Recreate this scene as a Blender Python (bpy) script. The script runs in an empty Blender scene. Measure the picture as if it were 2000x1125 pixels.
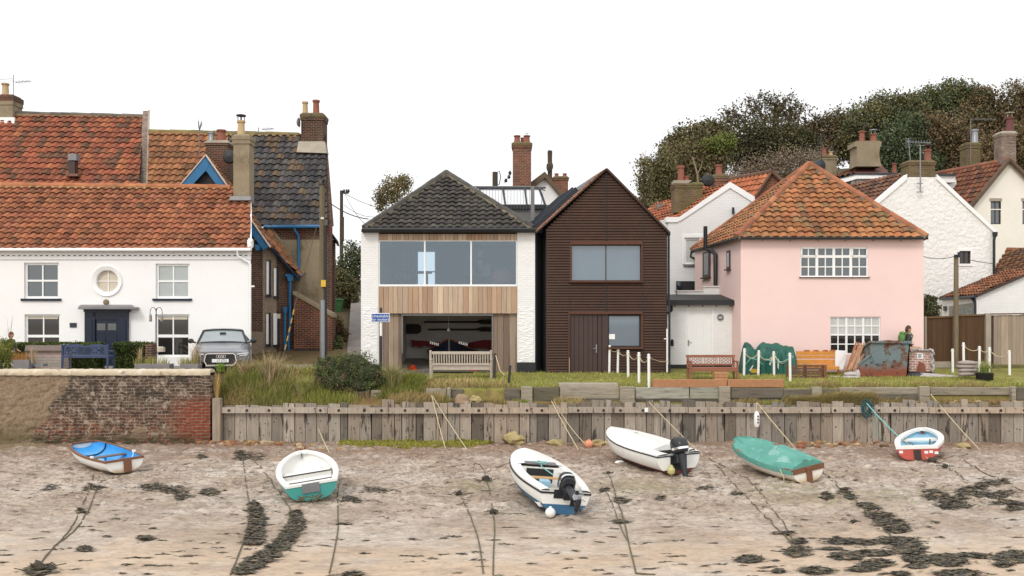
import bpy, bmesh, math, random
import numpy as np
from mathutils import Vector, Matrix, noise
from math import radians as R, sin, cos, pi
SC=bpy.context.scene
# ---------------------------------------------------------------- camera, sky, sun, exposure
F=1800.0; ZC=3.8; HY=625.0
cam=bpy.data.objects.new('camera',bpy.data.cameras.new('camera')); SC.collection.objects.link(cam); SC.camera=cam
cam.location=(0,0,ZC); cam.rotation_euler=(R(90),0,0)
cam.data.sensor_width=36; cam.data.lens=36*F/2000; cam.data.shift_y=(HY-562.5)/2000
cam.data.clip_start=.1; cam.data.clip_end=3000
SUN=Vector((-.42,-.80,.80)).normalized()
wd=bpy.data.worlds.new('World'); SC.world=wd; wd.use_nodes=True
nt=wd.node_tree; nt.nodes.clear()
wo=nt.nodes.new('ShaderNodeOutputWorld'); bg=nt.nodes.new('ShaderNodeBackground'); bg.inputs['Strength'].default_value=.1
sky=nt.nodes.new('ShaderNodeTexSky'); sky.sky_type='NISHITA'; sky.sun_disc=False
sky.sun_elevation=math.asin(SUN.z); sky.sun_rotation=math.atan2(SUN.x,SUN.y)%(2*pi)
# an even bright layer of cloud under the blue, slightly brighter towards the hidden sun
tc=nt.nodes.new('ShaderNodeTexCoord'); dp=nt.nodes.new('ShaderNodeVectorMath'); dp.operation='DOT_PRODUCT'
nt.links.new(tc.outputs['Generated'],dp.inputs[0]); dp.inputs[1].default_value=SUN
mr=nt.nodes.new('ShaderNodeMapRange'); mr.inputs['From Min'].default_value=-1; mr.inputs['From Max'].default_value=1
mr.inputs['To Min'].default_value=9.3; mr.inputs['To Max'].default_value=14.5; nt.links.new(dp.outputs['Value'],mr.inputs['Value'])
cn=nt.nodes.new('ShaderNodeTexNoise'); cn.inputs['Scale'].default_value=2.2; cn.inputs['Detail'].default_value=5
nt.links.new(tc.outputs['Generated'],cn.inputs['Vector'])
cm=nt.nodes.new('ShaderNodeMapRange'); cm.inputs['To Min'].default_value=.93; cm.inputs['To Max'].default_value=1.07; nt.links.new(cn.outputs['Fac'],cm.inputs['Value'])
mm=nt.nodes.new('ShaderNodeMath'); mm.operation='MULTIPLY'; nt.links.new(mr.outputs[0],mm.inputs[0]); nt.links.new(cm.outputs[0],mm.inputs[1])
cc=nt.nodes.new('ShaderNodeCombineColor')
for i in range(3): nt.links.new(mm.outputs[0],cc.inputs[i])
mx=nt.nodes.new('ShaderNodeMix'); mx.data_type='RGBA'; mx.inputs[0].default_value=.93
nt.links.new(sky.outputs[0],mx.inputs[6]); nt.links.new(cc.outputs[0],mx.inputs[7])
nt.links.new(mx.outputs[2],bg.inputs['Color']); nt.links.new(bg.outputs[0],wo.inputs['Surface'])
sl=bpy.data.lights.new('sun','SUN'); sl.energy=1.2; sl.angle=R(14); sl.color=(1,.95,.88)
so=bpy.data.objects.new('sun',sl); SC.collection.objects.link(so); so.rotation_euler=(-SUN).to_track_quat('-Z','Y').to_euler(); so.location=SUN*60
SC.view_settings.view_transform='Standard'; SC.view_settings.look='None'; SC.view_settings.gamma=1; SC.view_settings.exposure=.16
SC.cycles.max_bounces=6; SC.cycles.diffuse_bounces=3; SC.cycles.transparent_max_bounces=12; SC.cycles.use_denoising=True
rng=random.Random(7); NR=np.random.default_rng(7)
# ---------------------------------------------------------------- helpers
def W(x,y,Y): return Vector(((x-1000)*Y/F,Y,ZC+(HY-y)*Y/F))       # a photo position taken out to distance Y
def RX(x,Y): return (x-1000)*Y/F
def RZ(y,Y): return ZC+(HY-y)*Y/F
def G(x,y,z=0.0):
    Y=(ZC-z)*F/(y-HY); return Vector((RX(x,Y),Y,z))
def S(r,g,b,k=.84):
    f=lambda c:((c/255+.055)/1.055)**2.4 if c>10 else c/255/12.92
    return (f(r)*k,f(g)*k,f(b)*k)
ORG={}
def link(o,parent=None):
    SC.collection.objects.link(o)
    if parent: o.parent=parent
def tag(o,label=None,cat=None,group=None,kind=None):
    if label: o['label']=label
    if cat: o['category']=cat; o['kind']='thing'
    if group: o['group']=group
    if kind: o['kind']=kind
    return o
def thing(name,label,cat,loc=(0,0,0),group=None):
    o=bpy.data.objects.new(name,None); o.empty_display_size=.2; link(o); o.location=Vector(loc); ORG[o.name]=Vector(loc)
    return tag(o,label,cat,group)
def finish(me,name,mats,parent,loc,smooth):
    for m in (mats if isinstance(mats,(list,tuple)) else [mats]): me.materials.append(m)
    if smooth:
        me.polygons.foreach_set('use_smooth',[True]*len(me.polygons))
        if len(me.polygons)<20000: me.set_sharp_from_angle(angle=R(42))
    o=bpy.data.objects.new(name,me); link(o,parent)
    if parent: org=ORG[parent.name]
    else: org=Vector(loc) if loc is not None else Vector((0,0,0)); o.location=org
    if org.length>0: me.transform(Matrix.Translation(-org))
    ORG[o.name]=org; return o
class MB:
    def __init__(s): s.v=[];s.f=[];s.mi=[];s.m=0;s.col=None;s.cols=[]
    def add(s,vs,fs):
        n=len(s.v); s.v+=[tuple(v) for v in vs]
        for f in fs: s.f.append([i+n for i in f]); s.mi.append(s.m); s.cols.append(s.col)
        return s
    def poly(s,pts): return s.add(pts,[list(range(len(pts)))])
    def prism(s,pts,vec):
        n=len(pts); vec=Vector(vec); q=[Vector(p) for p in pts]; q+=[p+vec for p in q]
        return s.add(q,[list(range(n)),list(range(2*n-1,n-1,-1))]+[[i,(i+1)%n,n+(i+1)%n,n+i] for i in range(n)])
    def box(s,x0,x1,y0,y1,z0,z1): return s.prism([(x0,y0,z0),(x1,y0,z0),(x1,y0,z1),(x0,y0,z1)],(0,y1-y0,0))
    def pbox(s,x0,y0,x1,y1,Y,d=.1): return s.box(RX(x0,Y),RX(x1,Y),Y,Y+d,RZ(y1,Y),RZ(y0,Y))
    def obox(s,c,sz,m=None):
        m=m or Matrix.Identity(3); c=Vector(c); a,b,h=[t/2 for t in sz]
        vs=[c+m@Vector((x,y,z)) for z in(-h,h) for y in(-b,b) for x in(-a,a)]
        return s.add(vs,[(0,1,3,2),(4,5,7,6),(0,1,5,4),(2,3,7,6),(0,2,6,4),(1,3,7,5)])
    def bar(s,p,q,w,h,up=(0,0,1)):
        p=Vector(p);q=Vector(q);d=(q-p); L=d.length
        if L<1e-6: return s
        d/=L; up=Vector(up)
        if abs(d.dot(up))>.99: up=Vector((0,1,0))
        a=d.cross(up).normalized(); b=a.cross(d)
        return s.obox((p+q)/2,(L,w,h),Matrix((d,a,b)).transposed())
    def tube(s,pts,r,seg=8):
        pts=[Vector(p) for p in pts]; n=len(pts); rr=r if isinstance(r,(list,tuple)) else [r]*n
        vs=[];fs=[];prev=None
        for i,p in enumerate(pts):
            d=(pts[min(i+1,n-1)]-pts[max(i-1,0)]); d=d.normalized() if d.length>1e-9 else Vector((0,0,1))
            a=prev if prev is not None else (Vector((0,0,1)) if abs(d.z)<.9 else Vector((1,0,0)))
            a=(a-d*a.dot(d)).normalized(); prev=a; b=d.cross(a)
            vs+=[p+(a*cos(2*pi*k/seg)+b*sin(2*pi*k/seg))*rr[i] for k in range(seg)]
        for i in range(n-1): fs+=[[i*seg+k,i*seg+(k+1)%seg,(i+1)*seg+(k+1)%seg,(i+1)*seg+k] for k in range(seg)]
        fs+=[list(range(seg))[::-1],list(range((n-1)*seg,n*seg))]
        return s.add(vs,fs)
    def lathe(s,prof,base,seg=14,m=None):
        m=m or Matrix.Identity(3); base=Vector(base); n=len(prof); vs=[base+m@Vector((r*cos(2*pi*k/seg),r*sin(2*pi*k/seg),z)) for r,z in prof for k in range(seg)]
        fs=[[i*seg+k,i*seg+(k+1)%seg,(i+1)*seg+(k+1)%seg,(i+1)*seg+k] for i in range(n-1) for k in range(seg)]
        fs+=[list(range(seg))[::-1],list(range((n-1)*seg,n*seg))]
        return s.add(vs,fs)
    def blob(s,c,sz,nz=.25,fr=1.2,lv=2,seed=0,m=None):
        bm=bmesh.new(); bmesh.ops.create_icosphere(bm,subdivisions=lv,radius=1)
        c=Vector(c); m=m or Matrix.Identity(3); o=Vector((seed*3.7,seed*1.3,seed*7.1)); vs=[]
        for v in bm.verts:
            p=v.co*(1+nz*noise.noise(v.co*fr+o)); vs.append(c+m@Vector((p.x*sz[0],p.y*sz[1],p.z*sz[2])))
        fs=[[v.index for v in f.verts] for f in bm.faces]; bm.free(); return s.add(vs,fs)
    def grid(s,rows):
        n=len(rows[0]); vs=[p for r in rows for p in r]
        return s.add(vs,[[i*n+j,i*n+j+1,(i+1)*n+j+1,(i+1)*n+j] for i in range(len(rows)-1) for j in range(n-1)])
    def build(s,name,mats,parent=None,smooth=False,loc=None,bevel=0):
        me=bpy.data.meshes.new(name); me.from_pydata(s.v,[],s.f); me.update()
        if any(c is not None for c in s.cols):
            at=me.color_attributes.new('Col','FLOAT_COLOR','CORNER'); d=[]
            for f,c in zip(s.f,s.cols): d+=list((*(c or (1,1,1)),1.0))*len(f)
            at.data.foreach_set('color',d)
        me.polygons.foreach_set('material_index',s.mi)
        bm=bmesh.new(); bm.from_mesh(me); bmesh.ops.recalc_face_normals(bm,faces=bm.faces); bm.to_mesh(me); bm.free()
        o=finish(me,name,mats,parent,loc,smooth)
        if bevel:
            b=o.modifiers.new('bevel','BEVEL'); b.width=bevel; b.segments=2; b.limit_method='ANGLE'
        return o
def npmesh(name,P,C,mat,parent=None,loc=None):
    """many loose little faces: P (n,k,3), C (n,3)"""
    n,k,_=P.shape; me=bpy.data.meshes.new(name); me.vertices.add(n*k); me.vertices.foreach_set('co',P.astype(np.float32).ravel())
    me.loops.add(n*k); me.loops.foreach_set('vertex_index',np.arange(n*k,dtype=np.int32)); me.polygons.add(n)
    me.polygons.foreach_set('loop_start',np.arange(0,n*k,k,dtype=np.int32)); me.polygons.foreach_set('loop_total',np.full(n,k,dtype=np.int32)); me.update()
    at=me.color_attributes.new('Col','FLOAT_COLOR','CORNER'); d=np.ones((n,k,4),np.float32); d[:,:,:3]=C[:,None,:]; at.data.foreach_set('color',d.ravel())
    return finish(me,name,mat,parent,loc,False)
def copy_tree(o,parent=None):
    c=o.copy(); SC.collection.objects.link(c); c.parent=parent; ORG[c.name]=ORG.get(o.name,Vector())
    for ch in list(o.children): copy_tree(ch,c)
    return c
def textmesh(mb,txt,size,o,u=(1,0,0),v=(0,0,1),align='CENTER'):
    cu=bpy.data.curves.new('t','FONT'); cu.body=txt; cu.size=size; cu.align_x=align; cu.align_y='CENTER'; cu.resolution_u=3
    ob=bpy.data.objects.new('t',cu); SC.collection.objects.link(ob); bpy.context.view_layer.update()
    me=bpy.data.meshes.new_from_object(ob.evaluated_get(bpy.context.evaluated_depsgraph_get()))
    o=Vector(o);u=Vector(u);v=Vector(v)
    mb.add([o+u*p.co.x+v*p.co.y for p in me.vertices],[list(p.vertices) for p in me.polygons])
    bpy.data.objects.remove(ob); bpy.data.curves.remove(cu); bpy.data.meshes.remove(me)
# ---------------------------------------------------------------- materials
class Mt:
    def __init__(s,name,rough=.8,metal=0,spec=.5,ior=1.5):
        s.m=bpy.data.materials.new(name); s.m.use_nodes=True; s.nt=s.m.node_tree; s.b=s.nt.nodes['Principled BSDF']
        s.b.inputs['Roughness'].default_value=rough; s.b.inputs['Metallic'].default_value=metal; s.b.inputs['IOR'].default_value=ior
        s.b.inputs['Specular IOR Level'].default_value=spec
    def n(s,t,**k):
        n=s.nt.nodes.new('ShaderNode'+t)
        for a,b in k.items(): setattr(n,a,b)
        return n
    def l(s,a,b): s.nt.links.new(a,b)
    def put(s,inp,v):
        if isinstance(v,bpy.types.NodeSocket): s.l(v,inp)
        elif isinstance(v,tuple) and len(v)==3 and inp.type=='RGBA': inp.default_value=(*v,1)
        else: inp.default_value=v
    def pos(s,sx=1,sy=1,sz=1,obj=False):
        g=s.n('TexCoord').outputs['Object'] if obj else s.n('NewGeometry').outputs['Position']
        if (sx,sy,sz)==(1,1,1): return g
        v=s.n('VectorMath',operation='MULTIPLY'); s.l(g,v.inputs[0]); v.inputs[1].default_value=(sx,sy,sz); return v.outputs[0]
    def noise(s,vec,scale,det=4,ro=.6):
        n=s.n('TexNoise'); s.l(vec,n.inputs['Vector']); n.inputs['Scale'].default_value=scale; n.inputs['Detail'].default_value=det; n.inputs['Roughness'].default_value=ro; return n.outputs['Fac']
    def map(s,f,a,b,c=0,d=1):
        n=s.n('MapRange',interpolation_type='SMOOTHSTEP' if (c,d)==(0,1) else 'LINEAR'); s.l(f,n.inputs['Value'])
        for i,v in zip(('From Min','From Max','To Min','To Max'),(a,b,c,d)): n.inputs[i].default_value=v
        return n.outputs[0]
    def math(s,op,a,b=0):
        n=s.n('Math',operation=op); s.put(n.inputs[0],a); s.put(n.inputs[1],b); return n.outputs[0]
    def mix(s,f,a,b,bt='MIX'):
        n=s.n('Mix',data_type='RGBA',blend_type=bt); s.put(n.inputs[0],f); s.put(n.inputs[6],a); s.put(n.inputs[7],b); return n.outputs[2]
    def attr(s): return s.n('VertexColor',layer_name='Col').outputs['Color']
    def mul(s,c,f):   # colour times grey factor
        n=s.n('VectorMath',operation='SCALE'); s.put(n.inputs[0],c if not isinstance(c,tuple) else Vector(c)); s.put(n.inputs['Scale'],f); return n.outputs[0]
    def sep(s,v):
        n=s.n('SeparateXYZ'); s.l(v,n.inputs[0]); return n.outputs
    def bump(s,h,st=.5,d=.02):
        n=s.n('Bump'); n.inputs['Strength'].default_value=st; n.inputs['Distance'].default_value=d; s.l(h,n.inputs['Height']); s.l(n.outputs[0],s.b.inputs['Normal'])
    def out(s,c): s.put(s.b.inputs['Base Color'],c); return s.m
def M(name,col,rough=.8,v=.15,vs=2.5,bump=0.,bs=25.,metal=0.,attr=False,stain=(),an=(1,1,1),spec=.4,ior=1.5,obj=False,bd=.02):
    s=Mt(name,rough,metal,spec,ior); p=s.pos(*an,obj=obj); c=col
    if attr: c=s.mix(1.0,s.attr(),col,'MULTIPLY')
    if v:
        f=s.map(s.noise(p,vs,5,.65),.25,.75,1-v,1+v); c=s.mul(c,f)
    for st in stain:
        sc,lo,hi,k=st[1:5]; q=s.pos(*st[5],obj=obj) if len(st)>5 else p
        c=s.mix(s.math('MULTIPLY',s.map(s.noise(q,sc,5,.65),lo,hi),k),c,st[0])
    if bump: s.bump(s.noise(p,bs,4,.6),bump,bd)
    return s.out(c)
def brickM(name,c1,c2,mo,rough=.9,bw=.24,bh=.08,ms=.012,stain=(),var=.35,bump=.6,paint=False):
    s=Mt(name,rough,0,.3); x,y,z=s.sep(s.pos()); cv=s.n('CombineXYZ'); s.l(s.math('ADD',x,y),cv.inputs[0]); s.l(z,cv.inputs[1])
    nz=s.n('TexNoise'); s.l(cv.outputs[0],nz.inputs['Vector']); nz.inputs['Scale'].default_value=1.7
    wv=s.n('VectorMath',operation='MULTIPLY_ADD'); s.l(nz.outputs['Color'],wv.inputs[0]); wv.inputs[1].default_value=(.02,.02,0); s.l(cv.outputs[0],wv.inputs[2])
    b=s.n('TexBrick'); s.l(wv.outputs[0],b.inputs['Vector']); b.inputs['Scale'].default_value=1; b.inputs['Brick Width'].default_value=bw; b.inputs['Row Height'].default_value=bh
    b.inputs['Mortar Size'].default_value=ms; b.inputs['Mortar Smooth'].default_value=.3; b.inputs['Bias'].default_value=0
    s.put(b.inputs['Color1'],c1); s.put(b.inputs['Color2'],c2); s.put(b.inputs['Mortar'],mo); c=b.outputs['Color']; p=s.pos()
    c=s.mul(c,s.map(s.noise(p,1.3,6,.7),.25,.75,1-var,1+var))
    c=s.mul(c,s.map(s.noise(p,11,3,.7),.25,.75,1-var*.7,1+var*.7))
    for st in stain:
        q=s.pos(*st[5]) if len(st)>5 else p
        c=s.mix(s.math('MULTIPLY',s.map(s.noise(q,st[1],5,.7),st[2],st[3]),st[4]),c,st[0])
    h=s.math('SUBTRACT',s.math('MULTIPLY',s.noise(p,14,3),.5),b.outputs['Fac']); s.bump(h,bump,.012)
    return s.out(c)
mat={}
def tileM(name,lich=S(120,112,80),k=.5,dark=S(70,55,48)):
    s=Mt(name,.85,0,.3); p=s.pos(); c=s.attr()
    hs=s.n('HueSaturation'); s.l(c,hs.inputs['Color']); hs.inputs['Saturation'].default_value=.95; c=hs.outputs[0]; c=s.mul(c,s.map(s.noise(p,2.5,6,.7),.25,.75,.78,1.12)); c=s.mix(s.math('MULTIPLY',s.map(s.noise(p,5,5,.75),.53,.70),k),c,lich)
    c=s.mix(s.math('MULTIPLY',s.map(s.noise(p,1.1,5,.7),.5,.75),k*.8),c,dark); s.bump(s.noise(p,60,3),.3,.01); return s.out(c)
mat['tile']=tileM('clay_pantile')
mat['tile_old']=tileM('mossy_pantile',S(105,98,66),.75,S(74,62,52))
mat['tile_dark']=tileM('dark_pantile',S(120,112,95),.35,S(50,48,48))
mat['tile_conc']=tileM('concrete_tile',S(110,105,95),.12,S(60,56,52))
mat['white_brick']=brickM('white_painted_brick',(.80,.79,.77),(.76,.755,.74),(.74,.73,.71),.7,stain=[((.62,.60,.55),1.4,.60,.78,.35)],var=.04,bump=.55)
mat['white_render']=M('white_render',(.82,.81,.795),.75,.03,1.2,.15,9,stain=[((.66,.64,.60),.8,.60,.85,.30,(3,3,.5))])
mat['rough_white']=M('rough_white_paint',(.80,.785,.755),.8,.05,1.2,.9,5.5,stain=[((.62,.57,.5),1.2,.58,.8,.4)],bd=.09)
mat['white_paint']=M('white_gloss_paint',(.82,.815,.80),.45,.03,3)
mat['cream']=M('cream_render',(.76,.715,.645),.85,.06,1.0,.2,7,stain=[((.52,.46,.38),1.1,.6,.85,.35,(2,2,.5))])
mat['pink']=M('pink_render',(.80,.59,.55),.8,.035,.8,.15,8,stain=[((.76,.55,.495),.7,.55,.8,.5),((.62,.45,.41),2.2,.66,.82,.35,(2.5,2.5,.35))])
mat['brick_red']=brickM('red_brick',S(128,66,46),S(92,52,42),S(140,122,104))
mat['brick_dark']=brickM('dark_weathered_brick',S(98,62,48),S(66,50,44),S(128,112,96),stain=[(S(120,54,36),.7,.52,.7,.6),(S(52,44,40),.9,.55,.75,.6)])
mat['brick_chim']=brickM('chimney_brick',S(142,84,62),S(104,66,54),S(140,126,108),stain=[(S(72,60,54),1.2,.52,.72,.5)])
mat['brick_moss']=brickM('mossy_brick',S(120,100,72),S(100,78,60),S(128,118,92),stain=[(S(110,105,62),1.6,.45,.62,.7)])
mat['brick_pale']=brickM('pale_pinkish_brick',S(150,128,116),S(110,90,82),S(150,140,126),stain=[(S(80,70,64),2.0,.55,.7,.6)])
mat['terra']=M('terracotta',S(150,92,74,.75),.8,.2,4,.2,30)
mat['pot_cream']=M('cream_clay',S(190,165,125),.85,.15,4,.2,30)
mat['render_grey']=M('old_grey_render',S(150,136,112),.95,.15,1.6,.5,14,stain=[(S(104,88,66),1.0,.5,.72,.7),(S(175,160,130),2.5,.6,.7,.5)])
mat['render_brown']=M('pebbly_brown_render',S(128,110,88),.95,.18,2,.8,18,stain=[(S(92,80,62),1.1,.5,.7,.6),(S(96,88,52),.8,.56,.75,.4)])
mat['lead']=M('lead_flashing',S(140,138,138),.6,.15,3,metal=.2)
mat['blue']=M('blue_gloss_paint',S(40,108,156),.45,.08,3)
mat['navy']=M('navy_gloss_paint',S(24,34,54),.4,.08,3)
mat['black']=M('black_paint',(.018,.019,.021),.5,.1,3)
mat['black_boards']=M('black_boarding',(.02,.018,.018),.7,.25,3,.4,10,an=(1,1,8))
mat['corten']=M('rusted_steel',S(72,48,35),.7,.14,1.6,.3,40,stain=[(S(92,58,38),1.3,.5,.70,.5),(S(52,40,34),2.2,.52,.7,.5)])
mat['corten_or']=M('orange_rusted_steel',S(92,58,40),.75,.2,3,.3,40)
mat['brown_paint']=M('dark_brown_paint',S(72,54,50),.55,.06,2)
mat['zinc']=M('dark_zinc',S(64,70,78),.45,.08,2,metal=.5)
mat['grey_metal']=M('grey_metal',S(130,128,126),.5,.06,2,metal=.3)
mat['galv']=M('galvanised_steel',S(150,152,155),.45,.1,6,metal=.5)
mat['glass']=M('window_glass',(.045,.06,.068),.03,.25,.8,spec=.5,ior=1.95)
mat['glass_pale']=M('window_glass_with_blind',(.36,.385,.375),.05,.1,2,spec=.5,ior=1.7)
mat['glass_dark']=M('dark_window_glass',(.022,.021,.02),.04,.3,2,spec=.5,ior=1.6)
mat['glass_blue']=M('large_blue_glass',(.10,.145,.185),.04,.12,.5,spec=.5,ior=1.95)
mat['blind']=M('cream_blind',S(215,205,185),.8,.05,2)
mat['curtain']=M('pale_net_curtain',S(205,205,200),.9,.15,2,an=(9,9,1))
def board(name,col,rough=.8,vv=.22,an=(14,14,.7),bump=.35,stain=()):
    return M(name,col,rough,vv,2.2,bump,6,attr=True,an=an,stain=stain)
mat['cedar']=board('cedar_boards',(1,1,1))
mat['wood_grey']=M('weathered_grey_timber',(1,1,1),.9,.28,2.0,.6,5,attr=True,an=(10,10,.8),stain=[(S(40,36,33),1.3,.55,.64,.85,(4.5,4.5,.7)),(S(150,138,122),1.6,.58,.75,.4,(4,4,.6))])
mat['wood_h']=M('weathered_sleeper',(1,1,1),.92,.28,2.0,.7,5,attr=True,an=(.8,4,8),stain=[(S(58,54,48),2.2,.55,.68,.7),(S(110,108,84),1.5,.6,.75,.5)])
mat['wood']=M('plain_timber',(1,1,1),.75,.18,2.5,.25,6,attr=True,an=(3,3,3))
mat['fence']=M('brown_fence_panel',(1,1,1),.85,.2,2,.4,6,attr=True,an=(14,14,.7))
mat['concrete']=M('concrete',S(168,158,142),.9,.15,2.5,.4,20,stain=[(S(110,102,86),1.6,.55,.72,.5)])
mat['leaf']=M('leaves',(1,1,1),.75,.0,1,attr=True,spec=.15)
mat['bark']=M('bark',S(82,70,58),.95,.3,5,.7,12,an=(1,1,.3))
mat['rope_pale']=M('pale_rope',S(205,190,155),.85,.15,20)
mat['rope_dark']=M('weedy_rope',S(104,96,76),.9,.35,9)
mat['rope_blue']=M('turquoise_rope',S(130,190,185),.8,.2,8)
mat['wire']=M('black_cable',(.03,.03,.03),.6,0)
mat['paint']=M('painted_surface',(1,1,1),.5,.05,2,attr=True)
mat['matt']=M('matt_surface',(1,1,1),.85,.14,4,.15,25,attr=True)
# ---------------------------------------------------------------- builders
def tilepal(cols,patch=.5,seed=0):
    """random tile colour, in patches"""
    def f(i,j,r=random.Random(seed+11)):
        t=.5+.5*noise.noise(Vector((i*.23+seed*5.1,j*.16,seed)))
        k=int(min(len(cols)-1,max(0,(t*patch+(1-patch)*r.random())*len(cols)+r.uniform(-.6,.6))))
        c=cols[k]; b=r.uniform(.84,1.13); w=r.uniform(.93,1.07); k=1 if c[0]>1.6*c[2] else 0; return (c[0]*b*(1-.03*k),c[1]*b*w*(1+.06*k),c[2]*b*(1-.12*k))
    return f
def clip(pg,planes):
    for a,b,c in planes:
        if not pg: return pg
        out=[];n=len(pg)
        for i in range(n):
            p,q=pg[i],pg[(i+1)%n]; dp=a*p[0]+b*p[1]+c; dq=a*q[0]+b*q[1]+c
            if dp>=0: out.append(p)
            if (dp>=0)!=(dq>=0):
                t=dp/(dp-dq); out.append(tuple(p[k]+(q[k]-p[k])*t for k in range(3)))
        pg=out
    return pg
def pantiles(mb,pts,u,colf,tw=.23,g=.32,amp=.042,lift=.06,seg=5,soff=0):
    """a roof slope: flat convex polygon of world points; u the level direction along the courses"""
    pts=[Vector(p) for p in pts]; O=pts[0]; U=Vector(u).normalized(); nn=Vector((0,0,0))
    for i in range(len(pts)): nn+=pts[i].cross(pts[(i+1)%len(pts)])
    nn.normalize()
    if nn.z<0: nn=-nn
    U=(U-nn*U.dot(nn)).normalized(); V=nn.cross(U)
    if V.z<0: V=-V
    q=[((p-O).dot(U),(p-O).dot(V)) for p in pts]
    ar=sum(q[i][0]*q[(i+1)%len(q)][1]-q[(i+1)%len(q)][0]*q[i][1] for i in range(len(q)))
    if ar<0: q=q[::-1]
    planes=[]
    for i in range(len(q)):
        (x0,y0),(x1,y1)=q[i],q[(i+1)%len(q)]; L=math.hypot(x1-x0,y1-y0)
        if L<1e-6: continue
        a,b=-(y1-y0)/L,(x1-x0)/L; planes.append((a,b,-(a*x0+b*y0)))
    inside=lambda x,y,m=0:all(a*x+b*y+c>=m for a,b,c in planes)
    umin=min(p[0] for p in q);umax=max(p[0] for p in q);vmin=min(p[1] for p in q);vmax=max(p[1] for p in q)
    P=lambda t:O+U*t[0]+V*t[1]+nn*t[2]
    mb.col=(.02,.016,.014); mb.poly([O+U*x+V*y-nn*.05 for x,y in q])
    r=random.Random(int(abs(O.x*100))+3); prof=[]
    for k in range(seg+1):
        t=k/seg; prof.append(amp*(sin(2*pi*t-1.0)+.28*sin(4*pi*t)))
    i=0; v=vmin-g
    while v<vmax:
        j0=int(umin/tw)-1
        for j in range(j0,int(umax/tw)+2):
            uc=(j+.5)*tw; vc=v+g/2; dd=min(a*uc+b*vc+c for a,b,c in planes)
            if dd<-max(tw,g): continue
            full=dd>max(tw,g); mb.col=colf(i,j); l=lift*r.uniform(.75,1.35); dv=r.uniform(-.014,.014); sk=r.uniform(-.012,.012)
            sag=.02*noise.noise(Vector((uc*.35+soff,vc*.35,soff)))
            for k in range(seg):
                ua=j*tw+tw*k/seg;ub=j*tw+tw*(k+1)/seg;ha,hb=prof[k]+sag,prof[k+1]+sag; va=v+dv+sk*k/seg; vb=v+dv+sk*(k+1)/seg
                pg=[(ua,va,ha+l),(ub,vb,hb+l),(ub,v+g+.02,hb),(ua,v+g+.02,ha)]
                if not full: pg=clip(pg,planes)
                if len(pg)>2: mb.poly([P(t) for t in pg])
                if full or (inside(ua,v) and inside(ub,v)): cs=mb.col; mb.col=(cs[0]*.5,cs[1]*.5,cs[2]*.5); mb.poly([P(t) for t in [(ua,va,ha+l-.06),(ub,vb,hb+l-.06),(ub,vb,hb+l),(ua,va,ha+l)]]); mb.col=cs  # lower lip takes a darkened tile colour, painting in the shadow line under each course
        i+=1; v+=g
def ridge(mb,p,q,r,colf,L=.36,seg=8,bed=None):
    p=Vector(p);q=Vector(q);n=max(1,int((q-p).length/L)); rr=random.Random(int(p.x*10)+5)
    for i in range(n):
        a=p.lerp(q,i/n);b=p.lerp(q,(i+1.06)/n); o=Vector((rr.uniform(-.01,.01),0,rr.uniform(-.012,.012)))
        mb.col=colf(i,3); mb.tube([a+o,b+o],[r*1.02,r*.94],seg)
    if bed: mb.col=bed; mb.tube([p-Vector((0,0,r*.55)),q-Vector((0,0,r*.55))],r*1.05,6)
def pwall(mb,Y,x0,y0,x1,y1,holes=(),rev=.14):
    """a wall face at distance Y given in photo coordinates, with openings that have reveals"""
    X0,X1,Z0,Z1=RX(x0,Y),RX(x1,Y),RZ(y1,Y),RZ(y0,Y); H=[(RX(a,Y),RX(c,Y),RZ(d,Y),RZ(b,Y)) for a,b,c,d in holes]
    xs=sorted({X0,X1,*[v for h in H for v in h[:2]]}); zs=sorted({Z0,Z1,*[v for h in H for v in h[2:]]})
    for i in range(len(xs)-1):
        for k in range(len(zs)-1):
            cx,cz=(xs[i]+xs[i+1])/2,(zs[k]+zs[k+1])/2
            if cx<X0 or cx>X1 or cz<Z0 or cz>Z1 or any(h[0]<cx<h[1] and h[2]<cz<h[3] for h in H): continue
            mb.poly([(xs[i],Y,zs[k]),(xs[i+1],Y,zs[k]),(xs[i+1],Y,zs[k+1]),(xs[i],Y,zs[k+1])])
    for a,b,c,d in H:
        for p,q in (((a,c),(b,c)),((b,c),(b,d)),((b,d),(a,d)),((a,d),(a,c))):
            mb.poly([(p[0],Y,p[1]),(q[0],Y,q[1]),(q[0],Y+rev,q[1]),(p[0],Y+rev,p[1])])
def shell(mb,X0,X1,Y0,Y1,Z0,Z1):
    mb.poly([(X0,Y0,Z0),(X0,Y1,Z0),(X0,Y1,Z1),(X0,Y0,Z1)]); mb.poly([(X1,Y0,Z0),(X1,Y1,Z0),(X1,Y1,Z1),(X1,Y0,Z1)]); mb.poly([(X0,Y1,Z0),(X1,Y1,Z0),(X1,Y1,Z1),(X0,Y1,Z1)])
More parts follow.
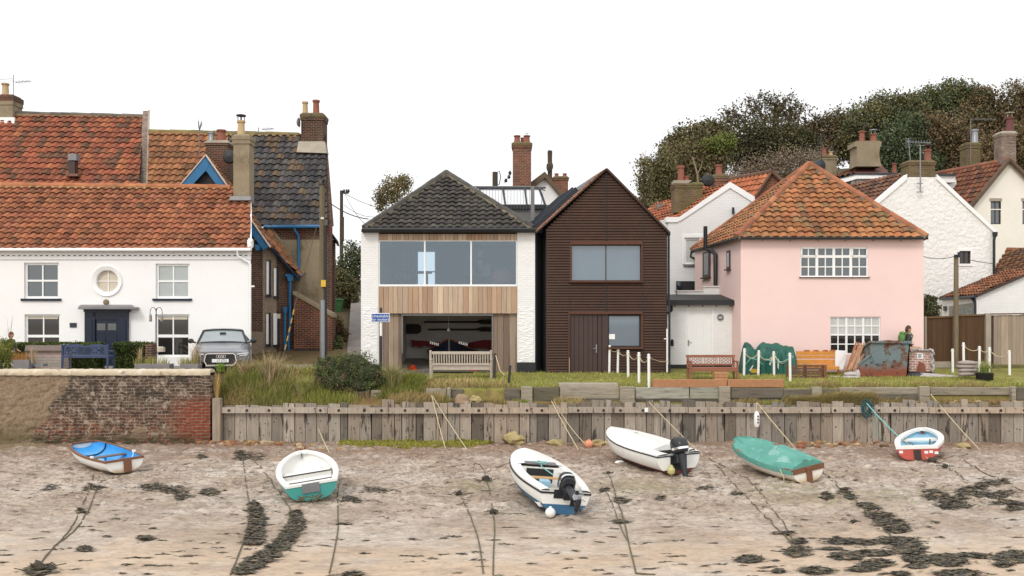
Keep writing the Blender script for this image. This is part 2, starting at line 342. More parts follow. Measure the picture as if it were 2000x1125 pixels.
def win(parent,x0,y0,x1,y1,Y,mf,mp,rec=.07,fw=.06,vb=(),hb=(),bw=.03,sill=None,dep=.06,name='window',label=None):
    X0,X1,Z0,Z1=RX(x0,Y),RX(x1,Y),RZ(y1,Y),RZ(y0,Y); a=Y+rec; b=a+dep; m=MB()
    m.box(X0,X0+fw,a,b,Z0,Z1); m.box(X1-fw,X1,a,b,Z0,Z1); m.box(X0+fw,X1-fw,a,b,Z1-fw,Z1); m.box(X0+fw,X1-fw,a,b,Z0,Z0+fw)
    for t in vb:
        t,w=t if isinstance(t,tuple) else (t,bw); x=X0+(X1-X0)*t; m.box(x-w/2,x+w/2,a+.008,b-.008,Z0+fw,Z1-fw)
    for t in hb:
        t,w=t if isinstance(t,tuple) else (t,bw); z=Z1-(Z1-Z0)*t; m.box(X0+fw,X1-fw,a+.004,b-.012,z-w/2,z+w/2)
    o=m.build(name,mf,parent)
    if label: o['label']=label
    g=MB(); g.poly([(X0+.01,b-.02,Z0+.01),(X1-.01,b-.02,Z0+.01),(X1-.01,b-.02,Z1-.01),(X0+.01,b-.02,Z1-.01)]); g.build('pane',mp,o)
    if sill:
        k=MB(); k.box(X0-sill[1],X1+sill[1],Y-.07,a-.003,Z0-sill[2],Z0-.003); k.build('sill',sill[0],o)
    return o
def pot(parent,x,y0,y1,w,Y,mt,cowl=None,flare=True):
    """a chimney pot whose foot is at photo row y1"""
    r=w/2*Y/F; h=(y1-y0)*Y/F; b=W(x,y1,Y)-Vector((0,0,.06)); m=MB(); h+=.06
    m.lathe([(r*1.15,0),(r*1.15,.05),(r,.08),(r*.88,h*.85),(r*1.12,h*.87),(r*1.12,h),(r*.75,h),(r*.7,h-.1)],b,12)
    o=m.build('chimney_pot',mt,parent,True)
    if cowl:
        c=MB(); t=b+Vector((0,0,h))
        for k in range(4): a=k*pi/2+.4; c.tube([t+Vector((cos(a)*r*.8,sin(a)*r*.8,-.03)),t+Vector((cos(a)*r*.8,sin(a)*r*.8,.2))],.018,5)
        c.lathe([(r*1.3,.19),(r*1.3,.23),(r*.4,.27)],t,12); c.build('cowl',cowl,o)
    return o
def stack(parent,x0,y0,x1,y1,Y,d,mt,capm=None,caph=.14,caps=.06,label=None):
    """chimney shaft with a corbelled cap, photo box, depth d"""
    m=MB(); X0,X1,Z0,Z1=RX(x0,Y),RX(x1,Y),RZ(y1,Y),RZ(y0,Y); m.box(X0+caps,X1-caps,Y+caps,Y+d-caps,Z0,Z1-caph)
    m.box(X0+caps*.4,X1-caps*.4,Y+caps*.4,Y+d-caps*.4,Z1-caph*1.7,Z1-caph); o=m.build('chimney',mt,parent)
    if label: o['label']=label
    c=MB(); c.box(X0,X1,Y,Y+d,Z1-caph,Z1-.05); c.prism([(X0+.03,Y+.03,Z1-.05),(X1-.03,Y+.03,Z1-.05),(X1-.1,Y+.12,Z1+.03),(X0+.1,Y+.12,Z1+.03)],(0,d-.2,0)); c.build('cap',capm or mt,o,bevel=.015)
    return o
def aerial(parent,x,y0,y1,Y,boom,n=7,name='aerial'):
    m=MB(); m.tube([W(x,y1,Y),W(x,y0,Y)],.022,6); p,q=W(boom[0],boom[1],Y),W(boom[2],boom[3],Y); m.tube([p,q],.014,5)
    for i in range(n):
        c=p.lerp(q,(i+.3)/n); m.tube([c-Vector((.06,.3,.0)),c+Vector((.06,.3,.0))],.008,4); m.tube([c-Vector((0,0,.07)),c+Vector((0,0,.07))],.008,4)
    return m.build(name,mat['grey_metal'],parent)
def gutter(parent,pts,r,mt,name='gutter'):
    m=MB(); m.tube(pts,r,8); return m.build(name,mt,parent,True)
# ---------------------------------------------------------------- the setting: mud, banks, hill, walls
def sst(a,b,x):
    t=np.clip((x-a)/(b-a),0,1); return t*t*(3-2*t)
_T=NR.random((256,256))
def vnoise(x,y):
    xi=np.floor(x).astype(int);yi=np.floor(y).astype(int);fx=x-xi;fy=y-yi;fx=fx*fx*(3-2*fx);fy=fy*fy*(3-2*fy)
    g=lambda a,b:_T[a%256,b%256]
    return (g(xi,yi)*(1-fx)+g(xi+1,yi)*fx)*(1-fy)+(g(xi,yi+1)*(1-fx)+g(xi+1,yi+1)*fx)*fy
def fbm(x,y,s,o=4):
    v=0;a=.5
    for k in range(o): v=v+a*vnoise(x*s+k*17.3,y*s+k*9.1); s*=2.07; a*=.5
    return v/(1-.5**o)
def gz(X,Y):
    X=np.asarray(X,float);Y=np.asarray(Y,float)
    lawn=1.62+.05*(np.minimum(Y,36)-29.5)+.06*(fbm(X,Y,.5,3)-.5)
    left=2.05+0*X; k=sst(-3.2,-8.2,X); top=lawn*(1-k)+left*k
    low=1.10+.10*fbm(X+40,Y,1.5,3)
    f_t=sst(29.28,29.42,Y); f_b=sst(28.6,30.3,Y); kb=sst(-1.6,-3.4,X); kw=sst(-9.3,-9.6,X)
    f=f_t*(1-kb)+f_b*kb; f=f*(1-kw)+kw
    z=low*(1-f)+top*f
    z=z-.22*(1-sst(28.6,28.8,Y))
    back=np.maximum(Y-36,0); z=z+.13*np.minimum(back,34)
    z=z+13*sst(54,92,Y)*sst(5,28,X)
    return z
def gzs(x,y): return float(gz(x,y))
def gridmesh(name,xs,ys,zf,mt,kind='structure'):
    X,Y=np.meshgrid(xs,ys); Z=zf(X,Y); n,m=X.shape; me=bpy.data.meshes.new(name)
    me.vertices.add(n*m); me.vertices.foreach_set('co',np.stack([X,Y,Z],-1).astype(np.float32).ravel())
    i=np.arange((n-1)*(m-1)); r=i//(m-1); c=i%(m-1); a=r*m+c; q=np.stack([a,a+1,a+m+1,a+m],-1)
    me.loops.add(q.size); me.loops.foreach_set('vertex_index',q.ravel().astype(np.int32)); me.polygons.add(len(q)); me.polygons.foreach_set('loop_start',np.arange(0,q.size,4,dtype=np.int32)); me.polygons.foreach_set('loop_total',np.full(len(q),4,dtype=np.int32)); me.update()
    o=finish(me,name,mt,None,None,True); return tag(o,kind=kind)
def mudz(X,Y):
    big=.07*(fbm(X,Y,.45,3)-.5); rough=sst(14.6,19.5,Y+3*(fbm(X+9,Y,.25,2)-.5)); rough=.25+.75*rough
    lump=np.maximum(fbm(X*.7+3,Y*1.25,5.2,3)-.49,0)*.24; return big+lump*rough+.015*rough*(fbm(X,Y,13,2)-.5)
# mud material
s=Mt('tidal_mud',.5,0,.5); p=s.pos(); x,y,z=s.sep(p)
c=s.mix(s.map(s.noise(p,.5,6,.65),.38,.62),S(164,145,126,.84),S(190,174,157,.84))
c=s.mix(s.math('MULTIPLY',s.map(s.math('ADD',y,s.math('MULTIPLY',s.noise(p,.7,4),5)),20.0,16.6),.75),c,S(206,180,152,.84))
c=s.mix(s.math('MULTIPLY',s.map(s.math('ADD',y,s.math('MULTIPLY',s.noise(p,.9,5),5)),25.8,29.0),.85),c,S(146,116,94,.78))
pa=s.pos(.55,1,1)
wet=s.map(s.noise(s.pos(.6,1,1),.42,6,.68),.47,.62)
c=s.mix(s.math('MULTIPLY',wet,.45),c,S(208,198,187,.92))  # wet patches are also paled in colour, a painted sheen
far=s.map(y,15.0,20.0,.30,1)
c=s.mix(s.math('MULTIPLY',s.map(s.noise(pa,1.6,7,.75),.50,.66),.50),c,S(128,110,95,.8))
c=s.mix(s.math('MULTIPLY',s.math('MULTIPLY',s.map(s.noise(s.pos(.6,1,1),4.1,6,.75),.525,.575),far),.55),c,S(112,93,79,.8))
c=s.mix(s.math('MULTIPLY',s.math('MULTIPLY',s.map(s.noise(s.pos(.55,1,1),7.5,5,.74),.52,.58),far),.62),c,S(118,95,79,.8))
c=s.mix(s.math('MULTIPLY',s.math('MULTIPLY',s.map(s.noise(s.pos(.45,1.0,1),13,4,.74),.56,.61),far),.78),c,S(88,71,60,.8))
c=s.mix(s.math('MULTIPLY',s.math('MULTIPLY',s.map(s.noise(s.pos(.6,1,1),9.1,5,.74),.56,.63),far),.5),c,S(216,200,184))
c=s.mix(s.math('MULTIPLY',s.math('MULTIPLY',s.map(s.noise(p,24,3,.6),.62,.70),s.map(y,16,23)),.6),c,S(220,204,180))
gr=None
for gx,gy,ra in ((6.4,20.2,1.7),(8.6,19.9,1.5),(2.9,20.8,1.3),(-.8,21,.9),(-15.0,27.7,1.4)):
    d=s.n('VectorMath',operation='DISTANCE'); s.l(p,d.inputs[0]); d.inputs[1].default_value=(gx,gy,0); g=s.map(s.math('ADD',d.outputs['Value'],s.math('MULTIPLY',s.noise(p,1.5,4),1.3)),ra+.9,ra*.4+.4); gr=g if gr is None else s.math('MAXIMUM',gr,g)
c=s.mix(s.math('MULTIPLY',s.math('MULTIPLY',gr,s.map(s.noise(p,4,5,.7),.40,.62)),.62),c,S(122,118,66))
s.l(s.map(s.math('ADD',s.math('MULTIPLY',wet,.6),s.noise(p,2.5,5)),.45,1.15,.66,.20),s.b.inputs['Roughness'])
s.bump(s.noise(pa,18,5,.65),.55,.03); mat['mud']=s.out(c)
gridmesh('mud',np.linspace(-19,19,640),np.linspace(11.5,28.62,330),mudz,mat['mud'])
o=gridmesh('mud',np.linspace(-900,900,31),np.concatenate([np.linspace(-900,11.5,20)]),lambda X,Y:0*X-.12,mat['mud'])
for sx in(-1,1): gridmesh('mud',np.sort(np.array([sx*19.0,sx*900.0])),np.array([11.5,28.62]),lambda X,Y:0*X-.12,mat['mud'])
# ground behind the walls
s=Mt('turf_soil',.95,0,.2); p=s.pos(); x,y,z=s.sep(p)
c=s.mix(s.map(s.noise(p,1.6,6,.7),.35,.65),S(124,128,58),S(150,142,84))
c=s.mix(s.math('MULTIPLY',s.map(s.noise(p,3,5,.7),.5,.62),.6),c,S(112,88,62))
c=s.mix(s.map(x,-4.6,-6.4),c,s.mix(s.noise(p,9,4),S(92,74,52),S(120,104,70)))
c=s.mix(s.math('MULTIPLY',s.map(y,29.5,29.2),.7),c,S(126,92,66))
c=s.mix(s.math('MULTIPLY',s.map(y,48,56),.9),c,S(64,58,36)); s.bump(s.noise(p,12,5),.6,.05); mat['soil']=s.out(c)
gridmesh('ground',np.linspace(-24,24,321),np.concatenate([np.linspace(28.6,30.6,24),np.linspace(30.75,40,40)]),gz,mat['soil'])
gridmesh('ground',np.linspace(-24,24,41),np.linspace(40,120,41),gz,mat['soil'])
for sx in(-1,1): gridmesh('ground',np.sort(np.array([sx*24.,sx*40,sx*70,sx*120,sx*600])),np.array([28.6,36,45,54,60,66,72,80,92,120]),gz,mat['soil'])
gridmesh('hill',np.linspace(-600,600,25),np.array([120.,200,400,900]),lambda X,Y:gz(X,Y)-.0,mat['soil'])
# forecourt in front of the white cottage and the lane climbing between the houses
mat['tarmac']=M('worn_tarmac',S(140,132,126),.9,.15,1.5,.4,30,stain=[(S(100,94,88),.8,.52,.7,.5)])
gridmesh('road',np.linspace(-18,-9.62,24),np.linspace(28.9,36,22),lambda X,Y:gz(X,Y)+.015,mat['tarmac']); gridmesh('road',np.linspace(-9.62,-7.2,8),np.linspace(30.9,36,16),lambda X,Y:gz(X,Y)+.015,mat['tarmac'])
m=MB(); rows=[]
for k in range(15):
    Yk=33.6+k*2.0; xl=-6.15-(Yk-34)*.165; rows.append([Vector((xl+w*3.2/6,Yk,gzs(xl+w*3.2/6,Yk)+.02+(.6*k*k/196))) for w in range(7)])
m.grid(rows); tag(m.build('lane',mat['tarmac'],smooth=True),kind='structure')
# ---- brick sea wall
s=Mt('old_sea_wall',.92,0,.25); p=s.pos(); x,y,z=s.sep(p)
wv=s.n('VectorMath',operation='MULTIPLY_ADD'); nz=s.n('TexNoise'); s.l(p,nz.inputs['Vector']); nz.inputs['Scale'].default_value=2.6; nz.inputs['Detail'].default_value=4
s.l(nz.outputs['Color'],wv.inputs[0]); wv.inputs[1].default_value=(.16,.0,.13); s.l(p,wv.inputs[2]); sx=s.sep(wv.outputs[0]); cv=s.n('CombineXYZ'); s.l(sx[0],cv.inputs[0]); s.l(sx[2],cv.inputs[1])
b=s.n('TexBrick'); s.l(cv.outputs[0],b.inputs['Vector']); b.inputs['Scale'].default_value=1
for a,v in (('Brick Width',.27),('Row Height',.098),('Mortar Size',.017),('Mortar Smooth',.5),('Bias',-.1)): b.inputs[a].default_value=v
lowz=s.map(s.math('ADD',z,s.math('MULTIPLY',s.noise(p,1.2,5,.7),1.5)),2.2,1.0)
s.l(s.mix(lowz,S(104,86,74),S(134,78,56)),b.inputs['Color1']); s.l(s.mix(lowz,S(76,66,60),S(92,66,52)),b.inputs['Color2'])
s.l(s.mix(s.noise(p,3,4),S(176,160,142),S(118,102,86)),b.inputs['Mortar'])
c=s.mul(b.outputs['Color'],s.map(s.noise(p,6,5,.75),.25,.75,.5,1.45))
c=s.mix(s.math('MULTIPLY',s.map(s.noise(p,2.3,6,.75),.49,.60),.75),c,S(66,58,50))
c=s.mix(s.math('MULTIPLY',s.map(s.noise(p,3.6,6,.78),.525,.60),.75),c,S(186,170,150))
c=s.mix(s.math('MULTIPLY',s.map(s.noise(p,1.5,6,.72),.52,.60),s.math('MULTIPLY',lowz,.6)),c,S(158,140,118))
red=s.math('MULTIPLY',s.map(s.math('ADD',x,s.math('MULTIPLY',s.noise(p,1.6,5),1.3)),-10.0,-9.3),s.map(s.math('ADD',z,s.math('MULTIPLY',s.noise(p,2,4),.6)),1.95,1.4))
rb=s.mix(b.outputs['Fac'],s.mix(s.noise(p,7,4),S(160,78,54),S(112,60,46)),S(140,116,98)); c=s.mix(red,c,rb)
c=s.mix(s.math('MULTIPLY',s.map(z,.45,.05),s.map(s.noise(p,3,5,.7),.35,.6)),c,S(74,68,46))
rd=s.mul(s.mix(s.noise(p,5,5,.7),S(164,142,118),S(126,107,86)),s.map(s.noise(p,14,4),.3,.7,.75,1.25)); rd=s.mix(s.math('MULTIPLY',s.map(z,.9,.1),.7),rd,S(98,88,60))
mk=s.map(s.math('SUBTRACT',s.math('ADD',x,s.math('MULTIPLY',s.noise(p,1.4,6,.75),2.2)),s.math('MULTIPLY',z,.62)),-13.6,-13.85)
c=s.mix(mk,c,rd); s.bump(s.math('SUBTRACT',s.math('MULTIPLY',s.noise(p,9,5,.7),1.4),s.math('MULTIPLY',b.outputs['Fac'],s.math('SUBTRACT',1,mk))),.8,.03); mat['seawall']=s.out(c)
w=thing('brick_sea_wall','old weathered brick sea wall with pale coping and a patch of brown render','wall',(-12.5,28.5,0))
m=MB(); Xa,Xb=-19.0,RX(411,28.3); rows=[]
for k in range(29):
    zz=-.25+2.43*k/28; rows.append([Vector((Xa+(Xb-Xa)*i/120,28.3+.10*(1-k/28)*-.6+.05*(noise.noise(Vector((i*.5,k*.6,1)))),zz)) for i in range(121)])
m.grid(rows); m.poly([(Xb,28.26,-.25),(Xb,28.75,-.25),(Xb,28.75,2.18),(Xb,28.3,2.18)]); m.poly([(Xa,28.75,-.25),(Xb,28.75,-.25),(Xb,28.75,2.18),(Xa,28.75,2.18)]); m.build('brickwork',mat['seawall'],w)
mat['coping']=M('lichened_coping',S(206,190,164),.9,.14,3,.5,14,stain=[(S(122,106,84),2.2,.53,.68,.75),(S(235,226,210),3.2,.56,.66,.6),(S(190,165,100),4,.62,.7,.5)])
m=MB(); rows=[]
for i in range(141):
    X=Xa+(Xb-Xa)*i/140; j=.012*noise.noise(Vector((i*.4,0,0))); pr=[(28.24,2.10),(28.22,2.17),(28.25,2.24),(28.36,2.285),(28.52,2.29),(28.70,2.26),(28.8,2.17),(28.8,2.1)]
    rows.append([Vector((X,a+j*.7,b+j+.01*noise.noise(Vector((i*.9,a*9,3))))) for a,b in pr])
m.grid(rows); m.poly(rows[-1]); m.build('coping',mat['coping'],w,True)
# ---- timber piling with its rail
def greywood(r,lo=.66,hi=1.12,tint=0):
    b=r.uniform(lo,hi); t=r.uniform(-.05,.06)+tint; c=S(170,157,142); return (c[0]*b*(1+t),c[1]*b,c[2]*b*(1-t))
w=thing('timber_piling','long grey wall of upright timber piles with a bolted rail above the mud','retaining wall',(0,28.5,0))
r=random.Random(3); m=MB(); x=416
while x<2075:
    wd_=22.6*r.choice((.62,.9,1,1,1.05,1.1)); X0,X1=RX(x,28.5),RX(x+wd_-1.3,28.5); m.col=greywood(r) if r.random()>.2 else greywood(r,.34,.66); dy=r.uniform(-.02,.02)
    yt=786+r.uniform(-6,6)*(1 if r.random()<.6 else .4)+ (6 if x<540 else 0); zt=RZ(yt,28.5); lean=r.uniform(-.012,.012); hole=X0+(X1-X0)*r.random()
    pts=[(X0,28.5+dy,-.25),(X1,28.5+dy,-.25),(X1+lean,28.5+dy,zt-r.uniform(0,.03)),(X0+lean,28.5+dy,zt)]; m.prism(pts,(0,.09,0))
    for k in range(2):
        c_=m.col; m.col=(.025,.022,.02); hx=X0+(X1-X0)*r.uniform(.2,.8); hz=r.uniform(.15,.85); m.box(hx-.012,hx+.012,28.485+dy,28.53+dy,hz-.014,hz+.014); m.col=c_
    x+=wd_
m.col=(.03,.026,.022); m.box(RX(416,28.6),RX(2080,28.6),28.62,28.66,-.2,RZ(800,28.6)); m.build('planking',mat['wood_grey'],w)
x=430; m=MB()
while x<2075:
    L=r.choice((235,260,210)); e=min(x+L,2080); Y=28.36; m.col=greywood(r,.98,1.22,.03); dz=r.uniform(-.012,.012); X0,X1=RX(x,Y),RX(e-1.5,Y)
    m.box(X0,X1,Y,Y+.125,RZ(807,Y)+dz,RZ(796,Y)+dz); m.col=(.03,.028,.026)
    for k in range(int(L/42)):
        bx=X0+(X1-X0)*(k+r.uniform(.25,.75))/(L/42); m.lathe([(.042,0),(.042,.02),(.02,.028)],(bx,Y-.0,RZ(801.5,Y)),8,Matrix(((1,0,0),(0,0,-1),(0,1,0))))
    x=e
m.build('rail',mat['wood_grey'],w)
m=MB(); m.col=greywood(r,.75,.85); m.box(RX(415,28.3),RX(431,28.3),28.27,28.5,-.2,RZ(778,28.3)); m.build('post',mat['wood_grey'],w,bevel=.015)
m=MB(); m.col=(.75,.74,.7); m.box(RX(1259,28.34),RX(1266,28.34),28.335,28.362,RZ(805,28.3),RZ(797,28.3)); m.build('marker_plate',mat['paint'],w)
# ---- sleepers stepped back above it
w=thing('sleeper_wall','low retaining wall of weathered sleepers and stub posts above the timber piles','retaining wall',(2,29.3,1.2))
def sl(a,b,c,d,col,Y=29.3,dep=.2,n='sleeper'):
    m=MB(); m.col=col; m.pbox(a,b,c,d,Y+r.uniform(-.02,.02),dep); return m.build(n,mat['wood_h'],w,bevel=.02)
GW,GD=S(160,150,132),S(112,104,92)
for a,b,c,d,k in ((690,762,722,786,GD),(724,762,745,784,GW),(832,759,872,782,GW),(872,760,905,782,GD),(985,759,1016,781,GD),(1041,757,1092,787,S(104,98,80)),(1094,757,1210,779,GW),(1094,779,1210,792,GD),(1241,757,1346,779,S(170,166,152)),(1348,757,1404,779,S(160,158,142)),(1241,779,1404,790,S(90,84,74)),(1428,758,1530,778,GD),(1428,778,1530,790,S(88,82,72)),(1530,760,1640,780,GD),(1640,757,1796,770,GW),(1640,770,1796,786,GD),(1818,757,1976,772,S(150,140,122)),(1985,757,2075,782,GD)):
    sl(a,b,c,d,k)
for a,b,c,d in ((1018,755,1040,792),(1211,755,1240,790),(1405,755,1427,792),(1587,756,1606,790),(1797,755,1817,786),(1977,755,1985,784),(873,757,880,786)): sl(a,b,c,d,GW,29.18,.2,'post')
o=thing('timber_beam','two new orange-brown sleepers laid end to end on the lawn edge','beam',W(1400,757,29.35))
for a,c in ((1275,1420),(1421.5,1531)):
    m=MB(); m.col=S(176,126,88); m.pbox(a,741.5,c,756.5,29.35,.2); m.build('sleeper',mat['wood'],o,bevel=.012)
m=MB(); m.pbox(1092,749,1207,756.8,29.4,.55); tag(m.build('concrete_slab',mat['concrete'],bevel=.02,loc=W(1150,757,29.5)),'long pale concrete slab on the lawn edge below the brown house','slab')
# ---------------------------------------------------------------- left-hand houses
OR=[S(112,70,54),S(138,80,58),S(158,90,64),S(172,98,68),S(164,98,72),S(186,114,82)]
OR2=[S(116,76,56),S(136,88,62),S(156,96,66),S(172,108,74),S(138,102,72)]
DK=[S(62,62,66),S(78,76,78),S(92,86,84),S(70,66,66),S(108,84,72),S(84,80,82)]
# ---- white rendered cottage
h=thing('cottage','white rendered cottage with orange pantile roof, navy door and round window','house',(-14,35,2.0)); Y=35.0
m=MB(); pwall(m,Y,-70,500,490,740,[(47,513,115,583),(304,515,370,583),(48,614,117,690),(303,614,370,697),(188,549-21,230,549+21)],.16)
m.poly([W(490,500,35),W(490,740,35),W(490,740,41),W(490,500,41)]); m.prism([W(490,500,35.02),W(490,487,35.02),W(490,365,38.0),W(490,487,41)],(-.02,0,0)); m.build('wall',mat['white_render'],h)
m=MB(); m.pbox(-70,489,490,498,34.93,.07); m.pbox(-70,500,490,506.5,34.95,.05)
for k in range(52):
    x=-68+k*10.8; m.pbox(x,498.2,x+5.6,501.8,34.94,.06)
m.build('cornice',mat['white_paint'],h)
gutter(h,[W(-70,487.5,34.72),W(489,487.5,34.72)],.065,mat['white_paint'])
m=MB(); m.tube([W(463,489,34.72),W(465,500,34.8),W(485,512,34.9),W(488.5,516,34.9),W(488.5,705,34.9)],.045,8); m.tube([W(490,560,34.9),W(497,559,34.9)],.035,6); m.lathe([(.10,0),(.12,.05),(.12,.28),(.06,.36)],W(489,484,34.9),10); m.build('downpipe',mat['white_paint'],h,True)
e0,e1,r1,r0=W(-75,487,34.72),W(489.5,488,34.72),W(489.5,366,38),W(-75,361,38)
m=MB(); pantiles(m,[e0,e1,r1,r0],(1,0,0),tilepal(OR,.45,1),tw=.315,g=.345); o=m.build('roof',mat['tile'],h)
m=MB(); m.col=(.06,.02,.012); m.prism([W(-75,363,38.1),W(489,367,38.1),W(489,480,41.3),W(-75,480,41.3)],(0,0,-.1)); m.build('back_slope',mat['tile'],o)
m=MB(); ridge(m,W(-75,361,38),W(449,366.5,38),.13,tilepal([S(200,120,84),S(188,108,74)],.4,2),.42,bed=S(190,165,110)); m.build('ridge',mat['tile'],o)
m=MB(); m.col=(.8,.79,.77); m.prism([W(488.5,489,34.75),W(491.5,489,34.75),W(491.5,388,37.5),W(488.5,388,37.5)],(0,0,.05)); m.build('verge',mat['paint'],o)
for b,bl in (((47,513,115,583),False),((304,515,370,583),True)):
    win(h,*b,Y,mat['white_paint'],mat['glass_pale'] if bl else mat['glass'],.09,.085,vb=((.5,.05),),hb=((.5,.07),),sill=(mat['navy'],.1,.09))
    if bl: pass
f=win(h,48,614,117,690,Y,mat['white_paint'],mat['glass_dark'],.09,.075,vb=((.5,.045),),hb=((.56,.10),))
m=MB(); m.pbox(53,618,113,623,35.12,.02); m.build('blind',mat['blind'],f)
f=win(h,303,614,370,697,Y,mat['white_paint'],mat['glass_dark'],.09,.075,vb=((.5,.045),),hb=((.51,.11),))
m=MB(); m.pbox(308,618,366,624,35.12,.02); m.build('blind',mat['blind'],f)
m=MB(); m.lathe([(.19,0),(.19,.16),(.09,.2)],W(313,687,35.11),10); m.build('lamp_shade',mat['blind'],f)
# round window
RY=Matrix(((1,0,0),(0,0,-1),(0,1,0)))
m=MB(); c=W(209,549,34.99); rr=.36
for k in range(40):
    a,b=2*pi*k/40,2*pi*(k+1)/40
    for (r0_,y0_),(r1_,y1_) in (((.44,0),(.57,-.05)),((.57,-.05),(.60,.03)),((.44,0),(.42,.14))):
        m.poly([c+Vector((cos(a)*r0_,y0_,sin(a)*r0_)),c+Vector((cos(b)*r0_,y0_,sin(b)*r0_)),c+Vector((cos(b)*r1_,y1_,sin(b)*r1_)),c+Vector((cos(a)*r1_,y1_,sin(a)*r1_))])
    for q in (1,): pass
m.box(c.x-.016,c.x+.016,35.10,35.13,c.z-.42,c.z+.42); m.box(c.x-.42,c.x+.42,35.105,35.125,c.z-.016,c.z+.016)
f=m.build('round_window',mat['white_paint'],h)
m=MB(); m.poly([c+Vector((cos(2*pi*k/32)*.46,.14,sin(2*pi*k/32)*.46)) for k in range(32)]); m.build('pane',mat['blind'],f)
# fill between round hole and square opening
m=MB(); X0,X1,Z0,Z1=RX(188,Y),RX(230,Y),RZ(570,Y),RZ(528,Y)
for k in range(40):
    a,b=2*pi*k/40,2*pi*(k+1)/40; sq=lambda t:Vector((cos(t),0,sin(t)))*.43/max(abs(cos(t)),abs(sin(t)))
    m.poly([c+Vector((cos(a)*.42,.012,sin(a)*.42)),c+Vector((cos(b)*.42,.012,sin(b)*.42)),c+sq(b)+Vector((0,.012,0)),c+sq(a)+Vector((0,.012,0))])
m.build('window_surround',mat['white_render'],h)
m=MB(); m.lathe([(.11,0),(.11,.03),(.07,.05)],W(207.5,590,34.995),16,RY); m.build('medallion',mat['render_grey'],h)
# front door
m=MB(); m.pbox(165,608,185,745,34.86,.14); m.pbox(231,608,249,745,34.86,.14); m.pbox(185,608,231,624,34.88,.12); m.pbox(163,603,251,609,34.8,.2)
for x0 in (166.5,232.5): m.pbox(x0,610,x0+16,617,34.83,.03); m.pbox(x0+3,626,x0+13,716,34.84,.02)
f=m.build('door_frame',mat['navy'],h)
m=MB(); m.pbox(152,600,263,604,34.55,.45); m.prism([W(153,600,34.57),W(262,600,34.57),W(258,596.5,34.98),W(157,596.5,34.98)],(0,0,.03)); m.build('door_hood',mat['lead'],h,bevel=.01)
m=MB(); m.pbox(185,624,231,745,34.93,.06)
for a,b,cc,d in ((189,650,206,652),(211,650,228,652),(189,654,206,676),(211,654,228,676),(189,684,206,716),(211,684,228,716)): m.pbox(a,b,cc,d,34.915,.02)
o=m.build('door',mat['navy'],h)
m=MB(); m.pbox(189.5,632,206,645,34.912,.015); m.pbox(210.5,632,227,645,34.912,.015); m.build('door_glass',mat['glass'],o)
m=MB(); m.pbox(136,630.5,149,639.5,34.97,.03); m.build('house_plaque',mat['zinc'],h)
# chimney of the cottage
o=stack(h,452,262,489,392,37.1,.8,mat['render_grey'],mat['render_grey'],.22)
m=MB(); m.prism([W(447,391,37.02),W(489.3,391,37.02),W(489.3,383,37.06),W(450,383,37.06)],(0,.5,0)); m.build('flashing',mat['lead'],o)
pot(o,471,236,263,15,37.5,mat['pot_cream'],mat['brown_paint'])
# ---- tall red-roofed house behind
h=thing('house','tall house with a big red pantile roof behind the white cottage','house',(-23,41,2.0))
a0,a1,b1,b0=W(-80,395,41),W(270,397,41),W(279,228,46),W(-80,219,46)
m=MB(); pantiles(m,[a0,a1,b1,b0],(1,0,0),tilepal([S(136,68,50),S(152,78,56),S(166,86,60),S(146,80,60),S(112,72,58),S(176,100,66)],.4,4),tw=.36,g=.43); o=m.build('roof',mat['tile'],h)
m=MB(); ridge(m,W(-80,219,46),W(279,228,46),.13,tilepal([S(120,112,98),S(98,92,84)],.4,2),.5,bed=S(150,130,104)); m.build('ridge',mat['tile'],o)
m=MB(); m.col=(.06,.02,.012); m.prism([W(-80,230,46.2),W(279,235,46.2),W(279,420,51),W(-80,420,51)],(0,0,-.1)); m.build('back_slope',mat['tile'],o)
m=MB(); X0=RX(-80,41.3); m.box(X0,RX(268,41.3),41.3,50.5,1.9,RZ(405,41.3)); m.build('wall',mat['brick_red'],h)
m=MB(); Ya,Yb=41.2,46.0; P=[W(270,404,Ya),W(288,404,Ya)]
m.prism([W(268,420,Ya),W(288,420,Ya),W(291.5,217,Yb),W(279,217,Yb)],(0,0,-.9)); m.prism([W(279,216.5,Yb),W(292,216.5,Yb),W(292,420,Yb+4.6),W(279,420,Yb+4.6)],(0,0,-.9)); m.build('parapet',mat['brick_pale'],h)
m=MB(); m.prism([W(284.5,404,Ya-.05),W(289,404,Ya-.05),W(293,217,Yb),W(289,217,Yb)],(0,0,.06)); m.build('parapet_coping',mat['concrete'],h)
o=stack(h,-30,184,26,246,45.6,1.0,mat['render_grey'],mat['brick_dark'],.3)
m=MB(); m.pbox(-30,229,28,246,45.5,.1); m.build('flashing',mat['white_paint'],o)
pot(o,10.5,163,185,13,46,mat['pot_cream']); aerial(o,26,146,212,45.7,(30,161,61,158),5); 
m=MB(); m.tube([W(24,154,45.7),W(-6,155,45.7)],.014,5); m.build('aerial',mat['grey_metal'],o)
m=MB(); m.pbox(133.5,312,146,341,42.15,.32); o=m.build('roof_vent',mat['brown_paint'],h); m=MB(); m.pbox(132.5,300,149,313,42.1,.4); m.build('vent_cap',mat['lead'],o); m=MB(); m.prism([W(128,344,42.05),W(152,344,42.05),W(152,339,42.1),W(128,339,42.1)],(0,.4,0)); m.build('vent_base',mat['brick_red'],o)
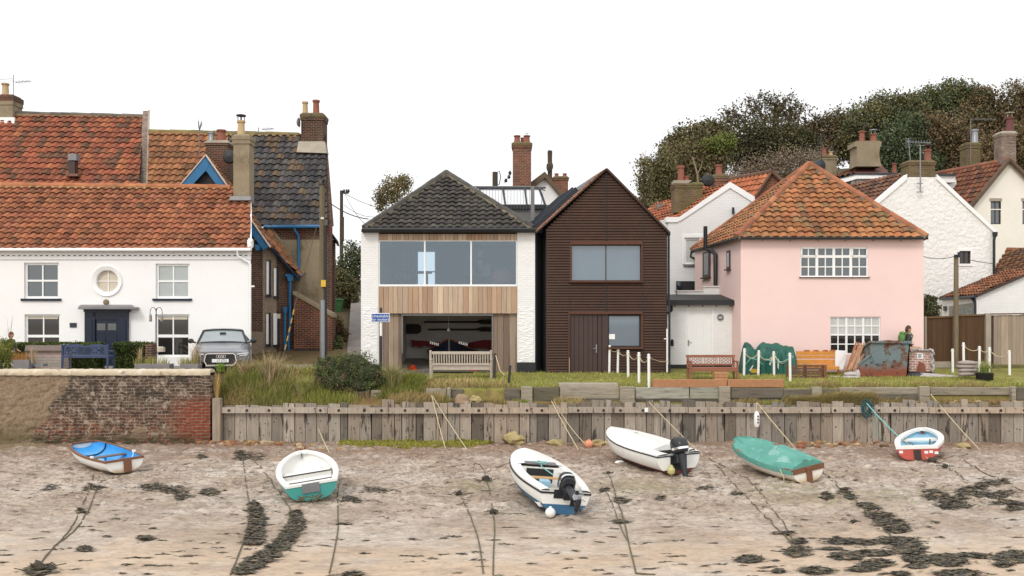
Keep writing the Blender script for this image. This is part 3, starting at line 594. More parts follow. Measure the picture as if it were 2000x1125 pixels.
# ---- house with the half orange, half black roof
h=thing('house','brick house whose pantile roof is orange on one half and black on the other','house',(-12,40.3,2.0))
eY,rY=40.1,44.0
el=lambda x:W(x,441,eY); rl=lambda x:W(x,257+(x-292)*.02,rY)
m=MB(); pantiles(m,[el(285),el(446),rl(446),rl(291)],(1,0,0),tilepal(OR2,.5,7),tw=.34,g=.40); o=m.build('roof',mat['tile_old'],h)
o['label']='orange half of the roof'
m=MB(); ridge(m,rl(291),rl(583),.12,tilepal([S(150,128,88),S(130,116,90)],.4,2),.5,bed=S(170,140,90)); m.build('ridge',mat['tile_old'],o)
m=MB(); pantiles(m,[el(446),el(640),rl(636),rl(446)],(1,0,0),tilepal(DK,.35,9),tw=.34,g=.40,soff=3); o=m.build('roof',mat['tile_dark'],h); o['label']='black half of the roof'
m=MB(); m.col=(.03,.03,.03); m.prism([W(291,268,rY+.2),W(636,272,rY+.2),W(640,430,rY+4.5),W(291,430,rY+4.5)],(0,0,-.1)); m.build('back_slope',mat['tile_dark'],o)
m=MB(); m.prism([W(430,745,40.3),W(648,745,40.3),W(650,720,47),W(430,720,47)],(0,0,6.72)); m.prism([W(648,442,40.3),W(638,268,44.0),W(652,442,47.5)],(-.2,0,0)); m.build('wall',mat['brick_dark'],h)
m=MB(); m.pbox(535,468,626,640,40.26,.05); m.build('render_panel',mat['render_grey'],h)
m=MB(); m.pbox(625.5,440,648.5,745,40.2,.11); m.build('pilaster',mat['brick_dark'],h)
gutter(h,[W(515,443,40.02),W(637,442,40.02)],.075,mat['blue'])
m=MB(); m.tube([W(575,445,40.05),W(576,450,40.05),W(583,460,40.16),W(583.5,528,40.16),W(591,538,40.1)],.06,8); m.build('downpipe',mat['blue'],h,True)
o=stack(h,585,220,633,292,43.5,1.1,mat['brick_dark'],mat['brick_moss'],.2)
m=MB(); m.prism([W(579,297,42.95),W(638,299,42.95),W(634,276,43.45),W(583,276,43.45)],(0,.5,0)); m.build('flaunching',mat['concrete'],o)
pot(o,596,199,222,11,44,mat['pot_cream']); pot(o,617.5,196,222,13,44,mat['terra'])
m=MB(); m.lathe([(.0,.08),(.16,.03),(.24,-.06)],W(582,239,43.4),14,Matrix(((0,0,-1),(0,1,0),(1,0,0)))); m.tube([W(581,240,43.4),W(586,244,43.5)],.02,5); m.build('satellite_dish',mat['grey_metal'],o)
aerial(o,505,249,262,44,(512,253,535,251),4)
m=MB(); m.prism([W(640,446,41),W(657,470,41),W(659,480,41),W(640,452,41)],(0,.5,0)); o=m.build('rear_eaves',mat['tile_dark'],h); m.col=None
m=MB(); m.box(RX(648,41.2),RX(653,41.2),41.2,41.5,2,RZ(468,41.2)); m.build('rear_wall',mat['brick_dark'],h)
# lean-to wall at its foot
m=MB(); m.prism([W(574,745,39.4),W(574,572,39.4),W(641,613,39.4),W(648,618,39.4),W(648,745,39.4)],(0,.85,0)); o=m.build('lean_to',mat['brick_red'],h)
m=MB(); m.prism([W(572,575,39.33),W(572,568,39.33),W(648,612,39.33),W(650,620,39.33)],(0,.95,0)); m.build('coping',mat['render_grey'],o)
m=MB(); m.pbox(574,682,635,745,39.36,.05); m.build('plinth',mat['black'],o)
# ---- flint and brick cottage with blue barge boards
h=thing('cottage','brick and flint cottage with blue barge boards and blue drainpipes beside the white cottage','house',(-11,37,2.0))
def Yw(x): t=(x-490)/85; return 1/((1-t)/38.5+t/39.8)
def Q(x,y,dy=0): return W(x,y,Yw(x)+dy)
m=MB(); m.poly([Q(485,745),Q(485,470),Q(520,476),Q(541,492),Q(575,538),Q(576,745)]); m.poly([Q(576,745),Q(575,538),W(576,538,40.25),W(576,745,40.25)]); m.build('wall',mat['brick_dark'],h)
s=Mt('flint_cobbles',.8,0,.4); p=s.pos(); v=s.n('TexVoronoi'); v.inputs['Scale'].default_value=13; s.l(p,v.inputs['Vector'])
cr=s.mix(s.noise(p,31,2),S(70,62,58),S(196,182,164)); cr=s.mix(s.map(v.outputs['Color'],.2,.9),cr,S(130,104,86)); cr=s.mix(s.map(v.outputs['Distance'],.30,.5),cr,S(150,132,112)); s.bump(v.outputs['Distance'],.8,.03); mat['flint']=s.out(cr)
m=MB(); m.prism([Q(513,745,-.03),Q(513,480,-.03),Q(521,480,-.03),Q(540,494,-.03),Q(540,745,-.03)],(.0,.03,0)); m.prism([Q(486,745,-.03),Q(486,648,-.03),Q(513,648,-.03),Q(513,745,-.03)],(0,.03,0)); m.build('flint_panel',mat['flint'],h)
for a,b,cc,d in ((520.5,511,525.5,575),(535,524,540,578),(520,614,525,672),(534,612,541.5,673)):
    m=MB(); m.prism([Q(a,d,-.09),Q(cc,d,-.09),Q(cc,b,-.09),Q(a,b,-.09)],(0,.06,0)); f=m.build('window',mat['white_paint'],h)
    m=MB(); m.prism([Q(cc,d+3,-.12),Q(cc+2.6,d+3,-.12),Q(cc+2.6,b-3,-.12),Q(cc,b-3,-.12)],(0,.1,0)); m.build('window_edge',mat['navy'],f)
    m=MB(); m.prism([Q(a-1,d+5,-.16),Q(cc+3,d+5,-.16),Q(cc+3,d+1,-.16),Q(a-1,d+1,-.16)],(0,.14,0)); m.build('sill',mat['navy'],f)
# gable: peak (402,305)
m=MB(); m.prism([W(350,368,38.65),W(402,312,38.65),W(520,470,38.65),W(485,500,38.65),W(350,500,38.65)],(0,.1,0)); m.build('gable_boarding',mat['black_boards'],h)
m=MB(); A=[(402,304),(526,481),(514,489),(402,333)]; m.prism([W(*q,38.42) for q in A],(0,.07,0)); A=[(402,304),(402,333),(366,372),(348,368)]; m.prism([W(*q,38.422) for q in A],(0,.07,0))
m.prism([W(402,308,38.41),W(409,320,38.41),(W(402,336,38.41)),W(395,320,38.41)],(0,.05,0)); m.build('barge_board',mat['blue'],h,bevel=.01)
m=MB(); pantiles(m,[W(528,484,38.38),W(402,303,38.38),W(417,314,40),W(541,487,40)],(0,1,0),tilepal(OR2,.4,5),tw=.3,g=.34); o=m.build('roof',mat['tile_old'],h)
m=MB(); m.col=S(150,92,64); m.prism([W(402,303,38.38),W(346,368,38.38),W(372,372,40.6),W(428,322,40.6)],(0,0,.05)); m.build('far_slope',mat['tile_old'],o)
m=MB(); m.col=S(214,196,180); m.tube([W(402,302.5,38.4),W(528,483,38.4)],.035,6); m.tube([W(402,302.5,38.4),W(346,368,38.4)],.03,6); m.build('verge',mat['paint'],o)
# catslide lower roof running down to the right
m=MB(); pantiles(m,[Q(512,462,-.3),Q(584,543,-.3),W(590,536,40.2),W(524,448,40.2)],(W(524,448,40.2)-Q(512,462,-.3)),tilepal(OR2,.4,6),tw=.3,g=.34); o=m.build('roof',mat['tile_old'],h); o['label']='lower slope running down to the right'
m=MB(); m.tube([Q(516,470,-.32),Q(550,506,-.32),Q(584,547,-.32)],.07,6); m.build('dark_verge',mat['navy'],o)
m=MB(); m.prism([W(520,440,40.15),W(526,438,40.15),W(596,532,40.15),W(588,538,40.15)],(0,.12,0)); m.build('mortar_fillet',mat['render_grey'],o)
m=MB(); m.tube([Q(512,477,-.25),Q(530,477,-.25)],.06,8); m.tube([Q(557,538,-.2),Q(585,538,-.2)],.07,8); m.prism([Q(560,538,-.25),Q(574,538,-.25),Q(571,549,-.25),Q(562.5,549,-.25)],(0,.2,0)); m.tube([Q(566.5,545,-.15),Q(566.5,640,-.15),Q(563.5,660,-.15),Q(563.5,700,-.15)],.065,8); m.prism([Q(553,600,-.22),Q(561,600,-.22),Q(560,612,-.22),Q(554,612,-.22)],(0,.15,0)); m.tube([Q(557,606,-.15),Q(556,700,-.15)],.055,8)
m.prism([Q(497,478,-.3),Q(510,478,-.3),Q(507,487,-.3),Q(500,490,-.3)],(0,.2,0)); m.build('drainpipe',mat['blue'],h,True)
m=MB(); m.prism([Q(541,622,-.14),Q(547,622,-.14),Q(547,613,-.14),Q(541,613,-.14)],(0,.1,0)); m.build('lamp_box',mat['blind'],h)
o=stack(h,398,274,447,372,39.6,.9,mat['brick_dark'],mat['concrete'],.12)
pot(o,413,259,276,12,40,mat['galv']); pot(o,432.5,254,276,17,40,mat['terra'])
m=MB(); m.lathe([(.0,.06),(.24,.02),(.3,-.05)],W(448,306,39.25),14,RY); m.build('satellite_dish',mat['black'],o)
m=MB(); m.tube([W(389,305,39.5),W(389,255,39.5)],.02,5); 
for k in range(9): m.tube([W(389,252-k*1.5+6,39.5),W(389+r.uniform(-5,7),236+r.uniform(-4,12),39.5)],.012,4)
m.build('aerial',mat['grey_metal'],o)
# ---------------------------------------------------------------- the boat house and the rusted steel house
h=thing('boat_house','white brick house with black hipped roof, timber boarding and an open boat store below','house',(-2.3,34,1.8)); Y=34.0
def boards(mb,x0,y0,x1,y1,Y,d,w,cols,r,gap=.6):
    x=x0
    while x<x1-1:
        e=min(x1,x+w*r.uniform(.8,1.2)); c=r.choice(cols); b=r.uniform(.86,1.14); mb.col=(c[0]*b,c[1]*b,c[2]*b)
        mb.pbox(x,y0,e-gap,y1,Y+r.uniform(0,.008),d); x=e
r=random.Random(5)
for a,b in ((705,739.5),(1010,1045)): m=MB(); m.box(RX(a,Y),RX(b,Y),Y,Y+6.3,1.7,RZ(455,Y)); m.build('wall',mat['white_brick'],h)
s=Mt('lumpy_white_brick',.75,0,.3); p=s.pos(); v=s.n('TexVoronoi'); v.inputs['Scale'].default_value=7; s.l(s.pos(1,1,2.2),v.inputs['Vector']); s.bump(s.math('ADD',s.noise(p,7,4),v.outputs['Distance']),.5,.05); mat['lumpy']=s.out(s.mul((.79,.78,.77),s.map(s.noise(p,2,4),.3,.7,.96,1.03)))
for a in ((709,600,737,711),(1013,600,1042,707)): m=MB(); m.pbox(*a,Y-.012,.012); m.build('rough_brick_patch',mat['lumpy'],h)
for a in ((1009.5,708,1046,745),(704.5,712,739.5,745)): m=MB(); m.pbox(*a,Y-.03,3); m.build('plinth',mat['black'],h)
CE=[S(196,170,144),S(188,160,134),S(178,146,120),S(206,182,156),S(184,160,138)]; CG=[S(150,128,110),S(138,118,102),S(160,140,122),S(128,108,94)]
m=MB(); boards(m,740,457,1010,469.5,Y-.01,.1,8,CE,r); m.build('timber_cladding',mat['cedar'],h); m=MB(); boards(m,740,560,1010,612,Y-.04,.12,9.5,CE,r); o=m.build('timber_cladding',mat['cedar'],h)
m=MB(); boards(m,739.7,612.5,785,745,Y+.10,.1,10,CG,r); o=m.build('garage_cladding',mat['cedar'],h); o['label']='greyer boards beside the opening'; m=MB(); boards(m,962,612.5,1010,745,Y+.10,.1,10,CG,r); o=m.build('garage_cladding',mat['cedar'],h); o['label']='greyer boards beside the opening'
win(h,740,470,1009.5,556,Y,mat['white_paint'],None or mat['glass'],.03,.035,vb=((.335,.05),(.667,.05)),dep=.08) if 0 else None
# big three-pane window with a room behind it
s=Mt('reflective_clear_glass',.03); gl=s.n('BsdfGlossy'); gl.inputs['Roughness'].default_value=.02; gl.inputs['Color'].default_value=(.85,.93,1,1); tr=s.n('BsdfTransparent'); tr.inputs['Color'].default_value=(.70,.78,.84,1); ms=s.n('MixShader'); ms.inputs[0].default_value=.10
s.l(tr.outputs[0],ms.inputs[1]); s.l(gl.outputs[0],ms.inputs[2]); s.l(ms.outputs[0],s.nt.nodes['Material Output'].inputs['Surface']); mat['clear']=s.m
X0,X1,Z0,Z1=RX(740,Y),RX(1009.5,Y),RZ(559.5,Y),RZ(469.5,Y); a=Y+.02; b=Y+.10; m=MB(); m.box(X0,X1,a-.05,b,Z0,Z0+.075); m.box(X0,X1,a,b,Z1-.03,Z1); m.box(X0,X0+.03,a,b,Z0+.075,Z1-.03); m.box(X1-.03,X1,a,b,Z0+.075,Z1-.03)
for t in (829.5,920): x=RX(t,Y); m.box(x-.028,x+.028,a,b,Z0+.075,Z1-.03)
f=m.build('window',mat['white_paint'],h)
for p,q in ((741,828),(831,918.5),(921.5,1008.5)): g=MB(); g.pbox(p,470.5,q,556,Y+.05,.012); g.build('pane',mat['clear'],f)
mat['room']=M('room_wall',S(112,116,122),.9,.08,1); mat['room_dark']=M('room_dark_wall',S(70,72,76),.9,.08,1); mat['floorwood']=M('room_floor',S(104,84,66),.6,.2,3)
m=MB(); Yb=38.2; ZF=RZ(560,Y)-.0; ZT=RZ(466,Y)+.02; xa,xb=RX(741,Y),RX(1009,Y); bx0,bx1,bz0,bz1=-3.95,-3.15,ZF+.2,ZT-.15
for X in (xa,xb): m.poly([(X,Y+.12,ZF),(X,Yb,ZF),(X,Yb,ZT),(X,Y+.12,ZT)])
m.poly([(xa,Y+.12,ZT),(xb,Y+.12,ZT),(xb,Yb,ZT),(xa,Yb,ZT)]); m.poly([(xa,Y+.12,ZF+.02),(xb,Y+.12,ZF+.02),(xb,Yb,ZF+.02),(xa,Yb,ZF+.02)])
for p,q,u,v in ((xa,bx0,ZF,ZT),(bx1,xb,ZF,ZT),(bx0,bx1,ZF,bz0),(bx0,bx1,bz1,ZT)): m.poly([(p,Yb,u),(q,Yb,u),(q,Yb,v),(p,Yb,v)])
m.build('room',mat['room'],h)
m=MB(); m.box(-4.6,-3.2,36.3,36.9,ZF+.62,ZF+.7); m.box(-4.5,-4.42,36.4,36.48,ZF,ZF+.62); m.box(-3.4,-3.32,36.4,36.48,ZF,ZF+.62); m.box(-1.9,-.2,37.4,38,ZF,ZF+.55); m.build('table',mat['room_dark'],h)
m=MB()
for x in(0,.09,.18): m.box(-4.45+x,-4.41+x,37.9,37.95,ZF+.4,ZT-.2)
m.build('radiator',mat['galv'],h)
m=MB()
for k in range(3): m.box(-1.42,-1.22,38.14,38.18,ZT-.42-k*.38,ZT-.14-k*.38)
m.box(-1.42,-.9,38.14,38.18,ZF+.5,ZF+1.05); m.build('picture',mat['white_render'],h)
m=MB(); m.blob((-.35,35.3,ZF+.35),(.5,.4,.42),.1); m.build('armchair',mat['terra'],h,True)
m=MB(); m.box(bx0,bx0+.05,38.2,38.25,bz0,bz1); m.box(bx1-.05,bx1,38.2,38.25,bz0,bz1); m.box(bx0,bx1,38.2,38.25,bz1-.05,bz1); m.box(bx0,bx1,38.2,38.25,bz0,bz0+.05); m.box(bx0,bx1,38.2,38.25,bz0+.55,bz0+.6); m.build('rear_window',mat['white_paint'],h)
# boat store
mat['store']=M('store_whitewash',S(196,192,186),.9,.1,1.2,.2,6); mat['store_floor']=M('store_floor',S(110,104,98),.9,.15,2)
m=MB(); xa,xb=RX(785,Y)+0,RX(962,Y); Yb=37.9; zf=1.87; zt=RZ(614,Y)
for X in (RX(770,Y),RX(985,Y)): m.poly([(X,Y+.21,zf),(X,Yb,zf),(X,Yb,zt+.1),(X,Y+.21,zt+.1)])
m.poly([(RX(770,Y),Yb,zf),(RX(985,Y),Yb,zf),(RX(985,Y),Yb,zt+.1),(RX(770,Y),Yb,zt+.1)]); m.poly([(RX(770,Y),Y,zt+.1),(RX(985,Y),Y,zt+.1),(RX(985,Y),Yb,zt+.1),(RX(770,Y),Yb,zt+.1)]); o=m.build('store_room',mat['store'],h)
m=MB(); m.poly([(RX(770,Y),Y,zf+.02),(RX(985,Y),Y,zf+.02),(RX(985,Y),Yb,zf+.02),(RX(770,Y),Yb,zf+.02)]); m.build('store_floor',mat['store_floor'],h)
m=MB(); m.pbox(784,612.7,964,616.5,Y+.03,.15); m.pbox(784,616.5,787,690,Y+.08,.1); m.pbox(960.5,616.5,963,690,Y+.08,.1); m.build('door_track',mat['grey_metal'],h)
m=MB(); m.tube([W(876,617,36),W(876,645,36)],.008,4); m.lathe([(.0,0),(.06,.03),(.06,.08),(.02,.13)],W(876,648,36),8); m.build('lamp',mat['white_paint'],h)
for y,x0 in ((629,828),(643.5,836)):
    o=MB(); z=RZ(y,37.6); o.tube([W(x0,y,37.6),W(930,y,37.6),W(950,y,37.6)],[.035,.04,.05],6); o.prism([W(925,y-1,37.6),W(940,y-5,37.6),W(985,y-5,37.6),W(985,y+4,37.6),W(940,y+4,37.6)],(0,.04,0)); tag(o.build('oar',mat['black_boards'],loc=W(900,y,37.6)),'long dark oar on the boat store back wall, '+('upper' if y<640 else 'lower')+' of two','oar',group='oars in the boat store')
m=MB(); m.prism([W(787,633,37.7),W(816,633,37.7),W(822,637,37.7),W(822,648,37.7),W(816,652,37.7),W(787,652,37.7)],(0,.08,0)); tag(m.build('dark_board',mat['black_boards'],loc=W(800,645,37.7)),'rounded dark board hung on the left of the boat store wall','board')
mat['red_cloth']=M('dark_red_cloth',S(120,34,36),.8,.2,3)
for a,lb in (([(800,664),(830,666),(860,668),(880,672),(850,676),(828,675),(822,679),(812,676),(803,678),(806,670)],'left'),([(962,664),(945,664),(925,667),(905,672),(918,678),(940,680),(962,684)],'right')):
    m=MB(); m.prism([W(*q,37.5) for q in a],(0,.03,0)); tag(m.build('sail_cloth',mat['red_cloth'],loc=W(*a[0],37.5)),'dark red cloth slung to the '+lb+' of the stored navy boat','sail')
o=thing('stored_boat','navy boat stored bow-first in the open boat store','boat',W(877,735,36.6))
m=MB(); ks=[]
for k in range(9):
    t=k/8; hw=1.0*(1-(1-t)**1.9) if k else .03; Yk=35.6+2.0*t; rows_=[]
    zc=RZ(661,35.6)-.44*min(1,hw)-.12*t
    ks.append([Vector((RX(877,35.6)+sg*hw*(1-.35*(1-q)**2) if hw>.05 else RX(877,35.6)+sg*hw,Yk+(1-q)*.25*(1-t),2.05+.0+(zc-2.05)*q)) for sg,q in [(-1,1),(-1,.8),(-1,.55),(-1,.25),(-1,0),(1,0),(1,.25),(1,.55),(1,.8),(1,1)]])
m.grid(ks); m.build('hull',mat['navy'],o,True)
m=MB(); m.tube([ks[k][0] for k in range(9)],.035,6); m.tube([ks[k][9] for k in range(9)],.035,6); m.build('gunwale',mat['wood_n'] if 'wood_n' in mat else mat['terra'],o)
m=MB(); m.tube([ks[0][0]+Vector((.03,-.03,.03)),ks[0][4]+Vector((.03,-.03,0))],.035,6); m.build('stem',mat['grey_metal'],o)
m=MB()
for sg in(-1,1):
    for k in range(5):
        q=W(877+sg*(21+k*3.6)-6*(sg<0)*0,672.5-(k if sg<0 else 4-k)*.9+ (0 if sg<0 else 0),35.58+.13*0+.022*abs(k)); m.obox(q+Vector((0,-.12+abs(k)*.0,0)),(.045,.01,.10))
# hull marks follow the curved bow
m.build('name_mark',mat['white_paint'],o)
for x,y,wd_,c,lb,nm in ((806,722,16,S(220,70,30),'orange red bundle on the floor of the boat store','life jacket'),(925,724,20,S(190,30,34),'red tub behind the pale bench in the boat store','tub')):
    m=MB(); m.col=c; m.blob(W(x,y,34.9),(wd_*.5*34.9/F*1.0,.25,.2),.35,2,2,x); tag(m.build(nm.replace(' ','_'),mat['matt'],loc=W(x,735,34.9)),lb,nm)
# roof, gutter
r_=tilepal([S(74,70,66),S(80,75,70),S(70,66,62),S(86,80,74)],.3,21); eL,eR,ap=W(712,446,33.8),W(1041,446,33.8),W(872,338,37.0); bL,bR=Vector((eL.x,40.3,eL.z)),Vector((eR.x,40.3,eR.z))
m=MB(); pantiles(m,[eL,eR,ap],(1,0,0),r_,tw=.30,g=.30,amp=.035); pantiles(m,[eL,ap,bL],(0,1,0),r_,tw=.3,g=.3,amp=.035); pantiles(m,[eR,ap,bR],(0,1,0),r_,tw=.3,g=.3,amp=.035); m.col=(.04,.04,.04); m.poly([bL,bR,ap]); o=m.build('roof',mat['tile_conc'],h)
m=MB(); rc=tilepal([S(96,92,88),S(84,80,76)],.3,2)
for e in(eL,eR): ridge(m,ap+Vector((0,-.05,.03)),e+Vector((0,-.05,.05)),.105,rc,.40,bed=S(138,128,106))
m.build('hip',mat['tile_conc'],o)
m=MB(); m.box(RX(706,33.75),RX(1046,33.75),33.7,34.35,RZ(454.8,34),RZ(449.5,34)); m.tube([W(707,448,33.66),W(1046,448,33.66)],.065,8); m.build('gutter',mat['black'],h)
# roof terrace between the houses
Y2=38.6
m=MB(); m.pbox(930,400,1075,455,Y2+.6,3.4); m.build('terrace_wall',mat['grey_metal'],h)
m=MB(); fr=[(935,367),(1064,367),(1064,401),(938,401)]
for p,q in (((930,367),(1066,367)),((938,401),(1066,401)),((936,367),(940,401)),((982,367),(987,401)),((1025,367),(1029,401)),((1053,367),(1065,401))): m.bar(W(*p,Y2+(1.2 if p[1]<390 else .5)),W(*q,Y2+(1.2 if q[1]<390 else .5)),.07,.07)
f=m.build('rooflight',mat['zinc'],h)
s=Mt('bright_glass',.02,0,1,2.4); mat['skyglass']=s.out((.55,.56,.57))
for a,c,e,g_ in ((938,981,985,941),(984,1024,1027,988),(1027,1052,1062,1030)): m=MB(); m.poly([W(g_,400,Y2+.55),W(e,400,Y2+.55),W(c,368,Y2+1.25),W(a,368,Y2+1.25)]); m.build('pane',mat['skyglass'],f)
m=MB(); m.pbox(940,401,1066,408,Y2+.45,.2); m.build('rooflight_kerb',mat['black'],h)
m=MB(); m.bar(W(925,364.5,37.6),W(1046,364.5,37.6),.06,.045); m.pbox(1036.5,364,1044,432,37.55,.1); m.bar(W(1000,431.5,37.6),W(1050,431.5,37.6),.08,.06)
for k in range(18): x=932+k*6; m.tube([W(x,365,37.6),W(x,431,37.6)],.007,4)
m.bar(W(1046,364.5,37.6),W(1064,372,40),.05,.04); m.build('railing',mat['grey_metal'],h)
# ---- rusted steel house
h=thing('steel_house','dark brown gabled house clad in rusted steel slats with a plain brown door','house',(3.5,34,1.85)); D=Vector((-.148,1,0))
EL,ER,AP=(1064,446),(1305,452),(1185,331)
m=MB(); pw=lambda y:(1066 if y>446 else 1066+(446-y)*(1185-1066)/(446-331))
back=34.26
m.prism([W(1066,735,back),W(1303,735,back),W(1303,453,back),W(1185,332,back),W(1066,447,back)],D*6.2); m.build('wall',mat['black_boards'],h)
m=MB(); pitch=5.28; y=336.0
op=[(1113,478,1255,548.5),(1113,613,1255,735)]
while y<731:
    yc=y+1.6; 
    if yc<452: xl=1185-(yc-331)*(1185-1066)/(446-331); xr=1185+(yc-331)*(1303-1185)/(452-331)
    else: xl,xr=1066,1303
    xl=max(xl,1066)+.6; xr=min(xr,1303)-.6
    segs=[(xl,1113),(1113.6,1184.4),(1185.6,1255),(1255.6,xr)]
    if 478<=yc<=549: segs=[segs[0],segs[3]]
    if yc>612: segs=[segs[0],(1255.6,xr)]+([(1188,1255)] if yc>682 else [])
    if 470<=yc<478: segs=[segs[0],segs[3]]
    for a,b in segs:
        a=max(a,xl); b=min(b,xr)
        if b-a>1: m.prism([W(a+.4,y+4.35,33.99),W(b-.4,y+4.35,33.99),W(b-.4,y,34.03),W(a+.4,y,34.03)],(0,.045,0))
    y+=pitch
o=m.build('steel_slats',mat['corten'],h)
m=MB()
for x in (1113.2,1184.9,1255.2):
    y0=331+abs(x-1185)*.97+3; m.pbox(x-.7,y0,x+.7,469,34.0,.06)
    if x<1114 or x>1255: m.pbox(x-.7,469,x+.7,733,34.0,.06)
    else: m.pbox(x-.7,551,x+.7,611,34.0,.06)
m.build('panel_joint',mat['black'],h)
m=MB(); m.pbox(1113,470.5,1255,477.5,33.98,.1); m.pbox(1112,548.5,1256,551.5,33.9,.2); m.pbox(1112.8,478,1115.6,548.5,33.99,.3); m.pbox(1252.5,478,1255.4,548.5,33.99,.3); m.pbox(1110,609.5,1256,613.5,33.97,.15); m.pbox(1252,613,1256,682,33.99,.3); m.pbox(1187,678,1256,681.8,33.9,.2); m.pbox(1110,613,1112.5,733,33.98,.2); m.build('reveal_trim',mat['corten_or'],h)
f=win(h,1115.6,478,1252.5,548.5,34.0,mat['brown_paint'],mat['glass_blue'],.12,.03,vb=((.5,.035),),dep=.05)
f=win(h,1187.6,615,1252,678,34.0,mat['brown_paint'],mat['glass_blue'],.12,.05,dep=.05)
m=MB(); m.pbox(1189,652.5,1201,662.5,34.13,.012); m.build('notice',mat['white_paint'],f)
m=MB()
x=1113
while x<1167: m.pbox(x,614,x+8.4,735,34.06,.06); x+=9
m.pbox(1167.5,614,1175,735,34.07,.06); m.pbox(1176,614,1187.4,735,34.06,.06); o=m.build('door',mat['brown_paint'],h)
m=MB(); m.pbox(1163.5,673,1166,689,34.03,.04); m.bar(W(1158,681,33.99),W(1166,680,33.99),.025,.025); m.build('handle',mat['galv'],o)
m=MB(); m.pbox(1070,729,1300,742,34.05,.04); m.build('plinth',mat['black'],h)
# roof: clay strip at the gable edge, raised dark metal further back
ap,el,er=W(1185,329.5,33.9),W(1046,455.5,33.9),W(1306.5,453,33.9)
m=MB(); pantiles(m,[el,ap,ap+D*1.5,el+D*1.5],D,tilepal([S(150,100,86),S(164,112,96),S(140,94,80)],.3,8),tw=.24,g=.28,amp=.02,lift=.025); o=m.build('roof',mat['tile_conc'],h); o['label']='strip of clay tiles along the gable edge'
m=MB(); n_=(ap-el).cross(D).normalized(); n_=n_ if n_.z>0 else -n_
a_,b_=el+D*1.5,ap+D*1.5; m.prism([a_+(b_-a_)*.06,a_+(b_-a_)*.74,a_+(b_-a_)*.74+D*3.4,a_+(b_-a_)*.06+D*3.4],n_*.22)
for k in range(4): q=D*(.35+k*.85); m.prism([a_+(b_-a_)*.06+q+n_*.22,a_+(b_-a_)*.74+q+n_*.22,a_+(b_-a_)*.74+q+n_*.22+D*.06,a_+(b_-a_)*.06+q+n_*.22+D*.06],n_*.07)
m.build('metal_roof',mat['zinc'],h)
m=MB(); m.prism([a_,b_,b_+D*4.9,a_+D*4.9],n_*.04); m.prism([ap+Vector((0,.02,0)),er+Vector((0,.02,0)),er+D*6.4,ap+D*6.4],(0,0,-.05)); m.build('roof_sheet',mat['zinc'],h)
m=MB(); m.bar(ap,er,.07,.05,(0,1,0)); m.bar(ap+Vector((0,-.02,0)),el+Vector((0,-.02,0)),.05,.03,(0,1,0)); m.build('verge',mat['corten'],h)
m=MB(); m.tube([W(1303,456,34.2),W(1309,456,34.2)],.08,8); m.tube([W(1306,456,34.15),W(1306,596,34.15)],.045,8); m.tube([W(1307.5,596,33.8),W(1307.5,742,33.8)],.04,8); m.build('downpipe',mat['black'],h)
m=MB(); m.pbox(1045.5,452,1068,745,35.3,.2); m.pbox(1044.5,447,1064,455,34.9,.5); m.tube([W(1053,455,35.2),W(1053,740,35.2)],.05,8); m.tube([W(1058.5,470,35.2),W(1058.5,740,35.2)],.03,6); m.build('link_wall',mat['zinc'],h); h.children[-1].data.materials[0]=mat['black']
# ---- cottage behind with the tall brick chimney
h=thing('cottage','cottage behind with a pointed white gable and a tall red brick chimney','house',(3,46,3))
m=MB(); m.prism([W(1030,470,46),W(1100,470,46),W(1100,382,46),W(1064,341,46),W(1030,372,46)],(0,5,0)); m.build('wall',mat['white_render'],h)
m=MB(); m.col=S(112,92,74)
for A in ([(1064,335),(1064,347),(1028,378),(1016,378),(1016,371)],[(1064,335),(1104,382),(1104,392),(1096,384),(1064,347)]): m.prism([W(*q,45.7) for q in A],(0,5.4,0))
m.build('roof',mat['tile_old'],h)
o=stack(h,999,277,1040,380,45,1.0,mat['brick_chim'],mat['brick_moss'],.16); pot(o,1010,265,279,12,45.4,mat['terra']); pot(o,1029,265,279,12,45.4,mat['terra']); pot(o,1020,269,279,7,45.7,mat['terra'])
m=MB(); m.tube([W(1029,265,45.4),W(1029,259,45.4)],.012,4); m.tube([W(1025,260,45.4),W(1033,260,45.4)],.012,4); m.build('aerial',mat['grey_metal'],o)
o=stack(h,1079,344,1112,400,48,1.0,mat['brick_chim'],mat['brick_moss'],.12); pot(o,1087,339,345,8,48.4,mat['terra']); pot(o,1103,339,345,8,48.4,mat['terra'])
m=MB(); m.prism([W(1090,384,47),W(1140,370,47),W(1160,375,49),W(1160,400,47),W(1090,400,47)],(0,3,0)); m.col=None; m.build('rear_roof',mat['terra'],h)
# ---------------------------------------------------------------- right-hand houses
D=Vector((-.32,1,0))
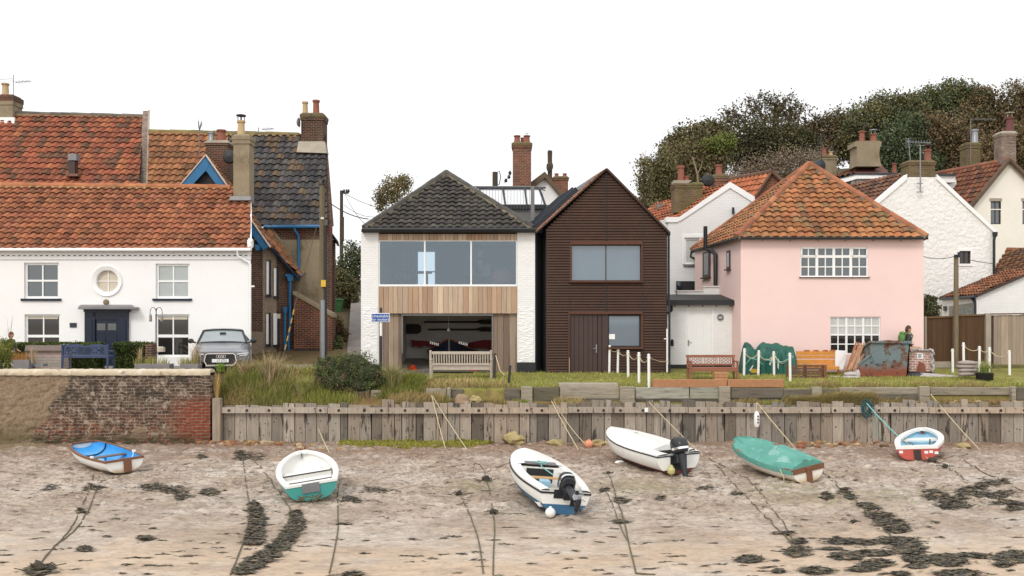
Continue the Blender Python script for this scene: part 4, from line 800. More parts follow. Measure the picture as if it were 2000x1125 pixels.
# ---- white gabled house between the steel house and the pink house
h=thing('house','white house with a kneelered gable and orange roof behind the small white shed','house',(9,41,2.2)); Y=41.0
m=MB(); pwall(m,Y,1305,432,1475,745,[(1337,464,1366,516)],.16); m.poly([W(1305,432,Y),W(1475,432,Y),W(1475,388,Y),W(1426,360,Y),W(1330,427,Y),W(1305,427,Y)])
A,B=W(1305,745,Y),W(1305,427,Y); m.poly([A,B,B+D*7,A+D*7]); A,B=W(1475,745,Y),W(1475,388,Y); m.poly([A,B,B+D*7,A+D*7]); m.build('wall',mat['white_brick'],h)
m=MB()
for P in ([(1301,424),(1301,434),(1322,434),(1331,430),(1426,367),(1426,355),(1328,423),(1320,424)],[(1426,355),(1426,367),(1474,397),(1474,384)]): m.prism([W(*q,Y-.06) for q in P],(0,.36,0))
m.build('gable_coping',mat['white_paint'],h)
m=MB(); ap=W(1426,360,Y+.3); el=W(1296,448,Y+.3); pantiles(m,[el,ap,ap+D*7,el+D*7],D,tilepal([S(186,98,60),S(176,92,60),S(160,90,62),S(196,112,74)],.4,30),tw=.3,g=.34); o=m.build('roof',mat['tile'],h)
m=MB(); er=W(1475,392,Y+.3); m.col=S(170,92,60); m.poly([ap,er,er+D*7,ap+D*7]); m.build('far_slope',mat['tile'],o)
f=win(h,1337,464,1400,516,Y,mat['white_paint'],mat['curtain'],.05,.09,sill=(mat['lead'],.06,.09)); 
m=MB(); m.pbox(1333,458,1404,464,Y-.03,.03); m.pbox(1333,464,1337,516,Y-.03,.03); m.build('window_surround',mat['white_paint'],h)
m=MB(); m.pbox(1322,549,1400,568,Y-.25,.2); m.build('planter_box',mat['black'],h)
m=MB(); m.blob(W(1327,558,Y-.3),(.14,.14,.2),.2); m.build('planter_end',mat['zinc'],h)
m=MB(); m.tube([W(1392.5,455,Y-1.0),W(1392.5,452,Y-1.0)],.01,6); m.tube([W(1432,418,Y-.1),W(1432,405,Y-.1)],.055,8); m.build('flue',mat['black'],h)
o=stack(h,1316,356,1375,415,42.2,1.1,mat['brick_moss'],mat['brick_moss'],.14)
m=MB(); m.prism([W(1316,352,42.2),W(1352,352,42.2),W(1344,358,42.2),W(1316,358,42.2)],(0,.6,0)); m.build('flaunching',mat['concrete'],o)
for k,(x,y0,w_) in enumerate(((1330,324,13),(1341,344,10))): pot(o,x,y0,357,w_,42.5,mat['terra'])
o=stack(h,1392,340,1425,385,43,.9,mat['brick_chim'],mat['brick_moss'],.2); pot(o,1404,322,342,13,43.3,mat['terra'])
m=MB(); m.lathe([(.0,.08),(.24,.03),(.3,-.06)],W(1383,352,42.9),14,RY); m.tube([W(1384,353,43),W(1393,356,43.1)],.02,5); m.build('satellite_dish',mat['black'],o)
m=MB(); m.pbox(1283,397,1300,412,46.3,.6); o2=m.build('low_stack',mat['brick_pale'],h); D=Vector((-.15,1,0))
# ---- brick gabled house behind it
h=thing('house','brick gabled house with orange tiles just behind the peak of the pink roof','house',(13,48,3)); Y=48
m=MB(); m.prism([W(1470,420,Y),W(1530,420,Y),W(1530,356,Y),W(1508,338,Y),W(1470,392,Y)],D*5); m.build('wall',mat['brick_red'],h)
m=MB(); ap=W(1508,335,Y-.15); el=W(1468,394,Y-.15); D2=Vector((-.62,1,0)); pantiles(m,[el,ap,ap+D2*5,el+D2*5],D2,tilepal([S(196,108,72),S(186,100,66),S(206,122,86)],.4,31),tw=.3,g=.36); o=m.build('roof',mat['tile'],h)
m=MB(); m.col=S(120,88,70); m.tube([ap,W(1534,360,Y-.15)],.1,6); m.tube([ap,el],.07,6); m.tube([ap,ap+D2*5],.12,6); m.build('verge',mat['tile_old'],o)
# ---- little white shed with the dark roof
h=thing('shed','low white brick lean-to shed with a black roof and white door beside the pink house','shed',(7.4,35.5,1.9)); Y=35.5
m=MB(); pwall(m,Y,1302,596,1446,714,[(1340,602,1393.5,714)],.1); m.poly([W(1446,596,Y),W(1446,745,Y),W(1440,745,38),W(1440,575,38)]); m.build('wall',mat['white_brick'],h)
m=MB(); m.pbox(1302,712,1446,742,Y-.015,.2); m.build('plinth',mat['black'],h)
m=MB(); m.pbox(1340,602,1343,714,Y-.01,.1); m.pbox(1390.5,602,1393.5,714,Y-.01,.1); m.pbox(1343,602,1390.5,605,Y-.01,.1); m.build('door_frame',mat['white_paint'],h)
m=MB(); x=1343.3
while x<1390: m.pbox(x,605.3,x+4.1,714,Y+.035,.04); x+=4.4
m.pbox(1343,605,1390.5,714,Y+.05,.04); o=m.build('door',mat['white_paint'],h); m=MB(); m.pbox(1343.5,664,1346,676,Y+.02,.03); m.bar(W(1345,668,Y-.01),W(1351,668,Y-.01),.02,.02); m.build('handle',mat['galv'],o)
m=MB(); m.prism([W(1301,589,35.25),W(1445,589,35.25),W(1440,578,36.9),W(1301,578,36.9)],(0,0,.06)); m.pbox(1301,587.5,1445,596,35.2,.14); 
for k in range(5): m.pbox(1318+k*27,596,1320+k*27,599,35.2,.1)
m.tube([W(1312,597,35.3),W(1312,606,35.35),W(1304,612,35.45)],.05,8); m.build('roof',mat['black'],h)
m=MB(); m.prism([W(1322,580,37),W(1425,580,37),W(1425,560.5,37),W(1375,560.5,37),W(1375,569,37),W(1322,569,37)],(0,.25,0)); o=m.build('parapet',mat['white_brick'],h); m=MB(); m.pbox(1374,558.5,1426,560.5,36.95,.35); m.pbox(1321,567,1374,569,36.95,.35); m.build('coping',mat['cream'],o)
m=MB(); m.lathe([(.135,0),(.135,.02),(.1,.03)],W(1407,620,Y-.002),20,RY); o=m.build('blue_plaque',mat['navy'],h)
m=MB()
for k in range(24): a,b=2*pi*k/24,2*pi*(k+1)/24; m.bar(W(1407,620,Y-.035)+Vector((cos(a),0,sin(a)))*.118,W(1407,620,Y-.035)+Vector((cos(b),0,sin(b)))*.118,.008,.01)
for z,w_ in ((.045,.10),(.012,.17),(-.02,.15),(-.052,.09)): m.bar(W(1407,620,Y-.036)+Vector((-w_/2,0,z)),W(1407,620,Y-.036)+Vector((w_/2,0,z)),.006,.016)
m.build('plaque_lettering',mat['white_paint'],o)
m=MB(); m.lathe([(.05,0),(.06,.02),(.06,.2),(.02,.27)],W(1313,676,Y-.12),8); m.bar(W(1313,664,Y-.12),W(1313,664,Y),.02,.02); m.build('wall_lantern',mat['black'],h)
# ---- pink house
h=thing('house','pale pink rendered house with a hipped orange pantile roof','house',(11.5,34.5,1.9)); Y=34.5
m=MB(); pwall(m,Y,1447,464,1804,745,[(1563,482.5,1695.5,541),(1621.5,618.5,1720,692)],.15)
C,Dd=W(1447,464,Y),W(1357,486,40.3); z0=1.7
sd=(Vector((Dd.x,Dd.y,0))-Vector((C.x,C.y,0))); L=sd.length; sd/=L; nn=Vector((sd.y,-sd.x,0)); nn=nn if nn.x<0 else -nn
m.poly([(C.x,C.y,z0),(C.x,C.y,C.z),(Dd.x,Dd.y,C.z),(Dd.x,Dd.y,z0)]); e=W(1804,464,Y); m.poly([(e.x,Y,z0),(e.x,Y,e.z),(e.x-.5,40.5,e.z),(e.x-.5,40.5,z0)]); m.build('wall',mat['pink'],h)
f=win(h,1563,482.5,1695.5,541,Y,mat['white_paint'],mat['glass'],.03,.05,vb=((.25,.10),(.5,.10),(.75,.10),(.125,.04),(.375,.04),(.625,.04),(.875,.04)),hb=((.315,.10),(.66,.04)),sill=(mat['brown_paint'],.05,.03))
m=MB()
for a,b in ((1565.5,1594),(1664.5,1693)):
    for p,q in (((a,484.5),(b,484.5)),((a,500),(b,500))): m.bar(W(*p,Y+.02),W(*q,Y+.02),.03,.06)
    for x in (a,b): m.bar(W(x,484,Y+.02),W(x,500.5,Y+.02),.06,.03)
m.build('casement',mat['white_paint'],f)
f=win(h,1621.5,618.5,1720,692,Y,mat['white_paint'],mat['glass_dark'],.05,.04,vb=((.333,.075),(.667,.075),(.167,.04),(.5,.04),(.833,.04)),hb=((.25,.04),(.48,.06),(.73,.04)))
m=MB(); m.pbox(1623,620,1719,652,Y+.075,.004); m.build('net_curtain',mat['curtain'],f)
def side(u0,u1,y0,y1,o=0,d=.06):   # box standing on the side wall; u metres from the front corner, photo rows at that place
    P=Vector((C.x,C.y,0))+sd*u0; Q_=Vector((C.x,C.y,0))+sd*u1; za=RZ(y0,P.y); zb=RZ(y1,P.y); return [Vector((p.x,p.y,z))+nn*o for p,z in ((P,zb),(Q_,zb),(Q_,za),(P,za))],nn*d
def u_at(x):  # distance along the side wall of photo column x
    a=(x-1000)/F; return (a*C.y-C.x)/(sd.x-a*sd.y)
for x0,x1,y0,y1,nm in ((1373.5,1388,490,540,'window'),(1420.5,1427,489,525,'window')):
    P,v=side(u_at(x1),u_at(x0),y0,y1,.005,.03); m=MB(); m.prism(P,v); f=m.build(nm,mat['brown_paint'],h)
    P,v=side(u_at(x1-(3 if x1<1400 else 1.5)),u_at(x0+(3 if x1<1400 else 1.5)),y0+4,y1-4,.037,.004); m=MB(); m.prism(P,v); m.build('pane',mat['glass'],f)
    P,v=side(u_at(x1)-.05,u_at(x0)+.05,y1,y1+2.5,.0,.12); m=MB(); m.prism(P,v); m.build('sill',mat['brown_paint'],f)
eF=W(1439,464,34.2); eR=W(1809,464,34.2); eB=W(1351,487,40.6); eB.z=eF.z; eR2=Vector((eR.x-.6,40.6,eF.z)); ap=W(1580,320,37.4)
TP=tilepal([S(130,84,60),S(160,98,64),S(178,108,68),S(188,118,78),S(150,110,80),S(176,116,84)],.35,40)
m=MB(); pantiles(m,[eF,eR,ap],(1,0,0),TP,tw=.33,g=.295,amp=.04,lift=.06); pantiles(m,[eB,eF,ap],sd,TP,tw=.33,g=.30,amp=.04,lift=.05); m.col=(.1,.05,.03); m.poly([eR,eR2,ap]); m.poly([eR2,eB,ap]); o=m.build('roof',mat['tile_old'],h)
m=MB(); RC=tilepal([S(176,104,76),S(164,96,70),S(188,118,88)],.4,3)
for e in (eF,eR,eB): ridge(m,ap+Vector((0,0,.02)),e+Vector((0,0,.05)),.12,RC,.40,bed=S(140,124,104))
m.build('hip',mat['tile'],o)
m=MB(); q=Vector((0,0,-.02)); m.tube([eB+q,eF+q,eR+q+Vector((.06,0,0))],.055,8); m.tube([eB+q,eB+q+Vector((-.05,0,-.25)),eB+Vector((.2,0,-.4))],.05,8); m.build('gutter',mat['black'],h)
m=MB()
for k in range(6): x=1488+k*54; m.bar(W(x,464,34.45),W(x+2,472,34.45),.015,.015)
m.build('gutter_bracket',mat['brown_paint'],h)
m=MB(); uA=u_at(1402.5); P=lambda u,y,o:(lambda B:Vector((B.x,B.y,RZ(y,B.y))))(Vector((C.x,C.y,0))+sd*u+nn*o)
m.tube([P(u_at(1394),442,.35),P(u_at(1394),487,.35),P(u_at(1399),489,.22),P(u_at(1403),497,.12),P(u_at(1403),558,.12)],.085,10); m.build('flue_pipe',mat['black'],h,True)
# ---- tall white stone gable to the right
h=thing('house','white stone gable house with a tall aerial, right of the pink house','house',(18,42,2.5)); Y=42.0
m=MB(); pwall(m,Y,1715,452,1942,745,[(1874,490,1896,515)],.14); m.poly([W(1715,452,Y),W(1942,452,Y),W(1830,346,Y),W(1774,346,Y),W(1715,395,Y)])
A,B=W(1942,745,Y),W(1942,452,Y); m.poly([A,B,B+D*8,A+D*8]); m.build('wall',mat['rough_white'],h)
m=MB()
for P in ([(1772,340),(1772,350),(1706,406),(1706,396)],[(1830,340),(1946,449),(1944,456),(1830,350)]): m=MB(); m.prism([W(*q,Y-.08) for q in P],(0,.4,0)); m.build('gable_coping',mat['white_paint'],h)
m=MB(); ap=W(1790,331,Y+.3); el=W(1690,417,Y+.3); D3=Vector((-.28,1,0)); pantiles(m,[el,ap,ap+D3*6,el+D3*6],D3,tilepal([S(96,62,52),S(116,72,58),S(130,86,70),S(84,62,56)],.4,41),tw=.3,g=.34); o=m.build('roof',mat['tile_dark'],h)
m=MB(); er=W(1944,452,Y+.3); m.col=S(110,74,60); m.poly([W(1815,338,Y+.3),er,er+D*7,W(1815,338,Y+.3)+D*7]); m.build('far_slope',mat['tile_dark'],o)
f=win(h,1874,490,1896,515,Y,mat['brown_paint'],mat['glass_dark'],.05,.05,vb=((.5,.04),)); m=MB()
for a in ((1870,486,1900,490),(1870,515,1900,519.5),(1870,490,1874,515),(1896,490,1900,515)): m.pbox(*a,Y-.04,.04)
m.build('window_surround',mat['white_paint'],f)
o=stack(h,1773,313,1830,350,Y-.02,.95,mat['brick_moss'],mat['brick_moss'],.12); pot(o,1812,292,315,13,Y+.4,mat['terra'],mat['brown_paint'])
m=MB(); m.tube([W(1797.5,376,41.85),W(1797.5,284,41.85)],.03,6); m.tube([W(1770,277,41.85),W(1818,279,41.85)],.018,5); m.tube([W(1790,284,41.85),W(1806,284,41.85)],.018,5)
for k in range(9): x=1772+k*5.5; m.tube([W(x,277+k*.2,41.6),W(x,277+k*.2,42.1)],.009,4); m.tube([W(x,274,41.85),W(x,281,41.85)],.009,4)
for y in (358,375): m.bar(W(1791,y,41.8),W(1803,y,41.8),.05,.04)
m.tube([W(1778,315,41.85),W(1776,292,41.85),W(1774,270,41.85)],.016,5)
for k in range(5): m.tube([W(1768,272+k*4,41.85),W(1780,270+k*4,41.85)],.01,4)
m.build('aerial',mat['galv'],h)
m=MB(); m.lathe([(.1,0),(.12,.2)],W(1943.5,462,41.85),8); m.tube([W(1947,455,41.8),W(1943.5,458,41.85),W(1941.5,470,41.85),W(1941.5,535,41.85)],.06,8); m.build('downpipe',mat['black'],h)
# ---- house behind with the white dormer and flared chimney
h=thing('house','house behind with a white flat-roofed dormer and a wide flared chimney','house',(18,50,4)); Y=50.0
m=MB(); m.prism([W(1655,400,Y),W(1663,352,Y),W(1868,352,Y),W(1868,400,Y)],(0,4,0)); m.build('wall',mat['white_paint'],h)
m=MB(); m.prism([W(1630,352,Y-.5),W(1672,340,Y-.5),W(1756,340,Y-.5),W(1756,348,Y-.5),W(1674,349,Y-.5),W(1630,362,Y-.5)],(0,.3,0)); m.pbox(1756,343,1866,356,Y-.4,.3); m.build('fascia',mat['white_paint'],h)
m=MB(); m.prism([W(1628,352,Y-.55),W(1672,338,Y-.55),W(1770,337,Y-.55),W(1868,340,Y-.55),W(1868,343,Y-.55),W(1672,341,Y-.55)],(0,4,0)); m.build('dormer_roof',mat['zinc'],h)
for a in ((1690,353,1705,388),(1672,352,1679,368),(1672,369,1679,384),(1709,372,1722,386),(1843,355,1855,372)): win(h,*a,Y,mat['white_paint'],mat['glass'],-.08,.07)
m=MB(); pantiles(m,[W(1610,352,Y+.2),W(1672,338,Y+.2),W(1690,322,Y+3),W(1676,324,Y+3)],(1,0,0),tilepal([S(150,92,72),S(130,84,70)],.4,43),tw=.3,g=.34); m.col=S(120,70,60); m.prism([W(1671,338,Y+.2),W(1737,338,Y+.2),W(1722,322,Y+2),W(1676,322,Y+2)],(0,.1,0)); m.build('roof',mat['tile_old'],h)
m=MB(); rows=[]
for y,a,b in ((325,1672,1722),(318,1673,1720),(300,1675,1717),(287,1674,1719),(286,1670,1721),(277,1670,1722),(275,1674,1718)):
    rows.append([W(a,y,Y+.2),W(b,y,Y+.2),W(b,y,Y+.2)+Vector((0,1.1,0)),W(a,y,Y+.2)+Vector((0,1.1,0)),W(a,y,Y+.2)])
m.grid(rows); m.poly(rows[-1][:4]); o=m.build('chimney',mat['render_grey'],h); pot(o,1683.5,256,277,11,Y+.7,mat['terra']); pot(o,1705.5,262,277,12,Y+.7,mat['terra'],mat['galv'])
pot(h,1746.5,319,338,9,Y+1,mat['terra'])
o=stack(h,1602,303,1637,348,52,1.1,mat['render_grey'],mat['brick_moss'],.14); pot(o,1610,289,305,9,52.4,mat['terra']); pot(o,1623,296,305,7,52.4,mat['pot_cream'])
m=MB(); m.tube([W(1604,345,51.9),W(1604,262,51.9)],.02,5); m.tube([W(1605,266,51.9),W(1638,266,51.9)],.014,4); m.lathe([(.0,.08),(.26,.03),(.32,-.06)],W(1602,322,51.9),12,RY); m.build('aerial',mat['zinc'],o)
# ---- cream house at the right edge
h=thing('house','cream rendered gable house with a dark red roof at the right edge','house',(25,48,3)); Y=48.0
m=MB(); pwall(m,Y,1893,408,2080,745,[(1935,393+17,1955,438)] if 0 else [(1935,410,1955,438),(1997,410,2012,438)],.14)
m.poly([W(1893,408,Y),W(1935,408,Y),W(1935,393,Y),W(1955,393,Y),W(1955,408,Y),W(1997,408,Y),W(1997,393,Y),W(2012,393,Y),W(2012,408,Y),W(2080,408,Y),W(1975,311,Y)]); A,B=W(1893,745,Y),W(1893,408,Y); m.poly([A,B,B+D*8,A+D*8]); m.build('wall',mat['cream'],h)
for a,b in((1935,1955),(1997,2012)):
    win(h,a,393,b,438,Y,mat['brown_paint'],mat['glass'],.05,.05,vb=((.5,.03),)); m=MB(); m.pbox(a-2,387,b+2,393,Y-.02,.02); m.build('arch',mat['concrete'],h)
m=MB(); ap=W(1972,312,Y-.2); el=W(1888,414,Y-.2); D4=Vector((-.38,1,0)); pantiles(m,[el,ap,ap+D4*6.5,el+D4*6.5],D4,tilepal([S(104,60,50),S(126,70,54),S(140,84,62),S(96,66,58)],.4,44),tw=.3,g=.34); o=m.build('roof',mat['tile_dark'],h)
m=MB(); ridge(m,ap,ap+D4*6.5,.13,tilepal([S(160,96,76),S(150,92,74)],.4,3),.45); m.col=S(108,88,74); m.tube([ap+Vector((-.05,-.03,0)),el],.12,6); m.tube([ap,W(2080,418,Y-.2)],.12,6); m.build('verge',mat['tile_old'],o)
m=MB(); m.col=S(108,74,60); q=W(2080,414,Y-.1); m.poly([ap,q,q+D*6.5,ap+D*6.5]); m.build('far_slope',mat['tile_dark'],o)
o=stack(h,1955.5,256,1988,318,Y-.1,.9,mat['brick_pale'],mat['concrete'],.14); pot(o,1972,229,257,14,Y+.3,M('dark_red_clay',S(104,58,56),.7,.15,4),mat['concrete'])
o=stack(h,1887,278,1918,336,51,.9,mat['brick_moss'],mat['brick_moss'],.18); pot(o,1904,253,279,12,51.4,mat['galv']); aerial(o,1896,232,328,50.9,(1896,233,1946,233),8)
# ---- low tiled outhouse in front of the stone gable
h=thing('outhouse','low white outhouse with an orange tiled roof behind the brown fence','outhouse',(18,38,2.2))
E1,E2=W(1836,582,41.6),W(1906,577,37.5); U1,U2=W(1965,528,41.6),W(2030,524,37.5)
m=MB(); pantiles(m,[E1,E2,U2,U1],(E2-E1),tilepal([S(126,74,56),S(148,88,62),S(166,100,72),S(110,74,60)],.4,45),tw=.3,g=.34); o=m.build('roof',mat['tile_old'],h)
m=MB(); m.bar(E1,U1,.12,.1,(0,1,0)); m.build('flashing',mat['zinc'],o)
m=MB(); pantiles(m,[W(1934,536,43.5),W(2040,524,41.7),W(2040,484,43.5),W(1966,488,45)],(1,0,0),tilepal([S(126,80,62),S(140,92,68),S(110,78,64)],.4,46),tw=.3,g=.36); ridge(m,W(1966,488,45),W(2050,488,43.6),.12,tilepal([S(150,90,66)],.3,1)); o=m.build('upper_roof',mat['tile_old'],h)
m=MB(); w0=E2+Vector((.08,.1,0)); m.prism([Vector((w0.x,37.6,1.9)),Vector((U2.x,37.6,1.9)),Vector((U2.x,37.6,U2.z-.1)),Vector((w0.x,37.6,w0.z-.05))],(E1-E2)*.96); m.build('wall',mat['white_brick'],h)
m=MB(); m.bar(E2+Vector((.02,-.02,-.02)),U2+Vector((0,-.02,-.02)),.1,.06,(0,1,0)); m.build('verge',mat['brown_paint'],o)
fw=lambda x,y:W(x,y,1/((1/41.5)+(1/37.7-1/41.5)*(x-1840)/66))
m=MB(); m.poly([fw(1840,586),fw(1905,583),fw(1905,745),fw(1840,745)]); m.build('side_wall',mat['white_render'],h)
m=MB(); m.prism([fw(1853,598),fw(1903,591),fw(1903,700),fw(1853,700)],(-.03,-.06,0)); f=m.build('double_door',M('sage_paint',S(150,152,138),.6,.05,2),h)
m=MB()
for a,b in ((1857,1868),(1872,1884),(1888,1900)): m.prism([fw(a,603)+Vector((-.04,-.075,0)),fw(b,601)+Vector((-.04,-.075,0)),fw(b,680)+Vector((-.04,-.075,0)),fw(a,680)+Vector((-.04,-.075,0))],(0,.01,0))
m.build('pane',mat['glass'],f)
m=MB(); m.tube([E1+Vector((0,0,-.05)),E2+Vector((-.05,0,-.05))],.06,8); m.tube([fw(1900,582)+Vector((-.1,-.1,0)),fw(1905,592)+Vector((-.05,-.1,0)),fw(1905,615)+Vector((-.05,-.1,0))],.06,8); m.build('gutter',mat['zinc'],h)
m=MB(); m.prism([fw(1844,598),fw(1849,598),fw(1849,607),fw(1844,607)],(-.1,-.12,0)); m.build('wall_lamp',mat['zinc'],h)
# ---- brown panel fence, then pale close boarding
h=thing('panel_fence','brown panel fence with concrete posts, pale close boarding at its right end','fence',(17,35.8,1.9)); Y=35.8; r=random.Random(9)
for a,b,y0 in ((1811,1864,621),(1868,1928,617.5)):
    m=MB(); x=a
    while x<b: c=S(92,66,44); k=r.uniform(.85,1.12); m.col=(c[0]*k,c[1]*k,c[2]*k); m.pbox(x,y0+(x-a)*-.03,min(b,x+3.4),706,Y+r.uniform(0,.01),.04); x+=3.6
    o=m.build('fence_panel',mat['fence'],h); m=MB(); m.col=S(120,92,66); m.bar(W(a,y0-1,Y-.01),W(b,y0-3,Y-.01),.07,.06); m.build('capping',mat['fence'],o)
m=MB(); x=1941
while x<2080: c=S(168,150,132); k=r.uniform(.82,1.12); m.col=(c[0]*k,c[1]*k,c[2]*k); m.pbox(x,616-(x-1941)*.03+r.uniform(-.5,.5),x+7,712,Y-.15+r.uniform(0,.02),.03); x+=7.3
o=m.build('close_boarding',mat['fence'],h); m=MB(); m.col=S(110,82,60); m.bar(W(1936,613.5,Y-.16),W(2080,611,Y-.16),.09,.05); m.build('capping',mat['fence'],o)
for a,y0,b in ((1806.5,618,1810.5),(1864,616,1868.5),(1926,612,1936)): m=MB(); m.pbox(a,y0,b,735,Y-.12,.14); m.build('post',mat['concrete'],h,bevel=.01)
m=MB(); m.pbox(1936,616,1941.5,720,Y-.1,.1); m.build('gate_post',mat['brown_paint'],h)
m=MB(); m.pbox(1811,706,1930,718,Y-.02,.06); m.build('gravel_board',mat['concrete'],h)
# ---------------------------------------------------------------- trees, shrubs, hedges, grass
def leafcloud(blobs,n,size,pal,per=14,sig=.16,shell=.45,jit=.11):
    """loose leaves in clumps through ellipsoids (cx,cy,cz,rx,ry,rz)"""
    B=np.array(blobs,float); w=B[:,3]*B[:,5]; k=max(1,n//per); bi=NR.choice(len(B),k,p=w/w.sum())
    d=NR.normal(size=(k,3)); d/=np.linalg.norm(d,axis=1)[:,None]; rad=shell+(1-shell)*NR.random(k)**.7; rad*=1+.22*NR.normal(size=k)*.6
    cc=B[bi,:3]+d*rad[:,None]*B[bi,3:6]
    rep=np.repeat(np.arange(k),per); N=len(rep); p=cc[rep]+NR.normal(size=(N,3))*(sig*np.minimum(B[bi,3],1.9))[rep][:,None]
    a=NR.normal(size=(N,3)); a/=np.linalg.norm(a,axis=1)[:,None]; b=np.cross(a,NR.normal(size=(N,3))); b/=np.linalg.norm(b,axis=1)[:,None]+1e-9
    s=size*NR.uniform(.6,1.4,N)[:,None]; P=np.stack([p-a*s,p-b*s*.55,p+a*s,p+b*s*.55],1)
    pal=np.array(pal); ci=NR.integers(0,len(pal),k)[rep]; C=pal[ci]*(1+jit*NR.normal(size=(N,1))*.8).clip(.35,1.8); return P,C
def crown(name,parent,blobs,n,size,pal,**k): return npmesh(name,*leafcloud(blobs,n,size,pal,**k),mat['leaf'],parent)
def trunk(parent,base,top,r0,limbs,name='trunk',fork=.45):
    m=MB(); base=Vector(base); top=Vector(top); rr=random.Random(int(base.x*31))
    m.tube([base,base.lerp(top,.35)+Vector((rr.uniform(-.1,.1),0,0)),base.lerp(top,.7),top],[r0,r0*.8,r0*.55,r0*.2],7)
    for q in limbs:
        q=Vector(q); s_=base.lerp(top,rr.uniform(fork,.8)); md=s_.lerp(q,.5)+Vector((rr.uniform(-.2,.2),rr.uniform(-.2,.2),.15)); m.tube([s_,md,q],[r0*.42,r0*.26,r0*.08],5)
        for e in range(3): t=q+Vector((rr.uniform(-1,1),rr.uniform(-1,1),rr.uniform(.1,1)))*1.1; m.tube([md.lerp(q,.6),t],[r0*.12,r0*.03],4)
    return m.build(name,mat['bark'],parent,True)
def tree(name,label,Y,spec,n,size,pal,base_y=430,group='trees on the hill behind the roofs',r0=.25,cat='tree',**k):
    """spec: crown lumps as (x,y,rx,ry) in the photo, taken out to distance Y with real depth"""
    s=Y/F; bl=[(RX(x,Y),Y+rng.uniform(-.3,.3)*rx*s,RZ(y,Y),rx*s,rx*s*.8,ry*s) for x,y,rx,ry in spec]
    cx=sum(b[0] for b in bl)/len(bl); bz=min(RZ(base_y,Y),min(b[2] for b in bl)-.6); g=gzs(cx,Y); bz=min(bz,max(g,bz-9))
    o=thing(name,label,cat,(cx,Y,bz),group); top=max(bl,key=lambda b:b[2]); trunk(o,(cx,Y,bz),(top[0]*.5+cx*.5,Y,top[2]),r0,[b[:3] for b in bl])
    crown('crown',o,bl,int(n*1.9),size*.74,pal,**k); return o
L=lambda *c:[S(*q,1.25) for q in c]
OLV=L((98,94,62),(86,84,54),(108,100,68),(76,74,50),(114,100,72)); DKG=L((72,72,50),(62,64,46),(82,80,54),(56,56,42),(86,78,54)); BRN=L((104,88,64),(90,76,56),(114,94,70),(80,70,52),(98,90,62)); OAK=L((80,74,54),(72,66,48),(90,80,60),(64,60,44)); GRN=L((84,92,66),(72,82,60),(94,100,72),(64,72,54)); GRY=L((112,100,88),(98,86,74),(124,112,98)); BRT=L((100,108,56),(90,98,50),(110,116,62))
tree('tree','feathery olive tree nearest the steel house roof, at the left end of the wood',60,[(1278,345,30,42),(1292,380,34,42),(1270,395,22,36),(1300,330,26,30)],5200,.11,OLV,sig=.2)
tree('tree','slim hanging twigs of a thin pale tree beside the steel house gable',58,[(1258,352,18,26),(1256,320,14,16),(1262,388,20,34)],900,.10,OLV,sig=.3)
tree('tree','broad olive brown tree with a pale slanting trunk above the white gable',64,[(1340,320,52,44),(1370,345,48,44),(1330,365,46,40),(1390,310,40,34),(1300,355,30,40)],11000,.12,OLV+BRN[:2])
tree('tree','dark rounded tree at the top of the left slope of the wood',68,[(1350,280,44,30),(1395,262,42,28),(1320,300,34,28)],7000,.13,OLV+DKG[:2])
tree('shrub','small bright green ivy clump in the dark wood above the white gable',63,[(1402,284,28,16),(1418,274,20,12)],2600,.09,BRT,cat='shrub',base_y=330)
tree('oak_tree','open-crowned dark oak standing highest above the white gable',70,[(1442,222,32,24),(1480,205,40,20),(1522,200,40,20),(1560,226,38,24),(1500,236,56,22),(1590,244,22,18),(1425,242,24,18),(1546,208,30,18)],2300,.13,OAK,sig=.14,per=20,r0=.5,base_y=330,shell=.4)
tree('tree','dark green evergreen mass under the oak',66,[(1470,272,52,34),(1510,290,56,34),(1545,270,44,30),(1450,300,40,30),(1490,322,46,24),(1570,285,36,30)],12000,.13,DKG)
tree('thicket','bare grey-brown thicket just behind the pink roof peak',58,[(1490,335,50,24),(1540,322,48,24),(1580,330,40,26),(1450,352,34,20),(1600,318,30,24)],6500,.08,GRY+BRN[:1],sig=.25,cat='thicket',base_y=380)
tree('tree','brown leaved tree behind the left aerial chimney',70,[(1605,256,36,26),(1640,240,34,24),(1625,290,40,36),(1580,268,28,24),(1655,268,30,30)],6500,.13,BRN+OAK[:2],sig=.2)
tree('tree','tall green tree above the flared chimney',68,[(1690,240,46,34),(1735,215,44,34),(1710,290,50,36),(1765,225,34,40),(1670,280,34,34)],11500,.13,GRN[:2]+OLV[:3]+DKG[:1])
tree('tree','dark blue-green conifer left of the tall aerial',63,[(1752,290,42,44),(1745,335,44,40),(1780,260,36,40),(1800,330,40,34)],10000,.12,L((76,86,60),(66,76,54),(86,94,66),(60,66,50)))
tree('tree','highest green treetop above the tall aerial',72,[(1830,190,38,22),(1865,180,34,20),(1850,215,52,30),(1800,214,34,28),(1890,196,26,24)],8500,.13,GRN[:3]+OLV[:2])
tree('tree','russet tree in the middle right of the wood',64,[(1850,270,50,40),(1810,262,36,40),(1880,310,48,36),(1840,330,44,30)],9500,.13,BRN)
tree('tree','brown tree with a green tip left of the brick chimney at right',70,[(1918,190,26,24),(1935,225,44,36),(1900,240,38,36),(1950,260,46,40)],8000,.13,BRN+GRN[:1])
tree('tree','russet tree at the right edge of the wood',69,[(1985,196,40,34),(2010,240,46,44),(1965,250,36,44),(2030,200,40,40)],7500,.13,BRN+OAK[:1])
tree('tree','low russet bush between the two right-hand chimneys',60,[(1940,300,34,40),(1925,330,36,30),(1995,290,40,50)],6500,.12,BRN)
